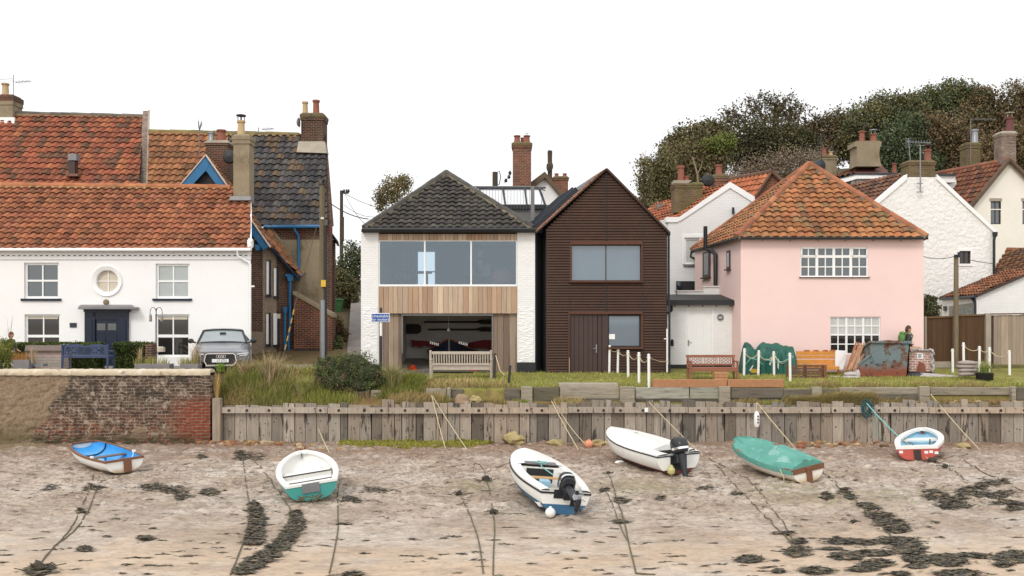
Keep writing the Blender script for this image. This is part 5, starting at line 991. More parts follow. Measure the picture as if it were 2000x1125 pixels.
tree('tree','thin autumn tree behind the black roof of the boat house',52,[(770,372,28,22),(752,384,22,20),(790,358,16,16),(745,398,14,16)],1900,.085,L((104,100,66),(88,84,54),(124,106,74)),sig=.24,group='trees by the lane',base_y=470,r0=.1)
tree('tree','green bush rising over the end of the lane',58,[(690,510,26,36),(672,560,24,40),(700,545,18,36),(655,545,20,40)],5200,.10,GRN+OLV[:2],group='trees by the lane',base_y=600)
tree('shrub','olive shrub behind the green bin',55,[(668,560,26,36),(655,590,22,24),(684,585,18,26)],4200,.09,OLV+GRN[:1],group='trees by the lane',cat='shrub',base_y=620)
tree('shrub','reddish shrub at the foot of the lane bank',42,[(655,640,16,22),(668,655,12,18)],1800,.06,L((96,72,58),(110,84,66),(84,84,50)),group='shrubs beside the lane',cat='shrub',base_y=690,r0=.05)
tree('shrub','green leafy shrub beside the brick house corner',40,[(655,675,14,20),(662,690,14,14)],1600,.06,GRN+BRT[:1],group='shrubs beside the lane',cat='shrub',base_y=710,r0=.05)
tree('shrub','dark evergreen bush against the right corner of the pink house',36.5,[(1812,606,18,24),(1818,590,10,14),(1800,600,12,24)],2600,.07,DKG+GRN[:1],group='garden shrubs',cat='shrub',base_y=690,r0=.06)
tree('shrub','green feathery bush at the left end of the sea wall',29.4,[(6,690,24,26),(14,672,12,12),(20,705,16,16),(-20,690,26,30)],4200,.032,L((104,112,50),(86,96,44),(124,124,66)),group='garden shrubs',cat='shrub',base_y=722,r0=.05)
m=MB(); m.prism([W(702,552,62),W(690,560,62),W(690,590,62),W(712,590,62),W(712,550,62)],(0,1,0)); tag(m.build('brick_outbuilding',mat['brick_red'],loc=W(700,590,62)),'small red brick outbuilding at the top of the lane','outbuilding')
m=MB(); m.tube([W(1366,395,59.5),W(1362,340,59.5),W(1356,318,59.7),W(1352,306,60)],[.09,.07,.04,.02],6); m.tube([W(1362,340,59.5),W(1369,326,59.6),W(1372,314,59.8)],[.04,.025,.012],5); tag(m.build('bare_trunk',M('pale_birch_bark',S(140,122,98),.8,.2,4),loc=W(1366,395,59.5),smooth=True),'pale forked birch stem standing in the olive wood above the white gable','tree')
# hedges
def hedge(label,x0,x1,y0,Y,d,n,zb=2.0):
    o=thing('hedge',label,'hedge',W((x0+x1)/2,722,Y),'clipped hedges of the white cottage'); X0,X1,Z1=RX(x0,Y),RX(x1,Y),RZ(y0,Y)
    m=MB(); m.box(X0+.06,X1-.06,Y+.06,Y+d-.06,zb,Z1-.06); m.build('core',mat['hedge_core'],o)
    q=NR.random((n,3)); P=np.stack([X0+(X1-X0)*q[:,0],Y+d*q[:,1],zb+(Z1-zb)*q[:,2]],-1); f=NR.integers(0,5,n)
    P[f==0,1]=Y; P[f==1,1]=Y; P[f==2,2]=Z1; P[f==3,0]=X0; P[f==4,0]=X1; P+=NR.normal(size=P.shape)*.025
    a=NR.normal(size=(n,3)); a/=np.linalg.norm(a,axis=1)[:,None]; b=np.cross(a,NR.normal(size=(n,3))); b/=np.linalg.norm(b,axis=1)[:,None]; s_=.03*NR.uniform(.6,1.4,(n,1))
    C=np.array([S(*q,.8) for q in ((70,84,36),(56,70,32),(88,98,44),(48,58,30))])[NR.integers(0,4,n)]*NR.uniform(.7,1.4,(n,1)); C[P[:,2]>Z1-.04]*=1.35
    npmesh('foliage',np.stack([P-a*s_,P-b*s_*.6,P+a*s_,P+b*s_*.6],1),C,mat['leaf'],o)
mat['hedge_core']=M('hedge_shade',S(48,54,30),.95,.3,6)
hedge('long clipped green hedge behind the navy bench and timber chest',30,186,671,31.6,.7,9000); hedge('short square clipped hedge between the navy door and the parked car',221,283,671,31.3,.9,5500)
m=MB(); m.pbox(283,672,297,722,31.2,.45); tag(m.build('brick_pier',mat['brick_dark'],bevel=.02,loc=W(290,720,31.2)),'short dark brick pier at the end of the square hedge','pier')
# the big dome-shaped bush and its neighbours on the bank
o=thing('bush','big dark dome-shaped bush on the bank below the boat house sign','bush',W(680,768,29.6)); s_=29.6/F
bl=[(RX(x,29.6),29.75+dy,RZ(y,29.6),rx*s_,rx*s_*.8,ry*s_) for x,y,rx,ry,dy in ((648,728,36,30,0),(684,718,44,31,.1),(718,731,34,25,-.1),(665,745,42,22,-.2),(708,752,36,18,-.2),(634,720,22,20,0),(744,740,22,17,0),(668,712,22,20,.1),(704,716,20,18,.1))]
crown('foliage',o,bl,24000,.024,L((76,86,52),(64,74,46),(94,100,60),(100,82,64),(82,92,52),(56,62,40),(108,90,74)),per=30,sig=.09,shell=.72)
m=MB()
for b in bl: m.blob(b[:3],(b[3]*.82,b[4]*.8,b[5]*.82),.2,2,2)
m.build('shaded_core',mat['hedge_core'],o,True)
def blades(B,h,lean,wd,C,seg=2):
    """grass blades: base points, heights, lean vectors"""
    n=len(B); ang=NR.random(n)*2*pi; ax=np.stack([np.cos(ang),np.sin(ang)*.4,0*ang],-1)*wd[:,None]; up=np.zeros((n,3)); up[:,2]=h
    l=lean*h[:,None]; mid=B+up*.6+l*.28; tip=B+up*(1-.35*np.minimum(1,np.linalg.norm(lean,axis=1))**2)[:,None]+l
    return np.concatenate([np.stack([B-ax,B+ax,mid+ax*.7,mid-ax*.7],1),np.stack([mid-ax*.7,mid+ax*.7,tip+ax*.12,tip-ax*.12],1)]),np.concatenate([C*.9,C*1.08])
PALG=np.array([S(150,158,66),S(140,144,72),S(172,172,88),S(122,124,70),S(188,178,112)]); PALT=np.array([S(176,156,104),S(158,138,92),S(196,176,124),S(128,130,72),S(140,112,76)])
GB=[];GC=[]
def sow(n,x0,x1,y0,y1,h0,h1,pal,lean=.35,wind=(0,0),wd=.008,thin=None,zo=-.02,patch=1.2,pmix=None):
    X=NR.uniform(x0,x1,n);Y=NR.uniform(y0,y1,n)
    k=fbm(X+50,Y+20,patch,3); keep=NR.random(n)<(np.clip((k-.25)*2.4,.05,1) if thin is None else thin(X,Y)); X,Y,k=X[keep],Y[keep],k[keep]; n=len(X)
    B=np.stack([X,Y,gz(X,Y)+zo],-1); h=NR.uniform(h0,h1,n)*(.6+.8*k); ln=NR.normal(size=(n,3))*lean; ln[:,2]=0; ln[:,0]+=wind[0]; ln[:,1]+=wind[1]
    ci=NR.integers(0,len(pal),n); C=pal[ci]*NR.uniform(.75,1.25,(n,1))
    if pmix is not None: s2=k+NR.normal(size=n)*.08>.57; C[s2]=pmix[NR.integers(0,len(pmix),s2.sum())]*NR.uniform(.75,1.25,(s2.sum(),1))
    p,c=blades(B,h,ln,np.full(n,wd),C); GB.append(p); GC.append(c)
xl=lambda x,Y:RX(x,Y)
sow(26000,-1.4,17.2,29.5,34,.05,.11,PALG,.4,thin=lambda X,Y:np.full(len(X),1.0),pmix=PALG[[2,4,0]])
sow(9000,-1.6,17.2,29.45,29.95,.08,.17,PALG,.4,wind=(.1,-.25),pmix=PALT[:4])
sow(5000,9.8,17.2,29.45,30.2,.12,.26,np.concatenate([PALG,PALT[:2]]),.35,wind=(.1,-.2),pmix=PALT[:3])
sow(15000,-9.35,-2.0,28.62,30.9,.14,.36,PALT,.4,wind=(.15,-.2),pmix=PALG[[1,3,0,2]],patch=.9)
sow(3200,-9.3,-7.0,28.64,29.7,.2,.45,PALT,.4,wind=(.15,-.2),pmix=PALG[[1,3]],thin=lambda X,Y:np.ones(len(X)))
sow(5000,-9.3,-4.4,29.6,31.4,.2,.5,PALT[[0,2,3]],.35,pmix=PALG[[0,1,3]])
sow(2600,-4.3,-2.9,29.2,30.4,.3,.55,PALG[[1,3,0]]*.85,.35,wind=(.3,-.1),thin=lambda X,Y:np.ones(len(X)))
sow(2200,-3.9,-2.2,28.7,29.3,.2,.42,PALT[[0,1,2]],.3,wind=(.3,-.25),thin=lambda X,Y:np.ones(len(X)))
sow(2600,-3.0,-.2,29.45,31.2,.12,.3,PALG,.4,pmix=PALT[:3])
for x0,x1,n,h,pl,wv in ((1530,1700,7500,.50,PALT[[0,1,2,3]],(.7,-.4)),(1560,1650,1200,.3,PALG,(.5,-.4)),(1438,1480,600,.28,PALT,(.3,-.3)),(1492,1525,420,.22,PALG,(.2,-.3)),(1080,1140,520,.3,PALT[[0,2]],(.3,-.2)),(1000,1030,320,.18,PALG,(0,-.2)),(1140,1215,350,.14,PALT,(0,-.2)),(1235,1400,600,.12,PALG,(0,-.2)),(1700,1780,900,.3,PALT,(.5,-.4)),(1830,1985,1100,.2,PALT,(0,-.3)),(840,990,1400,.2,PALT,(.1,-.3)),(870,960,700,.16,PALT[[4,1]],(0,-.3))):
    sow(n,xl(x0,28.9),xl(x1,28.9),28.66,29.24,h*.5,h,pl,.25,wind=wv,thin=lambda X,Y:np.ones(len(X)))
tag(npmesh('grass',np.concatenate(GB),np.concatenate(GC),mat['leaf']),'rough yellow-green grass on the lawn and dry tussocks on the bank','grass',kind='stuff')
GB.clear();GC.clear()
n=6500; x=NR.uniform(662,962,n); y=866+NR.uniform(-6,14,n)*np.sin(np.clip((x-655)/300,0,1)*pi)**.4*(.6+.4*fbm(x,x,.03,2)); Yg=ZC*F/(y-HY); Yg=np.minimum(Yg,28.45); B=np.stack([(x-1000)*Yg/F,Yg,mudz((x-1000)*Yg/F,Yg)],-1)
p,c=blades(B,NR.uniform(.04,.12,n),NR.normal(size=(n,3))*[.4,.4,0],np.full(n,.01),np.array([S(150,148,60),S(168,162,76),S(126,128,54)])[NR.integers(0,3,n)]*NR.uniform(.8,1.2,(n,1)))
tag(npmesh('salt_grass',p,c,mat['leaf']),'strip of yellow-green salt grass along the foot of the piles','grass',kind='stuff')
# dry twiggy shrubs and tufts on the bank
def tuft(name,label,x,y,Y,n,h,spread,pal,cat='shrub',group='dry plants on the bank',wd=.008,up=.6):
    o=thing(name,label,cat,W(x,y,Y),group); b=np.array(W(x,y,Y)); d=NR.normal(size=(n,3))*[spread,spread*.7,0]; B=b+NR.normal(size=(n,3))*[spread*.12,spread*.1,.02]
    hh=h*NR.uniform(.45,1.1,n); pl=np.array(pal); P,C=blades(B,hh,d/ max(h,.01)*up,np.full(n,wd),pl[NR.integers(0,len(pl),n)]*NR.uniform(.75,1.25,(n,1))); npmesh('foliage',P,C,mat['leaf'],o); return o
STR=[S(196,170,132),S(176,150,118),S(206,186,150),S(150,128,104)]
tuft('dry_shrub','pale straw-coloured twiggy shrub spreading on the bank before the brick house',528,752,29.7,520,1.05,.75,STR+[S(120,126,70)],wd=.010)
tuft('dry_shrub','smaller bleached twiggy shrub right of the parked car',478,745,29.9,300,.75,.5,STR+[S(128,120,72)],wd=.009)
tuft('grass_tuft','tall dry straw tuft at the end of the sea wall',424,790,28.5,220,.95,.16,[S(196,166,106),S(180,150,96)],group='tufts by the sea wall')
tuft('grass_tuft','bright green weed tuft in front of the car number plate',430,724,29.2,150,.26,.3,[S(120,150,60),S(140,166,70)],group='tufts by the sea wall',wd=.014)
tuft('grass_tuft','green grass clump on the bank left of the dark bush',592,770,29.0,420,.6,.5,[S(130,138,74),S(150,150,84),S(168,156,100)],group='dry plants on the bank')
tuft('grass_tuft','tall green grass mound right of the dark bush',766,762,29.6,800,.85,.62,[S(122,128,72),S(140,140,82),S(164,152,104),S(106,112,66),S(176,158,116)],group='dry plants on the bank')
# rubble, rock
m=MB(); rk=random.Random(4)
for a,b,y0,y1,n in ((428,560,848,872,60),(440,520,846,862,25),(1555,1690,860,876,34),(1690,1800,866,874,12),(960,1240,866,874,14),(560,700,866,880,16),(850,950,778,790,10),(1700,2000,772,786,34)):
    for k in range(n):
        x,y=rk.uniform(a,b),rk.uniform(y0,y1); 
        if y<800: p=Vector((RX(x,28.95),28.95+rk.uniform(-.2,.2),1.17))
        else: p=G(x,y); p.y=min(p.y,28.3)
        s_=rk.uniform(.04,.13); c=rk.choice([S(150,116,82),S(168,138,96),S(142,92,66),S(120,98,76),S(180,160,126)]); m.col=c; m.blob(p+Vector((0,0,s_*.3)),(s_*1.3,s_,s_*.7),.5,1.6,1,k)
tag(m.build('rubble',mat['matt'],smooth=False),'broken stones and brick bits along the foot of the walls','rubble',kind='stuff')
mat['rock']=M('lichen_rock',S(176,158,112),.95,.25,4,.8,14,stain=[(S(110,98,72),3,.5,.68,.7),(S(150,140,70),5,.55,.7,.5)])
m=MB(); p=G(1002,866); p.y=28.2; m.blob(p+Vector((0,0,.17)),(.32,.25,.21),.45,1.5,3,5); m.blob(p+Vector((.12,-.02,.05)),(.25,.2,.12),.4,1.5,2,6); tag(m.build('rock',mat['rock'],loc=p),'big ochre rock at the foot of the piles behind the white and blue boat','rock')
for x,y,s_,lb in ((1087,866,.2,'low ochre stone left of the pink buoy'),(1168,866,.18,'mossy stone right of the pink buoy'),(1882,872,.16,'pale stone below the right-hand rope end')):
    m=MB(); p=G(x,y+3); p.y=min(p.y,28.2); m.blob(p+Vector((0,0,.06)),(s_*1.3,s_,s_*.6),.5,1.6,2,x); tag(m.build('rock',mat['rock'],loc=p),lb,'rock',group='small rocks by the piles')
m=MB(); p=Vector((RX(903,28.7),28.65,1.2)); m.blob(p+Vector((0,0,.12)),(.22,.18,.2),.5,2,2,8); tag(m.build('hessian_sack',M('faded_sack',S(160,138,112),.95,.2,6,.5,20),loc=p),'faded sack slumped on the bank above the piles','sack')
m=MB(); p=Vector((RX(929,28.75),28.75,1.2)); m.blob(p+Vector((0,0,.1)),(.17,.14,.15),.6,2,2,3); tag(m.build('rock',mat['rock'],loc=p),'dark lump of rock beside the sack on the bank','rock',group='small rocks by the piles')
# ---------------------------------------------------------------- things on the lawn and forecourt
def gy(x,Y): return gzs(RX(x,Y),Y)
def at(x,Y,dz=0): return Vector((RX(x,Y),Y,gy(x,Y)+dz))
def wbox(m,c,*a): m.col=c; m.box(*a)
# pale slatted bench in front of the boat store, seen from behind
p=at(900,32.0); o=thing('park_bench','long pale weathered wooden bench seen from behind before the boat store','bench',p); x0,x1=RX(838.5,32),RX(962,32); z=p.z; Y=32.0
TK=S(196,182,168); seat_z=z+.45; top=RZ(684,32)
def wd(name,f,col=TK,bev=.006,mt='wood',par=None):
    m=MB(); m.col=col; f(m); return m.build(name,mat[mt],par or o,bevel=bev)
for x in (x0+.05,x1-.05):
    wd('rear_leg',lambda m:m.bar((x,Y,z-.05),(x,Y-.12,top),.075,.075,(0,1,0))); wd('front_leg',lambda m:m.box(x-.035,x+.035,Y+.5,Y+.57,z-.05,z+.66)); wd('armrest',lambda m:m.box(x-.04,x+.04,Y-.14,Y+.6,z+.66,z+.71))
wd('backrest',lambda m:(m.bar((x0+.09,Y-.105,top-.09),(x1-.09,Y-.105,top-.09),.04,.1),m.bar((x0+.09,Y-.03,z+.53),(x1-.09,Y-.03,z+.53),.04,.07),[m.bar((x0+.16+k*(x1-x0-.32)/21,Y-.035,z+.56),(x0+.16+k*(x1-x0-.32)/21,Y-.10,top-.13),.05,.018,(0,1,0)) for k in range(22)]))
wd('seat',lambda m:[m.box(x0+.03,x1-.03,Y+.02+k*.1,Y+.1+k*.1,seat_z-.03,seat_z) for k in range(6)]+[m.box(x0+.09,x1-.09,Y-.02,Y+.02,seat_z-.12,seat_z-.03)])
# brown lattice-backed bench
p=at(1395,31.2); o=thing('lattice_bench','reddish brown wooden bench with three lattice panels before the white shed','bench',p); z=p.z; Y=31.2; a,b=RX(1347,Y),RX(1443,Y); BR=S(152,98,76); top=RZ(694,Y)
for x in (a+.04,b-.04):
    wd('front_leg',lambda m:m.box(x-.03,x+.03,Y,Y+.06,z-.05,z+.66),BR); wd('rear_leg',lambda m:m.bar((x,Y+.5,z-.05),(x,Y+.6,top-.02),.06,.06,(0,1,0)),BR); wd('armrest',lambda m:m.box(x-.035,x+.035,Y-.03,Y+.6,z+.66,z+.70),BR)
wd('seat',lambda m:[m.box(a+.02,b-.02,Y+.02+k*.09,Y+.1+k*.09,z+.44,z+.47) for k in range(6)]+[m.box(a+.07,b-.07,Y,Y+.03,z+.35,z+.44)],BR)
def lat(m):
    m.bar((a-.01,Y+.59,top-.05),(b+.01,Y+.59,top-.05),.05,.085); m.bar((a+.06,Y+.54,z+.56),(b-.06,Y+.54,z+.56),.04,.06); w=(b-a-.1)/3; zt,zb=top-.09,z+.6
    for k in range(3):
        l=a+.05+w*k; 
        for x in (l+.04,l+.1,l+w-.1,l+w-.04): m.bar((x,Y+.545,zb),(x,Y+.585,zt),.025,.025,(0,1,0))
        l0,l1=l+.13,l+w-.13
        for i in range(-2,3):
            for s_ in (1,-1):
                p0=[l0,zb];p1=[l1,zt]
                q0=Vector((l0,Y+.56+.004*s_,(zb if s_>0 else zt)+i*(zt-zb)/2)); q1=Vector((l1,Y+.56+.004*s_,(zt if s_>0 else zb)+i*(zt-zb)/2)); d=q1-q0
                t0,t1=0,1
                for lim,sg in ((zb,1),(zt,-1)):
                    f0,f1=(q0.z-lim)*sg,(q1.z-lim)*sg
                    if f0<0 and f1<0: t0=2
                    elif f0<0: t0=max(t0,f0/(f0-f1))
                    elif f1<0: t1=min(t1,f0/(f0-f1))
                if t1-t0>.05: m.bar(q0+d*t0,q0+d*t1,.02,.03,(0,1,0))
wd('lattice_back',lat,BR,0)
o=thing('timber_crate','small new pine box leaning under the brown lattice bench','box',at(1408,30.9)); wd('panel',lambda m:[m.pbox(1396,727.5+k*5,1422,732+k*5,30.9,.3) for k in range(4)],S(190,136,98))
o=thing('low_table','low brown slatted table behind the brown lattice bench','table',at(1370,33.5)); z=gy(1370,33.5); wd('table_top',lambda m:[m.box(RX(1342,33.5),RX(1393,33.5),33.3+k*.12,33.4+k*.12,z+.34,z+.38) for k in range(4)],BR)
for x in (1344,1391): wd('leg',lambda m:m.box(RX(x,33.5)-.03,RX(x,33.5)+.03,33.4,33.5,z-.03,z+.34),BR)
# white rope posts
def posts(lst,grp,lab,sags,rope='rope_pale'):
    first=None; tops=[]
    for (x,y0,y1),lb in zip(lst,lab):
        Yb=(ZC-1.7)*F/(y1-HY); 
        for _ in range(4): Yb=(ZC-gzs(RX(x,Yb),Yb))*F/(y1-HY)
        Yb=min(max(Yb,29.5),33.15 if 'tarpaulin' in grp else 34); q=at(x,Yb); h_=RZ(y0,Yb)-q.z
        if first is None:
            t=thing('rope_post',lb,'post',q,grp); m=MB(); m.col=(.80,.79,.76); m.lathe([(.045,-.15),(.045,1.0),(.05,1.0),(.05,1.02),(.02,1.04)],q,10); c=m.build('shaft',mat['paint'],t,True); t.scale=(1,1,h_); first=t
            m=MB(); m.col=(.6,.6,.58); m.tube([q+Vector((-.07,0,.93)),q+Vector((.07,0,.93))],.012,6); m.build('eyelet',mat['paint'],t)
        else:
            t=copy_tree(first); t.location=q; t.scale=(1,1,h_); t['label']=lb
        t.rotation_euler=(0,R(rng.uniform(-1.5,1.5)),0); tops.append(q+Vector((0,0,h_*.93)))
    for k,sg in sags:
        a,b=tops[k],tops[k+1]; m=MB(); m.tube([a.lerp(b,t/8)-Vector((0,0,sg*4*(t/8)*(1-t/8))) for t in range(9)],.014,6)
        tag(m.build('rope',mat[rope],loc=a),'thin rope slung from the '+lab[k][:60].split(' of ')[0].split(',')[0]+' to its next neighbour' if 0 else ROPL[(grp,k)],'rope',group='ropes between '+grp)
ROPL={}
g1='white posts before the steel house'
for k,t in enumerate(('between the tallest white post and its neighbour at the brown door','sagging deepest right after the second white post before the steel house','in the middle of the five white posts before the steel house','between the two right-hand white posts before the steel house window')): ROPL[(g1,k)]='pale rope '+t
posts([(1190,676,722),(1206.5,681,734),(1227,686,739),(1248,690,748),(1267.5,693.5,755)],g1,['thick white rope post standing nearest the brown door handle','second white rope post from the brown door, below the notice','middle one of five white rope posts before the steel house','fourth white rope post from the brown door, before the slats','white rope post standing lowest, at the end of the new sleepers'],[(0,.09),(1,.14),(2,.18),(3,.2)])
g2='white posts before the green tarpaulin'
for k,t in enumerate(('over the left part of the green tarpaulin','over the middle of the green tarpaulin','over the right part of the green tarpaulin')): ROPL[(g2,k)]='slack pale rope '+t
posts([(1453,682,732),(1481,686,733),(1512,688,737),(1543.5,691,745)],g2,['white rope post at the pink house corner, left of the tarpaulin','white rope post before the left fold of the green tarpaulin','white rope post before the middle of the green tarpaulin','white rope post standing before the stacked brown slats'],[(0,.22),(1,.24),(2,.3)])
g3='white posts by the panel fence'
for k,t in enumerate(('from the leaning white post to the tall one by the sandbags','from the tall white post by the sandbags towards the planter','above the black planter','from the planter towards the right edge of the close boarding')): ROPL[(g3,k)]='thin rope '+t
posts([(1861,683,727),(1882.5,671,712),(1913,678,722),(1932.5,680,722),(1972,686,736)],g3,['short leaning white post before the brown fence panel','tall white post rising behind the stacked sandbags','white post right behind the left side of the black planter','white post right behind the right side of the black planter','white post standing alone before the pale close boarding'],[(1,.12),(2,.1),(3,.2)])
m=MB(); q=at(1267.5,29.6,.95); e=W(1307,706,33.6); m.tube([q,q.lerp(e,.5)-Vector((0,0,.06)),e],.012,5); tag(m.build('rope',mat['rope_pale'],loc=q),'pale rope from the lowest white post to the shed downpipe','rope')
o=thing('white_pole','thin white pole against the corner of the steel house','pole',at(1303,33.6)); m=MB(); z=gy(1303,33.6); m.tube([W(1303,727,33.7),W(1303,642,33.7)],.03,6); m.build('shaft',mat['white_paint'],o); m=MB(); m.tube([W(1297,662,33.65),W(1304,662,33.7)],.02,5); m.build('hook',mat['white_paint'],o)
for x,Y,h_,ln,lb in ((993,30.6,.62,.06,'dark leaning stake on the lawn right of the pale bench'),(965,31.8,.9,.03,'dark stake touching the right end of the pale bench'),(412,28.55,.8,0,'grey stake at the end of the sea wall before the car')):
    m=MB(); q=at(x,Y); m.col=S(60,56,52); m.bar(q-Vector((0,0,.1)),q+Vector((ln,0,h_)),.09,.06,(0,1,0)); tag(m.build('stake',mat['wood'],loc=q,bevel=.01),lb,'stake',group='dark stakes')
m=MB(); a=at(968,31.8,.85); b=at(993,30.6,.35); m.tube([a,a.lerp(b,.35)-Vector((0,0,.32)),a.lerp(b,.7)-Vector((0,0,.25)),b],.016,6); tag(m.build('rope',mat['rope_pale'],loc=a),'pale rope hanging between the two dark stakes beside the pale bench','rope')
m=MB(); q=at(1112,33.6); m.tube([q,q+Vector((0,0,.6))],.014,5); tag(m.build('cane',mat['pot_cream'],loc=q),'thin cane standing before the left edge of the brown door','cane')
# blue sign
o=thing('road_sign','blue road sign reading Unsuitable for motors on a grey post','sign',at(744,33.0)); Y=33.0; m=MB(); m.tube([at(744,Y,-.1),W(744,601,Y)],.045,10); m.build('post',mat['zinc'],o,True)
m=MB(); m.tube([W(744,629,Y),W(744,656,Y)],.047,10); m.build('tape',mat['white_paint'],o,True)
mat['sign_blue']=M('sign_blue',S(20,84,170),.4,.04,2); m=MB(); m.m=0; m.pbox(724.4,611.6,761,629,Y-.08,.025); m.build('sign_panel',[mat['white_paint']],o,bevel=.012)
m=MB(); m.pbox(725.6,612.8,759.8,627.8,Y-.084,.004); m.build('blue_face',mat['sign_blue'],o); m=MB(); textmesh(m,'Unsuitable',.142,W(742.7,617.3,Y-.09)); textmesh(m,'for motors',.142,W(742.7,624.0,Y-.09)); m.build('lettering',mat['white_paint'],o)
# poles and wires
o=thing('telegraph_pole','weathered telegraph pole with a grey metal guard before the brick house','pole',at(631,34.5)); m=MB(); m.tube([at(631.5,34.5,-.3),W(629,352,34.5)],[.135,.105],12); m.build('shaft',M('old_pole',S(112,100,78),.9,.25,3,.4,8,an=(4,4,.5)),o,True)
m=MB(); m.tube([W(631,586,34.42),W(631,706,34.42)],.10,10); m.build('guard',mat['galv'],o,True); m=MB(); m.tube([W(635.5,440,34.4),W(636.5,706,34.4)],.05,8); m.build('cable_duct',mat['black'],o,True)
m=MB(); m.col=S(220,180,60); m.pbox(627,547,636,560,34.28,.05); m.col=S(225,222,215); m.pbox(626.5,424,632,428,34.35,.05); m.build('tag',mat['paint'],o); m=MB(); m.tube([W(629,356,34.4),W(634,350,34.4),W(636,362,34.4)],.05,6); m.bar(W(622,360,34.4),W(637,358,34.4),.05,.06); m.build('bracket',mat['black'],o)
o=thing('stay_wire','stay rope of the telegraph pole with yellow guard stripes','stay wire',W(553,692,34.5)); m=MB(); m.tube([W(619,441,34.5),W(592,540,34.5),W(575,600,34.5),W(553,700,34.5)],.013,6); m.build('rope',mat['rope_dark'],o); m=MB()
for k in range(5): a=W(574.5,604,34.48).lerp(W(555,690,34.48),k/5); b=W(574.5,604,34.48).lerp(W(555,690,34.48),(k+.6)/5); m.col=S(196,150,66); m.tube([a,b],.028,6)
m.build('guard_stripe',mat['paint'],o)
def wire(lb,a,b,sag,r=.014,mt='wire'):
    m=MB(); m.tube([a.lerp(b,t/10)-Vector((0,0,sag*4*(t/10)*(1-t/10))) for t in range(11)],r,5); tag(m.build('overhead_wire',mat[mt],loc=a),lb,'wire',group='overhead wires')
wire('pale service wire from the pole top to the white cottage corner',W(626,354,34.5),W(488,476,34.8),.05,.009,'rope_dark')
wire('thick black wire from the telegraph pole down to the boat house roof',W(633,388,34.5),W(720,428,34.6),.15,.02); wire('thin wire from the pole behind the lane towards the boat house chimney',W(672,378,70),W(1010,372,60),1.6,.02)
wire('sagging thin wire at the lane end, below the others',W(672,400,70),W(760,418,62),.5,.018); wire('steep thin wire from the lane pole to the black hipped roof',W(674,380,70),W(715,440,45),.2,.016); wire('wire from the short garden pole across the white stone gable',W(1867,500,35.6),W(1942,515,41.7),.05,.014); wire('wire running from behind the pink house to the short garden pole',W(1804,501,38),W(1867,500,35.6),.1,.014)
o=thing('telegraph_pole','distant telegraph pole rising above the lane','pole',W(667,560,70)); m=MB(); m.tube([W(667,560,70),W(667,372,70)],[.16,.12],8); m.tube([W(669.5,470,69.8),W(669.5,424,69.8)],.1,6); m.build('shaft',mat['bark'],o); m=MB(); m.bar(W(664,377,69.9),W(681,377,69.9),.08,.12); 
for x in (672,677,681): m.lathe([(.06,0),(.09,.1),(.05,.25)],W(x,376,69.9),6)
m.build('cross_arm',mat['black'],o)
o=thing('telegraph_pole','pole with loops of cable left of the tall brick chimney','pole',W(968,420,55)); m=MB(); m.tube([W(967,430,55),W(967,336,55)],.16,8); m.build('shaft',mat['bark'],o); m=MB(); m.tube([W(970,338,54.9),W(975,334,54.9),W(978,345,54.9),W(975,360,54.9),W(969,362,54.9)],.03,5); m.bar(W(985,358,54.9),W(998,340,54.9),.03,.03); 
for x,y in ((996,341),(994,349),(988,356)): m.lathe([(.07,0),(.1,.1),(.05,.22)],W(x,y,54.8),6)
m.build('cable_loop',mat['black'],o)
o=thing('telegraph_pole','ivy-marked pole behind the pointed white gable','pole',W(1074,420,52)); m=MB(); m.tube([W(1074,400,52),W(1074,298,52)],.13,8); m.build('shaft',mat['bark'],o); m=MB(); m.blob(W(1074,326,51.9),(.2,.15,.3),.3,2); m.lathe([(.13,0),(.14,.3),(.1,.35)],W(1074,306,52),8); m.build('junction_box',mat['bark'],o)
o=thing('telegraph_pole','short wooden pole before the brown fence and outhouse','pole',W(1867,700,35.6)); m=MB(); m.tube([W(1867,745,35.6),W(1867.5,498,35.6)],[.10,.085],10); m.build('shaft',M('short_pole',S(126,112,88),.9,.25,3,.4,8,an=(4,4,.5)),o,True); m=MB(); m.bar(W(1864,499,35.5),W(1874,501,35.5),.1,.08); m.lathe([(.05,0),(.06,.15)],W(1873,500,35.4),6); m.build('bracket',mat['zinc'],o)
# wheelie bin
o=thing('wheelie_bin','green wheelie bin beside the lane','bin',W(658,613,53)); s_=53/F; m=MB(); m.prism([W(651,614,53),W(665,614,53),W(667,587,53),W(649,587,53)],(0,.6,0)); m.build('body',M('green_plastic',S(62,112,62),.5,.06,2),o,bevel=.02); m=MB(); m.prism([W(648,587,52.95),W(668,587,52.95),W(667,583,52.98),W(650,583,52.98)],(0,.7,0)); m.build('lid',M('green_lid',S(52,98,54),.5,.06,2),o,bevel=.02)
# green tarpaulin pile
mat['tarp']=M('dark_green_tarpaulin',S(34,96,82),.45,.2,2.5,.6,5,stain=[(S(20,62,54),2,.52,.66,.7)])
p=at(1505,33.4); m=MB(); rows=[]
for j in range(26):
    v=j/25; row=[]
    for i in range(49):
        u=i/48; X=RX(1452+u*108,33.4); prof=1.0+.16*math.exp(-((u-.12)/.08)**2)+.13*math.exp(-((u-.43)/.10)**2)+.12*math.exp(-((u-.66)/.12)**2)-.12*math.exp(-((u-.28)/.05)**2); edge=min(1,u/.07)**.5*min(1,(1-u)/.03)**.5
        f=sin(min(v,1)*pi)**.35 if 0<v<1 else 0; wr=.05*noise.noise(Vector((u*26,v*5+u*9,2)))+.06*noise.noise(Vector((u*11,v*3.5,5)))+.03*noise.noise(Vector((u*50,v*16,8)))
        row.append(Vector((X+wr*.6,33.5+v*.85-.06*(1-f)+wr,p.z-.02+prof*edge*f*1.02+wr*.6*f)))
    rows.append(row)
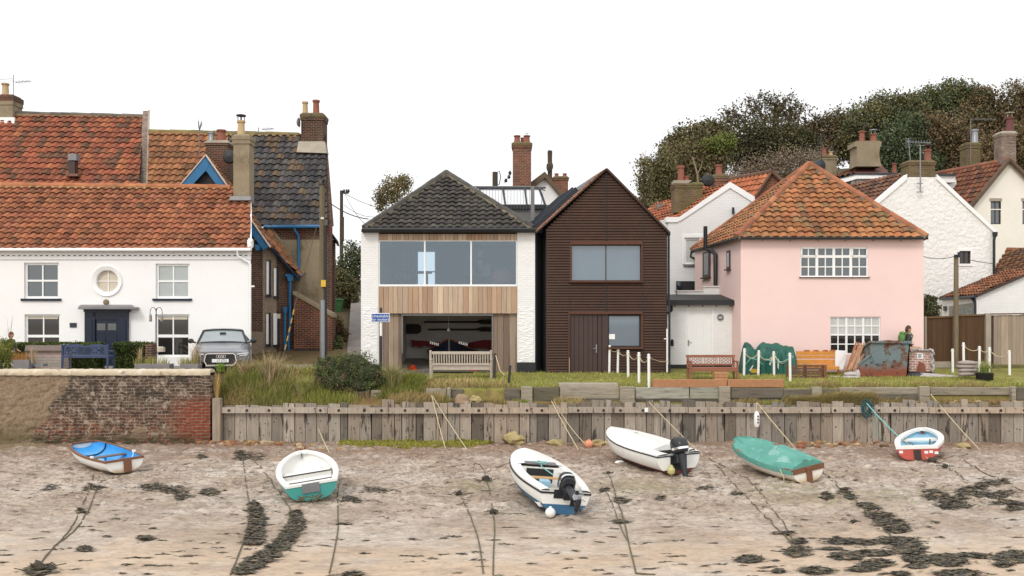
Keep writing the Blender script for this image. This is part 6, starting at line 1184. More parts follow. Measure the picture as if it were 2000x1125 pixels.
m.grid(rows); o=thing('tarpaulin_pile','heap under a crumpled dark green tarpaulin before the pink house','tarpaulin',p); m.build('sheet',mat['tarp'],o,True)
m=MB(); m.tube([W(1456,712,33.42),W(1466,700,33.4),W(1478,702,33.38),W(1490,712,33.38)],.015,5); m.tube([W(1495,700,33.38),W(1510,708,33.38),W(1530,706,33.38),W(1550,696,33.42)],.015,5); m.build('tie_rope',mat['rope_blue'],o)
m=MB(); m.col=S(210,214,206); m.prism([W(1463,724,33.38),W(1470,713,33.38),W(1472,714,33.38),W(1466,725,33.38)],(0,.02,0)); m.prism([W(1502,712,33.4),W(1507,698,33.4),W(1510,699,33.4),W(1505,714,33.4)],(0,.02,0)); m.prism([W(1518,716,33.4),W(1520,700,33.4),W(1522,704,33.4),W(1521,722,33.4)],(0,.02,0)); m.col=S(190,150,40); m.prism([W(1466,728,33.38),W(1480,729,33.38),W(1479,721,33.4),W(1468,720,33.4)],(0,.02,0)); m.build('pale_patch',mat['paint'],o)
# orange bench, slats, sheet, bags, battens
OG=S(214,146,66); p=at(1598,33.2); o=thing('orange_bench','bright orange-varnished plank bench behind the brown slats','bench',p); z=p.z; Y=33.2
wd('backrest',lambda m:[m.pbox(1556,686+k*8.4,1631,686+k*8.4+(7.6 if k!=1 else 6),Y+.5,.05) for k in range(4)],OG); wd('top_scallop',lambda m:[m.blob(W(x,685,Y+.52),(.12,.03,.035),.1) for x in (1576,1594,1612,1626)],S(170,100,50),0); wd('seat',lambda m:m.pbox(1600,716,1640,722,Y,.5),OG)
for x in (1602,1612,1638): wd('leg',lambda m:m.pbox(x-1.8,722,x+1.8,741,Y+(.05 if x!=1612 else .4),.06),S(160,98,52))
p=at(1575,32.2); o=thing('slatted_panel','dark brown slatted panels stacked on edge before the orange bench','slats',p); DB=S(112,80,62); Y=32.2
for a,b in ((1536,1572),(1573,1608)):
    wd('panel',lambda m:[m.pbox(a,713+k*5.2,b,713+k*5.2+3.6,Y+rng.uniform(0,.03),.04) for k in range(6)]+[m.pbox(a,712,a+3,744,Y+.04,.05),m.pbox(b-3,712,b,744,Y+.04,.05)],DB,0)
wd('end_post',lambda m:(m.pbox(1609.5,713,1615,744,Y-.02,.08),),S(132,88,58))
p=at(1645,33.3); m=MB(); m.prism([W(1631,684,33.75),W(1652,685,33.75),W(1653,700,33.75),W(1647,722,33.7),W(1631,724,33.7)],(0,.09,0)); tag(m.build('white_board',mat['white_paint'],loc=p,bevel=.01),'white sheet of board standing right of the orange bench','board')
p=at(1660,33.0); o=thing('batten_bundle','bundle of reddish timber battens leaning on the skip','timber',p); rk=random.Random(6)
for k in range(11):
    a=W(1652+k*2.2+rk.uniform(-2,2),722+rk.uniform(-3,4),33.0+rk.uniform(-.2,.2)); b=W(1674+k*1.6+rk.uniform(-4,5),668+rk.uniform(0,10)+ (22 if k>6 else 0),33.5+rk.uniform(-.2,.2)); m=MB(); c=rk.choice([S(196,140,104),S(176,120,88),S(206,160,124)]); m.col=c; m.bar(a,b,.05,.04,(0,1,0)); m.build('batten',mat['wood'],o)
mat['sack']=M('plastic_sack',S(190,182,180),.5,.12,5,.4,12); mat['sandbag']=M('grey_sandbag',S(168,154,148),.8,.15,5,.5,14)
def sack(lb,x,y,Y,w,h,d,mt,grp,sd_,rz=0):
    m=MB(); n_=14; c=W(x,y,Y); rows=[]
    for i in range(n_+1):
        th=-pi/2+pi*i/n_
        rows.append([])
        for j in range(21):
            ph=2*pi*j/20; e=lambda v,q:math.copysign(abs(v)**q,v); X=w/2*e(cos(th),.6)*e(cos(ph),.55); Yy=d/2*e(cos(th),.6)*e(sin(ph),.55); Z=h/2*e(sin(th),.9); nz_=.10*noise.noise(Vector((X*5+sd_,Yy*5,Z*5))); rows[-1].append(c+Vector((X*(1+nz_),Yy*(1+nz_),Z*(1+nz_*2)-.10*h*(abs(X)/(w/2))**2)))
    m.grid(rows); return tag(m.build('sack',mat[mt],loc=c,smooth=True),lb,'sack',group=grp)
sack('white and red builders sack at the foot of the leaning battens',1662,737,32.6,.62,.14,.4,'sack','sacks by the skip',1); sack('white sack lying on top beside the skip, under the battens',1664,730,32.7,.55,.14,.38,'sack','sacks by the skip',2); sack('crumpled white sack under the orange bench',1632,738,32.9,.7,.13,.35,'sack','sacks by the skip',3); sack('upright pale sack squeezed between the battens and the skip',1675,731,32.6,.14,.34,.25,'sack','sacks by the skip',4)
for k,(y,dx,nm) in enumerate(((730,0,'bottom sandbag of the stack left of the black planter'),(722.5,1,'third sandbag down in the stack left of the black planter'),(715.5,-2,'second sandbag down in the stack left of the black planter'),(708.5,2,'top sandbag of the stack left of the black planter'))): sack(nm,1888+dx,y,32.0,.60+.03*(k%2),.155,.4,'sandbag','stacked sandbags',10+k)
# skip
s=Mt('rusty_blue_skip',.65,.0,.4); p_=s.pos(); c=s.mix(s.noise(p_,2.2,5,.7),S(98,118,124),S(128,142,142)); c=s.mix(s.map(s.noise(p_,1.5,6,.72),.49,.60),c,S(112,70,48)); x_,y_,z_=s.sep(p_); c=s.mix(s.map(s.math('ADD',z_,s.math('MULTIPLY',s.noise(p_,3,5,.7),.5)),2.52,2.2),c,S(140,78,56)); c=s.mix(s.map(s.noise(p_,6,5,.7),.58,.64),c,S(70,48,38)); s.bump(s.noise(p_,12,4),.4,.02); mat['skip']=s.out(c)
p=at(1735,32.8); o=thing('skip','rusty blue-grey metal builders skip before the pink house','skip',p); z=p.z; Y=32.6
A=[W(1676,737,Y),W(1771,737,Y),W(1779,669,Y),W(1699,667,Y)]; A=[W(1698,738,Y),W(1772,738,Y),W(1778,668.5,Y),W(1701,667.5,Y)]
bk=Vector((.1,1.3,0)); lf=[W(1678,736,Y+.8),W(1660,688,Y+1.2)]
m=MB(); m.prism([A[0],A[1],A[2],A[3]],(0,.04,0)); m.prism([A[1],A[1]+bk,A[2]+bk,A[2]],(-.04,0,0)); m.prism([A[0],W(1676,736,Y+1.0),W(1681,684,Y+1.3),A[3]],(.04,.02,0)); m.poly([A[0],A[1],A[1]+bk,W(1676,736,Y+1.0)]); m.poly([W(1676,736,Y+1.0),A[1]+bk,A[2]+bk,W(1681,684,Y+1.3)]); m.build('body',mat['skip'],o)
m=MB(); m.bar(A[3]+Vector((-.03,-.03,0)),A[2]+Vector((.03,-.03,0)),.10,.08); m.bar(A[3]+Vector((-.02,-.02,0)),W(1681,683,Y+1.3),.09,.07); m.bar(A[2],A[2]+bk,.08,.08); m.bar(W(1676,712,Y-.04),W(1700,693,Y-.04),.06,.06,(0,1,0)); m.build('rim',mat['skip'],o)
m=MB(); m.prism([W(1677,712,Y-.02),W(1699,694,Y-.02),W(1698,737,Y-.02),W(1682,737,Y-.02)],(0,.05,0)); m.build('end_flap',mat['skip'],o)
m=MB(); m.pbox(1697,736,1712,743,Y,.9); m.pbox(1757,736,1771,743,Y,.9); m.build('skid',mat['brick_red'],o)
m=MB(); m.blob(W(1735,672,Y+.65),(.75,.5,.14),.5,2.5,2); m.build('rubbish',mat['brick_dark'],o)
# brick pallet
p=at(1800,33.6); o=thing('brick_pallet','wrapped stack of pinkish bricks beside the rusty skip','pallet',p); Y=33.5
mat['brick_stack']=brickM('stacked_bricks',S(206,160,142),S(180,134,118),S(226,206,196),bw=.22,bh=.09,ms=.02,var=.2)
m=MB(); m.pbox(1776,684,1820,726,Y,.9); m.build('bricks',mat['brick_stack'],o,bevel=.02); 
m=MB()
for k in range(9): a=W(1820+rk.uniform(-1,2.5),686+k*4.6,Y-.02); m.blob(a,(.06,.1,.09),.5,2,1,k)
for k in range(8): m.blob(W(1779+k*5.4,684+rk.uniform(-1.5,1.5),Y),(.09,.12,.05),.5,2,1,k+20)
m.build('plastic_wrap',mat['sack'],o,True)
m=MB(); m.pbox(1791,690,1803,701,Y-.02,.015); q=m.build('delivery_note',mat['white_paint'],o); m=MB(); m.col=S(60,60,66)
for k in range(4): m.pbox(1793,691.7+k*2.1,1801-(k%2)*2,692.7+k*2.1,Y-.024,.004)
m.col=S(120,70,50); m.build('print',mat['paint'],q); m=MB(); m.prism([W(1789,727,Y-.03),W(1809,727,Y-.03),W(1806,710,Y-.03),W(1796,706,Y-.03)],(0,.03,0)); m.build('dark_gap',mat['terra'],o); m=MB(); [m.pbox(a,727,a+7,735,Y+.02,.8) for a in (1776,1794,1813)]; m.build('pallet_base',mat['brown_paint'],o)
for k in range(3): m=MB(); m.col=S(200,168,140); m.pbox(1776+k,677.5+k*2.1-.2,1798+k*3,679.3+k*2.1,33.6,.6); tag(m.build('timber_offcut',mat['wood'],loc=W(1785,680,33.6)),('topmost','middle','lowest')[k]+' flat board lying on the wrapped brick stack','board',group='boards on the bricks')
m=MB(); m.blob(W(1786,733,33.0),(.33,.25,.11),.3,2,2,3); tag(m.build('sack',M('dark_blue_bag',S(34,48,66),.4,.1,3),loc=W(1786,738,33),smooth=True),'dark blue bag on the grass before the wrapped bricks','bag',group='bags before the bricks')
m=MB(); m.blob(W(1822,736,32.9),(.75,.3,.10),.45,1.6,3,4); m.blob(W(1806,733,33),(.3,.25,.1),.4,2,2,9); tag(m.build('sack',mat['sack'],loc=W(1820,740,33),smooth=True),'crumpled white plastic bag on the grass before the wrapped bricks','bag',group='bags before the bricks')
m=MB(); m.col=S(214,180,130); m.pbox(1792,737,1799,743.5,32.4,.12); tag(m.build('wood_block',mat['wood'],loc=W(1795,743,32.4),bevel=.01),'small pale wood block on the grass before the white bag','block')
# planter
p=at(1923,31.6); o=thing('planter','black tub planter with spiky green leaves before the fence','planter',p); m=MB(); m.lathe([(.25,0),(.27,.02),(.285,.26),(.30,.28),(.27,.29),(.25,.24)],p+Vector((0,0,-.02)),20); m.build('tub',mat['black'],o,True)
n=90; b=np.array(p+Vector((0,0,.25))); d=NR.normal(size=(n,3))*[.5,.4,0]; P,C=blades(b+NR.normal(size=(n,3))*[.1,.1,0],NR.uniform(.25,.55,n),d,np.full(n,.014),np.array([S(140,150,70),S(180,170,90),S(110,130,66)])[NR.integers(0,3,n)]); npmesh('leaves',P,C,mat['leaf'],o)
# ---- forecourt: navy bench, chest, planters, lanterns
p=at(166,29.6); o=thing('iron_bench','navy cast metal bench with a pierced scrolled back','bench',p); Y=29.7; a,b=RX(120.5,Y),RX(212.5,Y); NB=mat['navy_bench']=M('navy_bench_paint',S(58,72,104),.45,.08,3)
zt=lambda u:RZ(675.5-3.6*max(0,sin((u*2%1)*pi)),Y); zs=RZ(694,Y); m=MB(); NX,NZ=30,10
X=[a+.04+(b-a-.08)*i/NX for i in range(NX+1)]
def hole(i,k):
    u=(i+.5)/NX
    if k<1 or k>7 or u<.06 or u>.94: return False
    if .33<u<.62 or u<.17 or u>.82: return (i+k)%2==0
    cx=.25 if u<.5 else .72; r_=math.hypot((u-cx)*6.2,(k-4)/4.5); return .28<r_<.62 and int(math.atan2(k-4,(u-cx)*26)*2.2)%2==0
for i in range(NX):
    for k in range(NZ):
        if hole(i,k): continue
        u0,u1=i/NX,(i+1)/NX; z0=zs+(zt(u0)-zs)*k/NZ; z1=zs+(zt(u0)-zs)*(k+1)/NZ; z2=zs+(zt(u1)-zs)*(k+1)/NZ; z3=zs+(zt(u1)-zs)*k/NZ
        m.prism([(X[i],Y,z0),(X[i+1],Y,z3),(X[i+1],Y+.0,z2),(X[i],Y+.0,z1)],(0,.03,0))
m.build('backrest',NB,o)
m=MB(); m.box(a,b,Y-.02,Y+.5,RZ(697.5,Y),RZ(694.8,Y)); [m.box(a,b,Y-.03+k*.1,Y+.04+k*.1,RZ(699,Y),RZ(697.6,Y)) for k in range(5)]; m.build('seat',NB,o)
for x in (a+.03,b-.03):
    m=MB(); m.tube([(x,Y-.02,RZ(676,Y)+.06),(x,Y+.0,RZ(695,Y)),(x,Y-.05,p.z)],.035,8); m.tube([(x,Y+.45,RZ(697,Y)),(x,Y+.5,p.z)],.03,8); m.build('leg',NB,o); m=MB(); m.tube([(x,Y+.02,RZ(686,Y)),(x,Y+.4,RZ(687,Y)),(x,Y+.47,RZ(697,Y))],.03,8); m.build('armrest',NB,o)
o=thing('storage_chest','grey timber storage chest with a brown lid left of the navy bench','chest',at(85,30.2)); Y=30.2; m=MB(); [(setattr(m,'col',S(178+rng.uniform(-10,10),162,152)),m.pbox(51,687+k*5.6,119,692.2+k*5.6,Y,.7)) for k in range(6)]; m.build('body',mat['wood'],o)
m=MB(); m.col=S(112,96,86); m.prism([W(48,687,Y-.08),W(122,687,Y-.08),W(121,677,Y+.75),W(50,677,Y+.75)],(0,0,.05)); m.build('lid',mat['wood'],o,bevel=.01)
for x0,x1,y0,Y,lb in ((26,56,703,29.1,'grey timber planter with orange dried flowers by the sea wall'),(263,330,711,29.0,'low grey trough planter behind the sea wall near the square hedge'),(352,386,711,29.0,'low grey trough planter behind the sea wall before the car')):
    o=thing('planter_box',lb,'planter',W((x0+x1)/2,722,Y),'planters along the sea wall'); m=MB(); m.col=S(128,124,124); m.prism([W(x0,726,Y),W(x1,726,Y),W(x1+1,y0,Y),W(x0-1,y0,Y)],(0,.4,0)); m.build('box',mat['wood'],o,bevel=.01)
    n=220; q=np.array(W((x0+x1)/2,y0+1,Y+.2)); B=q+NR.uniform(-1,1,(n,3))*[(x1-x0)/2*Y/F,.15,0]; pl=np.array([S(196,128,66),S(180,110,60),S(160,140,90)] if x0<50 else [S(150,148,80),S(186,170,110),S(120,130,64)]); P,C=blades(B,NR.uniform(.1,.32,n),NR.normal(size=(n,3))*[.4,.3,0],np.full(n,.007),pl[NR.integers(0,3,n)]); npmesh('plants',P,C,mat['leaf'],o)
tuft('grass_tuft','straw tuft rising from the trough before the square hedge',274,712,29.2,50,.6,.18,STR,group='tufts by the sea wall'); tuft('grass_tuft','wispy tall grass before the parked car window',384,712,29.2,120,.75,.4,STR+[S(128,134,70)],group='tufts by the sea wall',wd=.007); tuft('grass_tuft','wispy grass right of the low chest by the orange flowers',64,708,29.1,70,.5,.2,STR,group='tufts by the sea wall',wd=.006)
m=MB(); m.pbox(55,711,84,716,29.3,.3); tag(m.build('meter_box',mat['galv'],loc=W(70,720,29.3)),'low grey lidded box between the planter and the timber chest','box')
o=thing('garden_lantern','shepherd crook pole with two hanging glass lanterns before the lower right window','lantern',at(305,32.5)); Y=32.5; m=MB(); m.tube([at(305,Y,-.05),W(305,602,Y)],.016,6)
for s_ in(-1,1): m.tube([W(305,610,Y)]+[W(305+s_*(6-6*cos(t*pi/5)),610-10*sin(t*pi/5),Y) for t in range(1,6)]+[W(305+s_*12,614,Y)],.011,5)
m.build('crook',mat['black'],o)
for s_ in(-1,1):
    m=MB(); q=W(305+s_*11,628,Y); m.lathe([(.05,0),(.055,.02),(.05,.21),(.02,.27)],q,8); f=m.build('lantern',mat['galv'],o); m=MB(); m.lathe([(.03,.02),(.03,.12)],q+Vector((0,-.045,.02)),6); m.build('candle',mat['leaf'] if 0 else mat['pot_cream'],f)
m=MB(); m.col=S(70,62,54); m.tube([W(139,730,28.9),W(138,690,28.9)],.02,5); tag(m.build('stake',mat['wood'],loc=W(139,722,28.9)),'thin rusty stake before the left end of the navy bench','stake',group='dark stakes')
m=MB(); m.tube([W(490.5,706,30.4),W(490.5,683,30.4)],.02,6); tag(m.build('post',mat['galv'],loc=W(490,706,30.4)),'thin pale post at the right wing of the parked car','post')
# ---- parked car, facing us
CX=RX(432.5,30.2); o=thing('parked_car','dark grey saloon car parked nose-on beside the white cottage','car',(CX,30.1,2.05)); z0=2.06
mat['car']=M('car_paint',S(150,153,160),.2,.03,2,metal=.35,spec=.7); mat['car_glass']=M('windscreen',(.22,.25,.26),.04,.15,2,ior=2.1); mat['chrome']=M('chrome',(.8,.8,.8),.12,0,metal=1.0); mat['tyre']=M('tyre',(.02,.02,.02),.9,.1)
secs=[(0.0,.80,.36,.70),(.06,.88,.28,.74),(.25,.92,.25,.79),(.6,.935,.24,.87),(1.1,.94,.24,.94),(1.5,.94,.24,.98),(2.4,.945,.24,.98),(3.6,.94,.24,1.0),(4.3,.92,.3,1.0),(4.65,.84,.4,.92)]
m=MB(); rows=[]
for y,w_,zl,zh in secs:
    zb=(zl+zh)/2; pr=[(-w_*.9,zl),(-w_*.98,zl+.1),(-w_,zb-.02),(-w_*.985,zb+.1),(-w_*.9,zh-.035),(-w_*.72,zh+.004),(-w_*.35,zh+.015),(0,zh+.012),(w_*.35,zh+.015),(w_*.72,zh+.004),(w_*.9,zh-.035),(w_*.985,zb+.1),(w_,zb-.02),(w_*.98,zl+.1),(w_*.9,zl)]
    rows.append([Vector((CX+x,30.1+y+.06*(1-(x/w_)**2)*(-1 if y<.1 else 0),z0+zz)) for x,zz in pr])
m.grid(rows); m.poly(rows[0]); m.poly(rows[-1]); m.build('body',mat['car'],o,True)
m=MB(); rows=[]
for y,w_,zz in ((1.35,.80,.96),(2.05,.645,1.36),(2.4,.60,1.42),(3.1,.60,1.42),(3.9,.64,1.28),(4.35,.74,1.0)): rows.append([Vector((CX+x*w_,30.1+y,z0+zz+.035*(1-x*x))) for x in (-1,-.94,-.5,0,.5,.94,1)])
m.grid(rows[1:5]); 
for sgn in(0,-1):
    for k in range(5): m.poly([rows[k][sgn],rows[k+1][sgn],Vector((rows[k+1][sgn].x+(.14 if sgn else -.14)*(1-.0),rows[k+1][sgn].y,z0+.97)),Vector((rows[k][sgn].x+(.12 if sgn else -.12),rows[k][sgn].y,z0+.97))])
m.build('cabin',mat['car'],o,True)
m=MB(); m.grid(rows[:2]); m.grid(rows[4:]); f=m.build('windscreen',mat['car_glass'],o,True)
m=MB()
for sgn in(0,-1): m.tube([rows[0][sgn]+Vector((0,-.02,0)),rows[1][sgn]+Vector((0,-.02,.01))],.035,6)
m.tube([q+Vector((0,-.02,.015)) for q in rows[1]],.025,6); m.tube([q+Vector((0,-.04,.0)) for q in rows[0]],.03,6); m.build('windscreen_surround',mat['black'],o,True)
m=MB(); m.obox((CX,31.9,z0+1.28),(.2,.06,.07)); m.build('mirror_glass',mat['black'],o)
fy=30.0
gr_=[(-.42,.27),(.42,.27),(.50,.40),(.46,.60),(.40,.645),(-.40,.645),(-.46,.60),(-.50,.40)]
m=MB(); m.prism([(CX+x,fy,z0+zz) for x,zz in gr_],(0,.1,0)); g=m.build('grille',mat['black'],o); m=MB()
for i in range(8): m.bar((CX+gr_[i][0],fy-.015,z0+gr_[i][1]),(CX+gr_[(i+1)%8][0],fy-.015,z0+gr_[(i+1)%8][1]),.03,.03,(0,1,0))
m.build('grille_trim',mat['chrome'],g)
m=MB()
for k in range(4):
    c=Vector((CX+.02+(k-1.5)*.068,fy-.03,z0+.555)); ring=[c+Vector((cos(t*pi/9)*.045,0,sin(t*pi/9)*.045)) for t in range(19)]; m.tube(ring,.011,6)
m.build('ring_emblem',mat['chrome'],g)
m=MB(); m.box(CX-.26,CX+.26,fy-.04,fy-.02,z0+.36,z0+.47); g2=m.build('number_plate',mat['white_paint'],o,bevel=.005); m=MB(); textmesh(m,'17 JTU',.115,(CX+.04,fy-.045,z0+.412)); m.build('lettering',mat['black'],g2)
for s_ in(-1,1):
    m=MB(); pts=[(.50,.62),(.86,.665),(.885,.60),(.84,.545),(.60,.56)]; m.prism([(CX+s_*x,fy+.04+.12*max(0,(x-.5)/.4)**2,z0+zz) for x,zz in pts],(0,.12,0)); q=m.build('headlight',mat['glass_dark'],o); m=MB(); m.bar((CX+s_*.52,fy+.03,z0+.62),(CX+s_*.86,fy+.13,z0+.655),.02,.028); m.bar((CX+s_*.60,fy+.03,z0+.57),(CX+s_*.86,fy+.13,z0+.60),.02,.022); m.build('light_strip',mat['white_paint'],q)
    m=MB(); m.prism([(CX+s_*.56,fy+.06,z0+.28),(CX+s_*.86,fy+.14,z0+.33),(CX+s_*.86,fy+.14,z0+.47),(CX+s_*.6,fy+.06,z0+.43)],(0,.06,0)); m.build('air_intake',mat['black'],o)
    m=MB(); m.blob((CX+s_*1.02,31.5,z0+1.03),(.11,.08,.085),.08); m.bar((CX+s_*.86,31.55,z0+.97),(CX+s_*.98,31.5,z0+1.0),.05,.05); m.build('door_mirror',mat['black'],o,True)
    for yy in (30.95,33.8):
        m=MB(); m.lathe([(.2,-.11),(.33,-.11),(.345,-.06),(.345,.06),(.33,.11),(.2,.11)],(CX+s_*.80,yy,z0+.33),18,Matrix(((0,0,1),(0,1,0),(-1,0,0)))); t=m.build('wheel',mat['tyre'],o,True); m=MB(); m.lathe([(.22,-.1),(.22,.115),(.05,.12)],(CX+s_*.80,yy,z0+.33),14,Matrix(((0,0,s_),(0,1,0),(-s_,0,0)))); m.build('rim',mat['chrome'],t)
m=MB()
for s_ in(-1,1): m.tube([(CX+s_*.55,30.25,z0+.765),(CX+s_*.66,30.7,z0+.885),(CX+s_*.72,31.3,z0+.985)],.012,5)
m.build('bonnet_crease',mat['car'],o,True)

o.rotation_euler=(0,0,R(15))
# ---- people
def person(label,x,Y,g,yaw,h,jk,tr,hr,pack=None,stride=.16):
    p=Vector((RX(x,Y),Y,g)); o=thing('person',label,'person',(0,0,0)); o.location=p; o.rotation_euler=(0,0,yaw); o.scale=(h/1.75,)*3
    def skin(name,V,E,mt,par=o):
        me=bpy.data.meshes.new(name); me.from_pydata([v[:3] for v in V],E,[]); me.materials.append(mt); q=bpy.data.objects.new(name,me); link(q,par); ORG[q.name]=Vector()
        sk=q.modifiers.new('skin','SKIN'); sk.use_smooth_shade=True; sk.branch_smoothing=.4
        for i,v in enumerate(V): r=v[3]; me.skin_vertices[0].data[i].radius=r if isinstance(r,tuple) else (r,r); me.skin_vertices[0].data[i].use_root=(i==0)
        ss=q.modifiers.new('sub','SUBSURF'); ss.levels=1; ss.render_levels=2; return q
    SKN=M('skin',S(206,150,124),.6,.05,8)
    V=[(0,0,.95,(.14,.10)),(0,0,1.15,(.13,.09)),(.01,0,1.36,(.15,.10)),(.02,0,1.48,.055),(.035,0,1.545,.062),(.045,0,1.62,(.085,.088)),(.04,0,1.70,(.072,.078)),(.135,0,1.605,.014),(.01,0,1.44,.09)]; E=[(0,1),(1,2),(2,3),(3,4),(4,5),(5,6),(5,7)]; E+=[]
    for s_,sw in ((1,1),(-1,-1)):
        n=len(V); V+=[(.0,s_*.17,1.41,.062),(-.03+.05*sw,s_*.21,1.15,.045),(.14+.04*sw,s_*.17,.99,.032),(.20+.04*sw,s_*.16,.96,(.034,.018))]; E+=[(2,n),(n,n+1),(n+1,n+2),(n+2,n+3)]; b=(.20+.04*sw,s_*.16,.96)
        for k in range(4): f=len(V); L_=(.065,.075,.07,.055)[k]; y=s_*.16+(-.027+.018*k); V+=[(b[0]+.035,y,b[2]-.005,.0085),(b[0]+.035+L_*.6,y,b[2]-.022,.0075),(b[0]+.035+L_*.8,y,b[2]-.022-L_*.45,.0065)]; E+=[(n+3,f),(f,f+1),(f+1,f+2)]
        f=len(V); V+=[(b[0]+.02,b[1]-s_*.045,b[2]-.01,.009),(b[0]+.06,b[1]-s_*.05,b[2]-.03,.008)]; E+=[(n+3,f),(f,f+1)]
        n=len(V); st=stride*sw; V+=[(.0,s_*.085,.90,.085),(st*.75+.03,s_*.085,.50,.058),(st+(-.06 if sw<0 else 0),s_*.085,.09,.042),(st+.13+(-.06 if sw<0 else 0),s_*.085,.035,(.04,.03))]; E+=[(0,n),(n,n+1),(n+1,n+2),(n+2,n+3)]
        e=len(V); V+=[(.03,s_*.088,1.60,(.012,.022))]; E+=[(5,e)]
    E.append((3,8)) if 0 else V.pop(8) if 0 else None
    V[8]=(.012,0,1.43,.06); E.append((2,8)); skin('body',V,E,SKN)
    V=[(0,0,.90,(.165,.125)),(0,0,1.12,(.15,.115)),(.01,0,1.34,(.17,.125)),(.015,0,1.46,(.085,.08))]; E=[(0,1),(1,2),(2,3)]
    for s_,sw in ((1,1),(-1,-1)): n=len(V); V+=[(.0,s_*.18,1.40,.082),(-.03+.05*sw,s_*.215,1.15,.064),(.13+.04*sw,s_*.172,.995,.048)]; E+=[(2,n),(n,n+1),(n+1,n+2)]
    skin('jacket',V,E,jk)
    V=[(0,0,.93,(.145,.115))]; E=[]
    for s_,sw in ((1,1),(-1,-1)): n=len(V); st=stride*sw; V+=[(.0,s_*.088,.86,.10),(st*.75+.03,s_*.086,.50,.074),(st+(-.06 if sw<0 else 0),s_*.085,.12,.06)]; E+=[(0,n),(n,n+1),(n+1,n+2)]
    skin('trousers',V,E,tr)
    m=MB(); m.blob((.02,0,1.665),(.10,.088,.10),.12,3,3,4); m.blob((-.035,0,1.60),(.065,.082,.10),.12,3,2,5); m.build('hair',hr,o,True)
    for s_ in(-1,1): m=MB(); m.blob((.122,s_*.034,1.632),(.008,.012,.008),0,1,1); m.build('eye',mat['black'],o); 
    m=MB(); m.box(.124,.13,-.022,.022,1.566,1.573); m.build('mouth',M('lips',S(160,90,80),.6,0),o)
    for s_,sw in ((1,1),(-1,-1)): m=MB(); st=stride*sw+(-.06 if sw<0 else 0); m.blob((st+.05,s_*.085,.035),(.14,.05,.045),.05); m.build('shoe',mat['black'],o,True)
    if pack:
        m=MB(); m.blob((-.22,0,1.27),(.13,.17,.24),.12,2.5,3,2); m.blob((-.2,0,1.47),(.11,.15,.07),.15,3,2,3); q=m.build('backpack',pack,o,True); m=MB()
        for s_ in(-1,1): m.tube([(-.15,s_*.10,1.45),(.03,s_*.11,1.53),(.14,s_*.12,1.38),(.06,s_*.14,1.18),(-.14,s_*.12,1.12)],.022,6)
        m.build('strap',pack,q)
    return o
person('person in a dark jacket with a green backpack walking right behind the skip',1773,34.0,gy(1773,34.0)-.0,R(0),1.74,M('dark_jacket',S(58,60,64),.8,.15,5,.3,20),M('dark_trousers',S(50,52,60),.85,.1,5),M('dark_brown_hair',S(84,62,48),.7,.25,20,.4,60),M('green_rucksack',S(92,136,70),.6,.2,4,.2,12))
person('person with short brown hair walking right behind the left end of the sea wall',21,30.2,gy(21,30.2),R(-8),1.36,M('olive_jacket',S(84,82,62),.85,.15,5,.3,20),M('grey_trousers',S(80,80,84),.85,.1,5),M('brown_hair',S(112,74,50),.7,.25,20,.4,60))
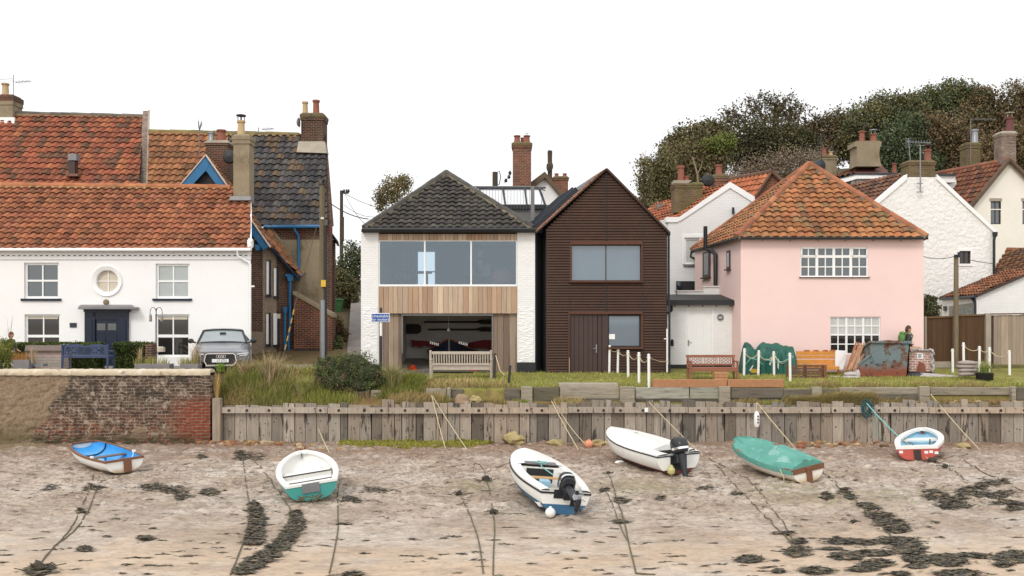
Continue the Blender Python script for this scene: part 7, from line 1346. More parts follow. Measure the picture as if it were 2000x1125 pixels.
# ---------------------------------------------------------------- boats on the mud
def hshape(kind,t):
    ws,tm,p,q,wb=kind
    if t<=tm: return ws+(1-ws)*sin(pi/2*t/tm)
    return wb+(1-wb)*max(0,1-((t-tm)/(1-tm))**p)**q
hkeel=lambda t:.75*max(0,(t-.55)/.45)**2.2+.10*max(0,(.3-t)/.3)**1.5
hsheer=lambda t:1+.22*max(0,(t-.3)/.7)**1.8
class Boat:
    def __init__(s,name,label,v,kind,group='small boats lying on the mud'):
        s.kind=kind; tx,ty,yaw,pitch,roll,s.L,s.B,s.D=v; s.ts=[1-(1-i/34)**1.5 for i in range(35)]
        rot=Matrix.Rotation(yaw,3,'Z')@Matrix.Rotation(pitch,3,'Y')@Matrix.Rotation(roll,3,'X')
        zmin=min((rot@s.sec(t,u)).z for t in s.ts for u in (-1,-.6,-.3,0,.3,.6,1)); tz=-zmin+.02
        s.o=thing(name,label,'boat',(0,0,0),group); s.o.matrix_world=Matrix.Translation((tx,ty,tz+float(mudz(np.array([tx]),np.array([ty]))[0])))@rot.to_4x4(); s.M=s.o.matrix_world.copy()
    def b(s,t): return s.B/2*hshape(s.kind,t)
    def zr(s,t): return s.D*hsheer(t)
    def sec(s,t,u,off=0):
        """u -1..1 across the section, 0 the keel"""
        a=abs(u)*pi/2; b=max(s.b(t)-off,0.001); zk=s.D*hkeel(t)+off; zs=s.zr(t)
        return Vector(((t-.5)*s.L,b*sin(a)**.75*(1 if u>=0 else -1),zk+max(zs-zk,0)*(1-cos(a)**.9)))
    def hull(s,mats,zw=0,inner=None,m=11,th=.035,tmax=.9995,floor=.12):
        """outer skin (bottom colour up to the waterline height zw) and the inner skin"""
        mb=MB(); rows=[]; m1=5
        for t in s.ts:
            uw=0
            if zw:
                zk,zs=s.D*hkeel(t),s.zr(t); f=(zw+.05*t-zk)/max(zs-zk,1e-4); uw=.02 if f<=0 else min(.97,2/pi*math.acos(max(0,min(1,(1-min(f,.999))**(1/.9)))))
            up=[uw*k/m1 for k in range(m1)]+[uw+(1-uw)*k/(m-m1) for k in range(m-m1+1)] if zw else [k/m for k in range(m+1)]
            us=[-u for u in up[:0:-1]]+up; rows.append([s.sec(t,u) for u in us])
        n=len(rows[0]); mb.v=[tuple(p) for r in rows for p in r]
        for i in range(len(rows)-1):
            for j in range(n-1): mb.f.append([i*n+j,i*n+j+1,(i+1)*n+j+1,(i+1)*n+j]); mb.mi.append(1 if zw and abs(j+.5-m)<m1 else 0); mb.cols.append(None)
        if zw: mb.m=1; mb.poly(rows[0][m-m1:m+m1+1]); mb.m=0; mb.poly(rows[0][:m-m1+1]+rows[0][m+m1:])
        else: mb.poly(rows[0])
        us=[j/m for j in range(-m,m+1)]; mb.poly(rows[-1]); h=mb.build('hull',mats,s.o,True)
        bv=h.modifiers.new('edges','EDGE_SPLIT'); bv.split_angle=R(38)
        if inner:
            mb=MB(); tt=[t for t in s.ts if .02<t<tmax]; rows=[]
            for t in tt: rows.append([Vector((p.x,p.y,max(p.z,floor))) for p in (s.sec(t,u,th) for u in us)])
            r0=[p.copy() for p in rows[0]]
            mb.grid(rows); mb.poly(r0); mb.build('interior',inner,s.o,True).modifiers.new('edges','EDGE_SPLIT').split_angle=R(38)
        return h
    def rim(s,mt,iw=.05,ow=.02,h=.035,name='gunwale',up=0,tr=True):
        mb=MB()
        for sg in(-1,1):
            rows=[]
            for k,t in enumerate(s.ts):
                b=s.b(t); x=(t-.5)*s.L; z=s.zr(t)+up; bi=max(b-iw,0)*sg; bo=(b+ow)*sg; xf=x+(ow if t>.97 else 0); rows.append([Vector((xf if bo else x,bo,z-h*.6)),Vector((xf,bo,z+h*.4)),Vector((x-(iw*.6 if t>.95 else 0),bi,z+h*.4)),Vector((x-(iw*.6 if t>.95 else 0),bi,z-h*.6)),Vector((xf,bo,z-h*.6))])
            mb.grid(rows); mb.poly(rows[0][:4]); mb.poly(rows[-1][:4])
        b=s.b(0); x=-.5*s.L; z=s.zr(0)+up
        if tr: mb.box(x-ow,x+iw,-b-ow,b+ow,z-h*.6,z+h*.42)
        b=s.b(1)
        if b>.05: x=.5*s.L; z=s.zr(1)+up; mb.box(x-iw,x+ow,-b-ow,b+ow,z-h*.6,z+h*.42)
        return mb.build(name,mt,s.o)
    def thwart(s,t,w,mt,drop=.1,th=.03,name='thwart',wide=None):
        z=s.zr(t)-drop; b=min(abs(s.sec(t,u).y) for u in (k/40 for k in range(41)) if s.sec(t,u).z>=z-th)-.03; x=(t-.5)*s.L; mb=MB(); mb.box(x-w/2,x+w/2,-b,b,z-th,z); return mb.build(name,mt,s.o,bevel=.006)
    def box(s,name,mt,x0,x1,y0,y1,z0,z1,par=None,bev=0):
        mb=MB(); mb.box(x0,x1,y0,y1,z0,z1); return mb.build(name,mt,par or s.o,bevel=bev)
    def cover(s,name,mt,t0,dome,skirt,wr=.02,ridge=0,sag=None,over=.02,t1=1.0,nu=14):
        mb=MB(); rows=[]; tt=[t0+(t1-t0)*(1-(1-i/34)**1.4) for i in range(35)]
        for t in tt:
            b=s.b(t)+over; z=s.zr(t)+.03; x=(t-.5)*s.L; row=[]
            for k in range(-nu-2,nu+3):
                u=max(-1,min(1,k/nu)); dn=skirt*max(0,(abs(k)-nu)/2); dz=dome*(1-u*u)*min(1,(t1-t+.04)*4)+ridge*max(0,1-abs(u)*2.2)*min(1,(t1-t)*3)
                if sag: dz+=sag(t,u)
                w_=wr*noise.noise(Vector((t*9,u*3.5,s.L)))*(1 if abs(u)<1 else .5); row.append(Vector((x+(over if t>.98 else 0),u*b+(.012 if dn else 0)*(1 if u>0 else -1)+w_*.4,z+dz+w_-dn*(1+.25*noise.noise(Vector((t*14,k,2)))))))
            rows.append(row)
        mb.grid(rows); mb.poly(rows[-1]); mb.poly(rows[0]); return mb.build(name,mt,s.o,True)
    def outboard(s,tilt,sc=1.0,y=0,steer=0):
        Mx=Matrix.Translation((-s.L/2-.02,y,s.zr(0)-.02))@Matrix.Rotation(tilt,4,'Y')@Matrix.Rotation(steer,4,'Z')@Matrix.Scale(sc,4)
        def bd(mb,name,mt,par,sm=True):
            mb.v=[tuple(Mx@Vector(v)) for v in mb.v]; return mb.build(name,mt,par,sm)
        m=MB(); m.box(-.10,.06,-.11,.11,-.16,.02); m.tube([(-.09,0,.05),(-.11,0,-.2),(-.12,0,-.5),(-.13,0,-.62)],[.075,.065,.05,.045],8); m.prism([(-.2,-.014,-.46),(-.04,-.014,-.46),(-.06,-.014,-.6),(-.2,-.014,-.62)],(0,.028,0)); m.box(-.26,-.02,-.09,.09,-.475,-.455); m.tube([(.02,0,-.61),(-.05,0,-.62),(-.25,0,-.62),(-.29,0,-.62)],[.015,.05,.05,.03],10); m.prism([(-.16,-.01,-.64),(-.07,-.01,-.64),(-.12,-.01,-.8),(-.18,-.01,-.78)],(0,.02,0)); m.tube([(.02,.0,.1),(.25,.05,.13),(.45,.06,.12)],.025,6)
        mt=bd(m,'outboard_motor',mat['motor'],s.o)
        m=MB(); rows=[]
        for z,a,b_,cx in ((.02,.10,.09,-.08),(.05,.17,.13,-.1),(.16,.21,.15,-.1),(.27,.20,.145,-.09),(.34,.14,.11,-.07),(.36,.05,.05,-.05)):
            e=lambda v:math.copysign(abs(v)**.7,v); rows.append([Vector((cx+a*e(cos(k*pi/10)),b_*e(sin(k*pi/10)),z)) for k in range(21)])
        m.grid(rows); m.poly(rows[-1]); cw=bd(m,'cowling',mat['motor'],mt)
        m=MB(); 
        for k in range(20): pass
        m.grid([[Vector((p.x*1.03-.0,p.y*1.03,z_)) for p in rows[2]] for z_ in (.10,.145)]); bd(m,'cowling_stripe',mat['chrome'],mt)
        m=MB(); m.tube([(-.29,0,-.62),(-.34,0,-.62)],[.035,.02],8)
        for k in range(3):
            a=2*pi*k/3; d=Vector((0,cos(a),sin(a))); q=Vector((0,-sin(a),cos(a))); c=Vector((-.31,0,-.62)); m.add([c+d*.03-q*.03+Vector((.02,0,0)),c+d*.12-q*.06+Vector((.03,0,0)),c+d*.135+q*.02,c+d*.10+q*.06-Vector((.03,0,0)),c+d*.03+q*.03-Vector((.02,0,0))],[(0,1,2,3,4)])
        bd(m,'propeller',mat['galv'],mt,False); return mt
def bm_(name,col,rough,v=.06,stain=()): return M(name,col,rough,v,2.5,.1,20,stain=stain,obj=True,spec=.5)
YS=lambda k,lo,hi:(S(196,160,90),1.6,lo,hi,k)
mat['motor']=M('outboard_black',S(52,54,58),.3,.1,4,metal=.2)
def hullM(name,top,low=S(190,150,84),z0=.20,k=.75,rough=.35,dirt=S(120,104,80)):
    s=Mt(name,rough,0,.5); p=s.pos(obj=True); z=s.sep(p)[2]; f=s.map(s.math('ADD',z,s.math('MULTIPLY',s.math('SUBTRACT',s.noise(p,3.5,5,.7),.5),.22)),z0,z0*.25)
    c=s.mix(s.math('MULTIPLY',f,k),top,low); c=s.mix(s.math('MULTIPLY',s.map(s.noise(s.pos(2,2,.6,obj=True),4,5,.7),.56,.75),.3),c,dirt); c=s.mix(s.math('MULTIPLY',s.map(z,.10,.0),.7),c,S(70,58,46)); return s.out(c)
WH=(.78,.77,.73)
mat['gelcoat']=bm_('white_gelcoat',(.79,.78,.75),.35,.04,[(S(190,178,150),2.2,.58,.8,.3)]); mat['hull_white']=hullM('stained_white_hull',WH); mat['hull_teal']=hullM('teal_hull',S(78,168,160,.8),S(96,150,136),.12,.6); mat['hull_cream']=hullM('cream_hull',(.78,.74,.66),S(196,160,104),.24,.7); mat['hull_red']=hullM('faded_red_hull',S(206,92,80,.85),S(150,84,64),.12,.8,.5,S(150,130,120))
mat['antifoul_blue']=bm_('blue_antifoul',S(62,112,150),.6,.12,[(S(110,124,130),3,.5,.7,.6)]); mat['antifoul_red']=bm_('maroon_antifoul',S(112,50,54),.7,.15,[(S(84,60,52),3,.5,.7,.6)])
mat['int_blue']=bm_('bright_blue_interior',S(44,150,222,.85),.45,.12,[(S(120,190,230),1.5,.55,.75,.5)]); mat['int_white']=bm_('white_interior',(.75,.735,.70),.45,.05,[(S(196,176,146),2.5,.55,.75,.45)]); mat['int_pale']=bm_('pale_blue_interior',S(160,206,228,.9),.5,.08)
mat['varnish']=bm_('varnished_wood',S(124,84,60),.45,.2); mat['grey_wood']=bm_('grey_wood_trim',S(112,98,90),.6,.2); mat['dk_pad']=bm_('dark_pad',S(66,54,48),.8,.3)
# 1 pram dinghy with the bright blue inside
B=Boat('pram_dinghy','small white pram dinghy with a bright blue interior and brown rim',[-10.489,23.65,2.343,-.026,-.054,2.828,1.125,.363],(.82,.45,2.0,.7,.5))
B.hull([mat['hull_white']],0,mat['int_blue'],floor=.09); B.rim(mat['varnish'],.035,.02,.05); B.thwart(.45,.2,mat['grey_wood'],.09); B.box('transom_pad',mat['varnish'],-B.L/2-.045,-B.L/2,-.16,.03,.06,.35,None,.01); B.box('thwart_post',mat['int_blue'],-.2,-.15,-.02,.02,.08,.27); B.box('floor_board',mat['int_pale'],-1.2,.6,-.12,.12,.092,.105)
m=MB(); x=.3*B.L; m.tube([B.sec(.82,u,.05)+Vector((0,0,.005)) for u in (-1,-.8,-.6,-.4,-.2,0,.2,.4,.6,.8,1)],.018,5); m.build('rib',mat['navy'],B.o)
for sg in (-1,1): m=MB(); q=Vector((-.25*B.L,sg*(B.b(.25)-.02),B.zr(.25))); m.box(q.x-.05,q.x+.05,q.y-.03,q.y+.03,q.z,q.z+.06); m.tube([q,q+Vector((0,-sg*.05,-.12)),q+Vector((.02,-sg*.05,-.2))],.015,5); m.build('rowlock',mat['white_paint'],B.o)
# 2 round white dinghy, teal transom
B=Boat('dinghy','round-bowed white dinghy with a teal hull heeled towards us on the mud',[-4.547,20.57,1.868,-.078,-.12,2.724,1.30,.412],(.8,.4,2.2,.62,0))
B.hull([mat['hull_teal']],0,mat['int_white'],floor=.10); B.rim(mat['gelcoat'],.10,.015,.05)
for t,w_,d in ((.30,.30,.12),(.50,.26,.10),(.10,.34,.13)):
    f=B.thwart(t,w_,mat['int_white'],d,.16); m=MB(); b=B.b(t)-.10; x=(t-.5)*B.L-w_/2; z=B.zr(t)-d; 
    if t>.2: m.tube([(x-.005,-b,z+.004),(x-.005,b,z+.004)],.014,5); m.build('thwart_edge',mat['dk_pad'],f)
B.box('transom_pad',mat['galv'],-B.L/2-.03,-B.L/2-.001,-.16,.20,.22,.43,None,.008)
for t,u in ((.66,.62),(.72,-.5),(.56,-.72),(.2,.3),(.16,-.35)): m=MB(); q=B.sec(t,u,.045); m.lathe([(.02,0),(.02,.02)],q+Vector((0,0,.02)),6); m.build('drain_fitting',mat['galv'],B.o)
m=MB(); m.col=S(96,86,64); rk=random.Random(3)
for k in range(26): q=B.M@Vector((-B.L/2-.05,-.02,.1)); q.z=.05; a=q+Vector((rk.uniform(-.3,.25),rk.uniform(-.45,-.02),rk.uniform(0,.1))); m.tube([a,a+Vector((rk.uniform(-.15,.15),rk.uniform(-.1,.1),rk.uniform(-.04,.08)))],.012,4)
tag(m.build('rope_tangle',mat['matt'],loc=(-4,19,0)),'tangle of weedy rope under the teal transom','rope')
# 3 white open boat with outboard, blue bottom
B=Boat('motor_boat','white open motor boat with a blue bottom and dark outboard, black cuddy opening forward',[.602,19.521,1.807,-.082,.10,3.318,1.33,.508],(.75,.4,2.2,.65,0))
B.hull([mat['hull_white'],mat['antifoul_blue']],.25,mat['int_white'],floor=.14); B.rim(mat['black'],.02,.018,.035,'rubbing_strake',-.03); 
def deck(B,name,mt,t0,t1,iw):
    for sg in(-1,1):
        mb=MB(); rows=[]
        for t in B.ts:
            if t<t0 or t>t1: continue
            b=B.b(t); x=(t-.5)*B.L; z=B.zr(t)+.02; w_=iw(t); rows.append([Vector((x,sg*b,z-.03)),Vector((x,sg*b,z)),Vector((x,sg*max(b-w_*.5,0),z+.02)),Vector((x,sg*max(b-w_,0),z+.02)),Vector((x,sg*max(b-w_-.015,0),z-.10))])
        mb.grid(rows); mb.build(name,mt,B.o,True)
deck(B,'side_deck',mat['gelcoat'],0,.62,lambda t:.17+.05*t)
mb=MB(); rows=[]
for t in [q for q in B.ts if q>.58]+[1.0]: b=B.b(t); rows.append([Vector(((t-.5)*B.L,b*u,B.zr(t)+.02+.07*(1-u*u)*min(1,(1-t)*3+.1))) for u in (-1,-.8,-.5,-.2,0,.2,.5,.8,1)])
mb.grid(rows); mb.build('foredeck',mat['gelcoat'],B.o,True)
xk=.075*B.L; B.box('cuddy_bulkhead',mat['gelcoat'],xk,xk+.03,-.5,.5,.15,B.zr(.6)); B.box('cuddy_opening',mat['black'],xk-.012,xk+.001,-.30,.30,.2,.50); B.box('cuddy_cover',mat['galv'],xk-.03,xk+.10,-.34,.34,B.zr(.6)+.06,B.zr(.6)+.10); B.box('thwart',bm_('pine_board',S(206,168,118),.6,.15),xk-.34,xk-.22,-.46,.46,.36,.39); B.box('stern_bench',mat['int_white'],-.46*B.L,-.30*B.L,-.46,.46,.15,.36)
m=MB(); m.col=None; q=Vector((xk-.05,.0,B.zr(.6)+.12)); m.tube([q+Vector((.08*cos(k*.7),.12*sin(k*.7),.01*sin(k*2))) for k in range(10)]+[q+Vector((-.2,.05,-.05)),q+Vector((-.4,-.05,-.1)),q+Vector((-.6,-.1,-.12))],.012,5); m.build('painter_rope',mat['rope_blue'],B.o)
B.box('blue_can',bm_('pale_blue_can',S(150,190,210),.4),-.9,-.72,.08,.3,.36,.52,None,.03); B.outboard(R(72),1.05,-.03)
m=MB(); m.box(-B.L/2-.012,-B.L/2,-.26,.24,B.zr(0)-.14,B.zr(0)+.03); m.build('motor_well',mat['black'],B.o)
# 4 white covered boat with outboard
B=Boat('motor_boat','all-white covered motor boat with a big dark outboard and a maroon bottom',[3.44,24.25,1.95,-.04,-.04,3.55,1.42,.54],(.85,.45,2.0,.75,0))
B.hull([mat['hull_white'],mat['antifoul_red']],.17,mat['int_white']); B.rim(mat['zinc'],.01,.014,.03,'rubbing_strake',-.02)
B.cover('cover',mat['gelcoat'],.17,.05,.03,.012,.06,None,.004)
deck(B,'stern_deck',mat['gelcoat'],0,.2,lambda t:.3)
B.outboard(R(18),1.2,.02); B.box('motor_well',mat['black'],-B.L/2-.012,-B.L/2,-.22,.24,.16,B.zr(0)-.01)
m=MB(); m.tube([(-.5*B.L+.06,-.35,B.zr(.03)+.05),(-.5*B.L+.12,-.5,B.zr(.03)+.05),(-.5*B.L+.05,-.52,B.zr(.03)+.0)],.022,6); m.build('black_strap',mat['black'],B.o)
m=MB(); m.tube([(.6,-.2,B.zr(.66)+.10),(.75,.0,B.zr(.7)+.11),(.55,.12,B.zr(.66)+.105),(.5,-.1,B.zr(.65)+.105)],.012,5); m.build('bow_line',mat['rope_dark'],B.o)
m=MB(); q=B.M@Vector((-B.L*.5-.1,.28,.1)); m.lathe([(.02,0),(.09,.06),(.1,.14),(.05,.22),(.02,.26)],(q.x,q.y,0.02),10); tag(m.build('float',M('yellowish_float',S(196,190,130),.6,.15,5),loc=(q.x,q.y,0)),'yellowish float hanging at the maroon stern','float')
m=MB(); p=G(1211,907); m.blob(p+Vector((0,0,.05)),(.13,.08,.06),.3,1.5,2,3); tag(m.build('float',mat['gelcoat'],loc=p,smooth=True),'small white float on the mud under the covered white boat','float')
# 5 teal covered boat
mat['teal_cover']=M('teal_canvas',S(100,166,152,.78),.8,.14,1.6,.5,5,stain=[(S(74,144,134),1.3,.48,.66,.6),(S(176,212,202),2.6,.54,.68,.5)])
B=Boat('covered_boat','cream boat under a sagging turquoise canvas cover',[6.43,22.80,1.90,-.07,-.16,2.98,1.17,.40],(.72,.42,2.1,.6,0))
B.hull([mat['hull_cream']],0,None); B.rim(mat['varnish'],.04,.012,.04)
B.cover('canvas_cover',mat['teal_cover'],.01,.10,.12,.075,.05,lambda t,u:-.20*math.exp(-((t-.66)/.16)**2)*max(0,1-u*u)+.10*math.exp(-((t-.38)/.10)**2)*max(0,1-abs(u)*1.2),.02)
B.box('transom_post',mat['varnish'],-B.L/2-.05,-B.L/2,-.07,.07,.0,.42,None,.01); B.box('transom_top',mat['varnish'],-B.L/2-.02,-B.L/2+.02,-B.b(0),B.b(0),B.zr(0)-.10,B.zr(0)-.0)
m=MB(); m.tube([B.sec(.12,.98)+Vector((0,.03,0)),B.sec(.10,.8)+Vector((-.06,.05,-.05)),B.sec(.12,.6)+Vector((-.1,.1,-.1))],.014,5); m.build('cover_tie',mat['rope_pale'],B.o)
# 6 red dinghy
B=Boat('dinghy','faded red dinghy with a wide white rim and pale blue inside, by the piles',[11.50,25.90,1.10,-.05,-.09,2.66,1.22,.41],(.82,.42,2.1,.75,.12))
B.hull([mat['hull_red']],0,mat['int_pale'],floor=.10); B.rim(mat['gelcoat'],.13,.02,.075); B.thwart(.36,.34,mat['int_pale'],.12,.1); B.thwart(.72,.3,mat['int_white'],.12,.06)
B.box('transom_pad',mat['dk_pad'],-B.L/2-.035,-B.L/2-.001,-.09,.09,.06,.34,None,.01)
for y,z in ((.40,.29),(-.22,.27),(-.34,.28),(-.47,.25)): m=MB(); m.box(-B.L/2-.006,-B.L/2-.001,y-.045,y+.045,z-.035,z+.035); m.build('sticker',mat['white_paint'],B.o)
m=MB(); m.tube([(-.5*B.L+.3,.1,.12),(-.5*B.L+.35,.12,B.zr(.1)+.02)],.015,5); m.tube([(-.5*B.L+.7,-.25,.12),(-.5*B.L+.72,-.3,.5)],.02,5); m.build('inner_line',mat['rope_dark'],B.o)
# ---- ropes, buoys, weed
def smooth(P,n=6):
    P=[P[0]]+P+[P[-1]]; o=[]
    for i in range(1,len(P)-2):
        a,b,c,d=P[i-1:i+3]
        for k in range(n): t=k/n; o.append(.5*((2*b)+(c-a)*t+(2*a-5*b+4*c-d)*t*t+(3*b-a-3*c+d)*t**3))
    return o+[P[-2]]
def gm(x,y,dz=.015): q=G(x,y); q.z=float(mudz(np.array([q.x]),np.array([q.y]))[0])+dz; return q
def mrope(lb,pts,r=.02,mt='rope_dark',frm=None,grp='mooring lines lying on the mud'):
    P=[gm(*p) for p in pts]; Q=smooth(P,7)
    Q=[Vector((q.x,q.y,float(mudz(np.array([q.x]),np.array([q.y]))[0])+.012+.012*noise.noise(q*3))) for q in Q]
    if frm: Q=[Vector(f) for f in frm]+Q
    m=MB(); m.tube(Q,r*.62,5); return tag(m.build('mooring_rope',mat[mt],loc=P[0]),lb,'rope',group=grp)
mrope('left one of the twin lines running from the blue dinghy to the bottom left corner',[(182,931),(176,955),(158,995),(140,1030),(115,1060),(85,1095),(76,1113)],.022)
mrope('right one of the twin lines running from the blue dinghy to the bottom left corner',[(194,931),(190,955),(178,985),(165,1012),(140,1042),(118,1058)],.022)
mrope('short slack line from the blue dinghy stern to the twin lines',[(235,926),(232,934),(205,943),(192,948)],.015)
mrope('long line curving down past the first weed bank left of the teal dinghy',[(470,886),(475,905),(480,945),(487,985),(486,1020),(476,1055),(462,1095),(450,1124)],.022)
mrope('line curving from the teal dinghy bow down beside the second weed bank',[(497,903),(520,930),(540,957),(560,985),(567,1000),(562,1025),(548,1048),(520,1075),(490,1100),(458,1123)],.022)
mrope('line running straight down from the right side of the teal dinghy',[(664,935),(660,965),(660,1010),(660,1035),(652,1080),(643,1120)],.02)
mrope('left one of two near-vertical lines below the middle of the mud',[(897,965),(902,975),(920,1015),(935,1060),(944,1120)],.02)
mrope('right one of two near-vertical lines left of the blue-bottomed boat',[(963,1003),(966,1035),(964,1080),(963,1122)],.02)
mrope('short tight line from the rope end to the blue-bottomed boat',[(963,1005),(1000,1007),(1040,1010)],.014)
mrope('long line from the covered white boat down to the bottom edge',[(1170,905),(1188,927),(1203,970),(1218,1015),(1228,1060),(1240,1110),(1246,1119),(1280,1121)],.022)
mrope('second strand beside the long line right of the blue-bottomed boat',[(1172,945),(1195,985),(1210,1025),(1225,1055)],.016)
mrope('left one of two lines running down from behind the turquoise boat',[(1395,905),(1430,945),(1470,985),(1505,1022),(1535,1050),(1556,1082)],.02)
mrope('right one of two lines running down from behind the turquoise boat',[(1385,897),(1460,940),(1492,975),(1520,1010),(1545,1050),(1556,1082)],.02)
mrope('taut dark line from the turquoise boat stern into the big weed bank',[(1600,918),(1640,955),(1675,985),(1710,1020),(1740,1048),(1765,1080)],.026)
mrope('line across the mud right of the red dinghy',[(1882,900),(1905,915),(1945,935),(1998,960)],.02); mrope('short line between two weed lumps right of the red dinghy',[(1850,917),(1870,928),(1890,944)],.02); mrope('short line from the piles end right of the red dinghy',[(1836,897),(1870,893),(1895,885)],.014)
mrope('loop of line beside the boulder-coloured lump in the middle of the mud',[(925,925),(928,905),(945,918),(948,935),(955,955),(962,1000)],.015); mrope('thin brown line towards the bow of the blue-bottomed boat',[(952,923),(975,912),(998,903)],.012)
for x,y,h_,lb in ((948,942,.2,'weedy buoy lump in the middle of the mud'),(470,886,.14,'dark weedy stub left of the teal dinghy'),(896,968,.14,'dark weedy stub in the middle of the mud'),(962,1005,.12,'weedy knot left of the blue-bottomed boat'),(75,1118,.2,'weed-covered block at the bottom left'),(1820,907,.22,'weedy rope lump at the stern of the red dinghy'),(1846,916,.14,'small dark stub right of the red dinghy'),(1188,927,.1,'weed knot on the long line right of the blue-bottomed boat'),(1668,1022,.1,'small dark brick left of the big weed bank')):
    m=MB(); p=gm(x,y); m.col=S(66,60,50); rk=random.Random(x)
    m.blob(p+Vector((0,0,h_*.2)),(h_*.5,h_*.4,h_*.45),.6,2.5,2,x)
    for k in range(14): a=p+Vector((rk.uniform(-1,1)*h_,rk.uniform(-1,1)*h_,.02)); m.col=rk.choice([S(70,66,48),S(52,50,44),S(86,92,60)]); m.tube([a,a+Vector((rk.uniform(-1,1)*h_,rk.uniform(-.5,.5)*h_,rk.uniform(0,.3)*h_))],.008,4)
    tag(m.build('weed_lump',mat['matt'],loc=p),lb,'weed lump',group='weedy lumps on the mud')
def hang(lb,a,b,mt='rope_pale',r=.013,sag=.03):
    m=MB(); m.tube([a.lerp(b,t/10)-Vector((0,0,sag*4*(t/10)*(1-t/10))) for t in range(11)],r,5); tag(m.build('mooring_rope',mat[mt],loc=a),lb,'rope',group='mooring lines over the piles')
hang('left one of two pale lines fanning from one peg over the salt grass',W(843,772,28.7),gm(870,880)); hang('right one of two pale lines fanning from one peg over the salt grass',W(845,774,28.7),gm(912,880)); hang('pale line over the piles towards the blue-bottomed boat',W(1077,783,28.6),gm(1130,884)); hang('pale line over the piles to the pink buoy',W(1083,786,28.6),gm(1146,873),sag=.1)
hang('line over the piles down to the right of the covered white boat',W(1267,785,28.5),gm(1372,892),sag=.02); hang('white line over the piles behind the turquoise boat',W(1478,786,28.45),gm(1550,872),sag=.02,r=.017); hang('turquoise line over the piles to the red dinghy',W(1693,788,28.3),B.M@Vector((B.L*.1,B.b(.6),B.zr(.6)+.03)),'rope_blue',.02); hang('line over the piles at the far right',W(1818,770,28.9),gm(1915,880),sag=.04,r=.015); hang('turquoise strand hanging loose on the piles',W(1708,805,28.33),W(1716,852,28.36),'rope_blue',.012,.0); hang('pale line from the piles towards the teal dinghy bow',W(622,838,28.4),gm(645,890),sag=.03); hang('short dark line across the red dinghy to its stern',B.M@Vector((B.L*.1,B.b(.6),B.zr(.6)+.03)),gm(1818,906),'rope_pale',.014,.0)
m=MB(); rk=random.Random(8)
for k in range(9): c=W(1694+rk.uniform(-4,4),797+rk.uniform(-8,8),28.3); m.tube([c+Vector((.13*cos(a*.7+k),.02*sin(a*3),.2*sin(a*.7+k))) for a in range(10)],.014,5)
tag(m.build('rope_coil',M('dark_teal_rope',S(40,84,88),.8,.2,9),loc=W(1694,800,28.3)),'dark teal coil of rope hung on the rail of the piles','rope')
def buoy(lb,x,y,r,mt,name='buoy'):
    p=gm(x,y); o=thing(name,lb,'buoy',p,'round mooring buoys'); m=MB(); n=12; m.lathe([(max(.001,r*cos(a)),r*.9+r*sin(a)) for a in [-pi/2+pi*k/n for k in range(n+1)]],p,18); m.build('float_ball',mt,o,True); m=MB(); m.lathe([(r*.3,0),(r*.28,r*.3),(r*.1,r*.36)],p+Vector((0,-.0,r*1.75)),10); m.build('eye',mt,o,True)
buoy('faded pink ball buoy at the foot of the piles',1150,875,.125,M('faded_pink_plastic',S(226,150,118,.85),.55,.1,5)); buoy('small white ball buoy under the blue transom',1075,1012,.10,mat['int_white'])
o=thing('fender','white cylindrical fender hanging on the piles behind the turquoise boat','fender',W(1478,800,28.3)); m=MB(); m.lathe([(.02,-.22),(.06,-.2),(.085,-.12),(.085,.16),(.06,.24),(.02,.28)],W(1478,821,28.25),14); m.build('body',mat['gelcoat'],o,True); m=MB(); m.tube([W(1478,808,28.25),W(1477,786,28.3)],.012,5); m.build('lanyard',mat['rope_pale'],o); m=MB()
for k in range(3): m.box(RX(1480,28.15)-.01,RX(1480,28.15)+.035,28.163,28.172,RZ(813+k*6,28.15)-.035,RZ(813+k*6,28.15)+.02)
m.build('blue_mark',mat['navy'],o)
# seaweed
PS=[];CS=[]
def weed(x,y,rx,ry,n,up=1.0):
    n=int(n*1.9); a=NR.random(n)*2*pi; q=NR.random(n)**.55; rag=1+.5*np.abs(NR.normal(size=n))*(NR.random(n)<.25); X=x+rx*q*np.cos(a)*rag; Y=y+ry*q*np.sin(a); Y=np.clip(Y,640,1150); Yg=ZC*F/(Y-HY); Xg=(X-1000)*Yg/F; th=NR.normal(size=n)*.38; L_=NR.uniform(.025,.10,n); w_=NR.uniform(.006,.015,n)
    d=np.stack([np.cos(th),np.sin(th),NR.normal(size=n)*.10],-1)*L_[:,None]; e=np.stack([-np.sin(th),np.cos(th),NR.normal(size=n)*.5],-1)*w_[:,None]
    c=np.stack([Xg,Yg,mudz(Xg,Yg)+NR.uniform(.0,.032,n)*up],-1); PS.append(np.stack([c-d-e*.3,c-e,c+d+e*.3,c+e],1)); CS.append(np.array([S(92,86,80),S(112,102,88),S(78,76,76),S(128,116,96),S(98,98,82)])[NR.integers(0,5,n)]*NR.uniform(.65,1.3,(n,1)))
for x,y,w_ in ((492,988,9),(495,1000,12),(497,1012,14),(496,1025,15),(494,1037,16),(491,1048,17),(488,1058,18)): weed(x+w_*.35,y,w_,7,260)
for x,y,w_ in ((574,1006,10),(577,1018,13),(571,1032,15),(562,1045,17),(551,1058,19),(539,1070,22),(522,1082,22),(505,1093,22),(487,1105,20),(472,1117,16)): weed(x+4,y,w_,8,280)
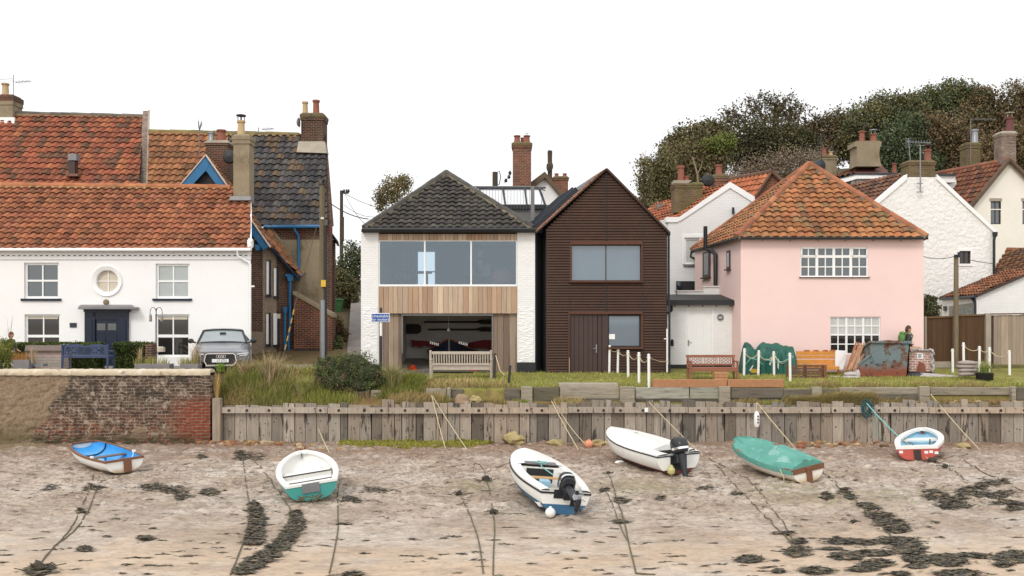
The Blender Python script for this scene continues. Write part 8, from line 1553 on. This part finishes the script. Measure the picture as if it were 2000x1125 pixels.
for x,y,rx,ry,n in ((1616,974,13,5,200),(1649,962,12,8,240),(1660,972,10,6,140),(1690,990,16,7,260),(1701,997,14,8,260),(1720,1010,22,9,420),(1738,1022,26,9,480),(1752,1032,24,10,520),(1757,1058,34,8,640),(1776,1072,28,10,560),(1790,1090,22,9,420),(1652,1058,34,6,420),(1690,1061,30,3,160),(1707,1080,38,6,480),(1655,1087,28,8,420),(1714,1101,24,8,420),(1685,1112,24,5,260),(1594,1115,26,8,380),(1558,1079,20,11,420),(1560,1060,14,4,140),(1464,1093,24,7,300),(1850,1096,32,12,700),(1810,1094,26,8,360),(1889,1085,18,4,160),(1919,1088,16,4,160),(1980,1090,34,12,620),(1960,1105,14,5,140),(1867,1121,40,7,420),(1790,1106,16,5,160),(1889,960,18,8,300),(1830,970,24,7,320),(1863,979,26,6,300),(1919,969,20,7,300),(1950,970,30,7,320),(1964,985,24,7,300),(1987,995,20,7,280),(1863,990,34,7,260),(1919,950,16,7,220),(1950,944,22,5,180),(1820,960,16,4,120),(1520,1116,10,4,80),(1760,1122,14,4,120),(1530,1043,20,4,120),(1625,1072,18,3,90),(320,957,40,7,260),(300,952,26,5,150),(360,972,18,5,170),(345,962,24,4,110),(410,962,18,6,180),(395,895,10,4,90),(100,957,16,4,110),(175,957,12,3,70),(195,955,12,4,70),(160,1000,8,4,60),(75,1118,24,9,300),(90,1110,14,5,120),(490,895,26,8,260),(468,893,10,12,160),(685,978,18,5,120),(735,960,24,5,110),(672,1026,14,3,80),(690,1120,20,5,120),(1210,1019,14,4,90),(1215,978,16,6,110),(1290,975,8,4,60),(1180,958,10,3,50),(1380,955,14,4,70),(1440,968,12,3,70),(1115,978,10,3,60),(285,1053,16,5,110),(165,1074,12,5,90)):
    weed(x,y,rx,ry,n)
n=900
for k in range(330):
    x=rng.uniform(-20,2020); y=882+rng.random()**.8*245; weed(x,y,rng.uniform(5,18),rng.uniform(.5,1.6),rng.randint(3,9),.3)
tag(npmesh('seaweed',np.concatenate(PS),np.concatenate(CS),mat['leaf']),'dark strands and banks of seaweed on the mud','seaweed',kind='stuff')
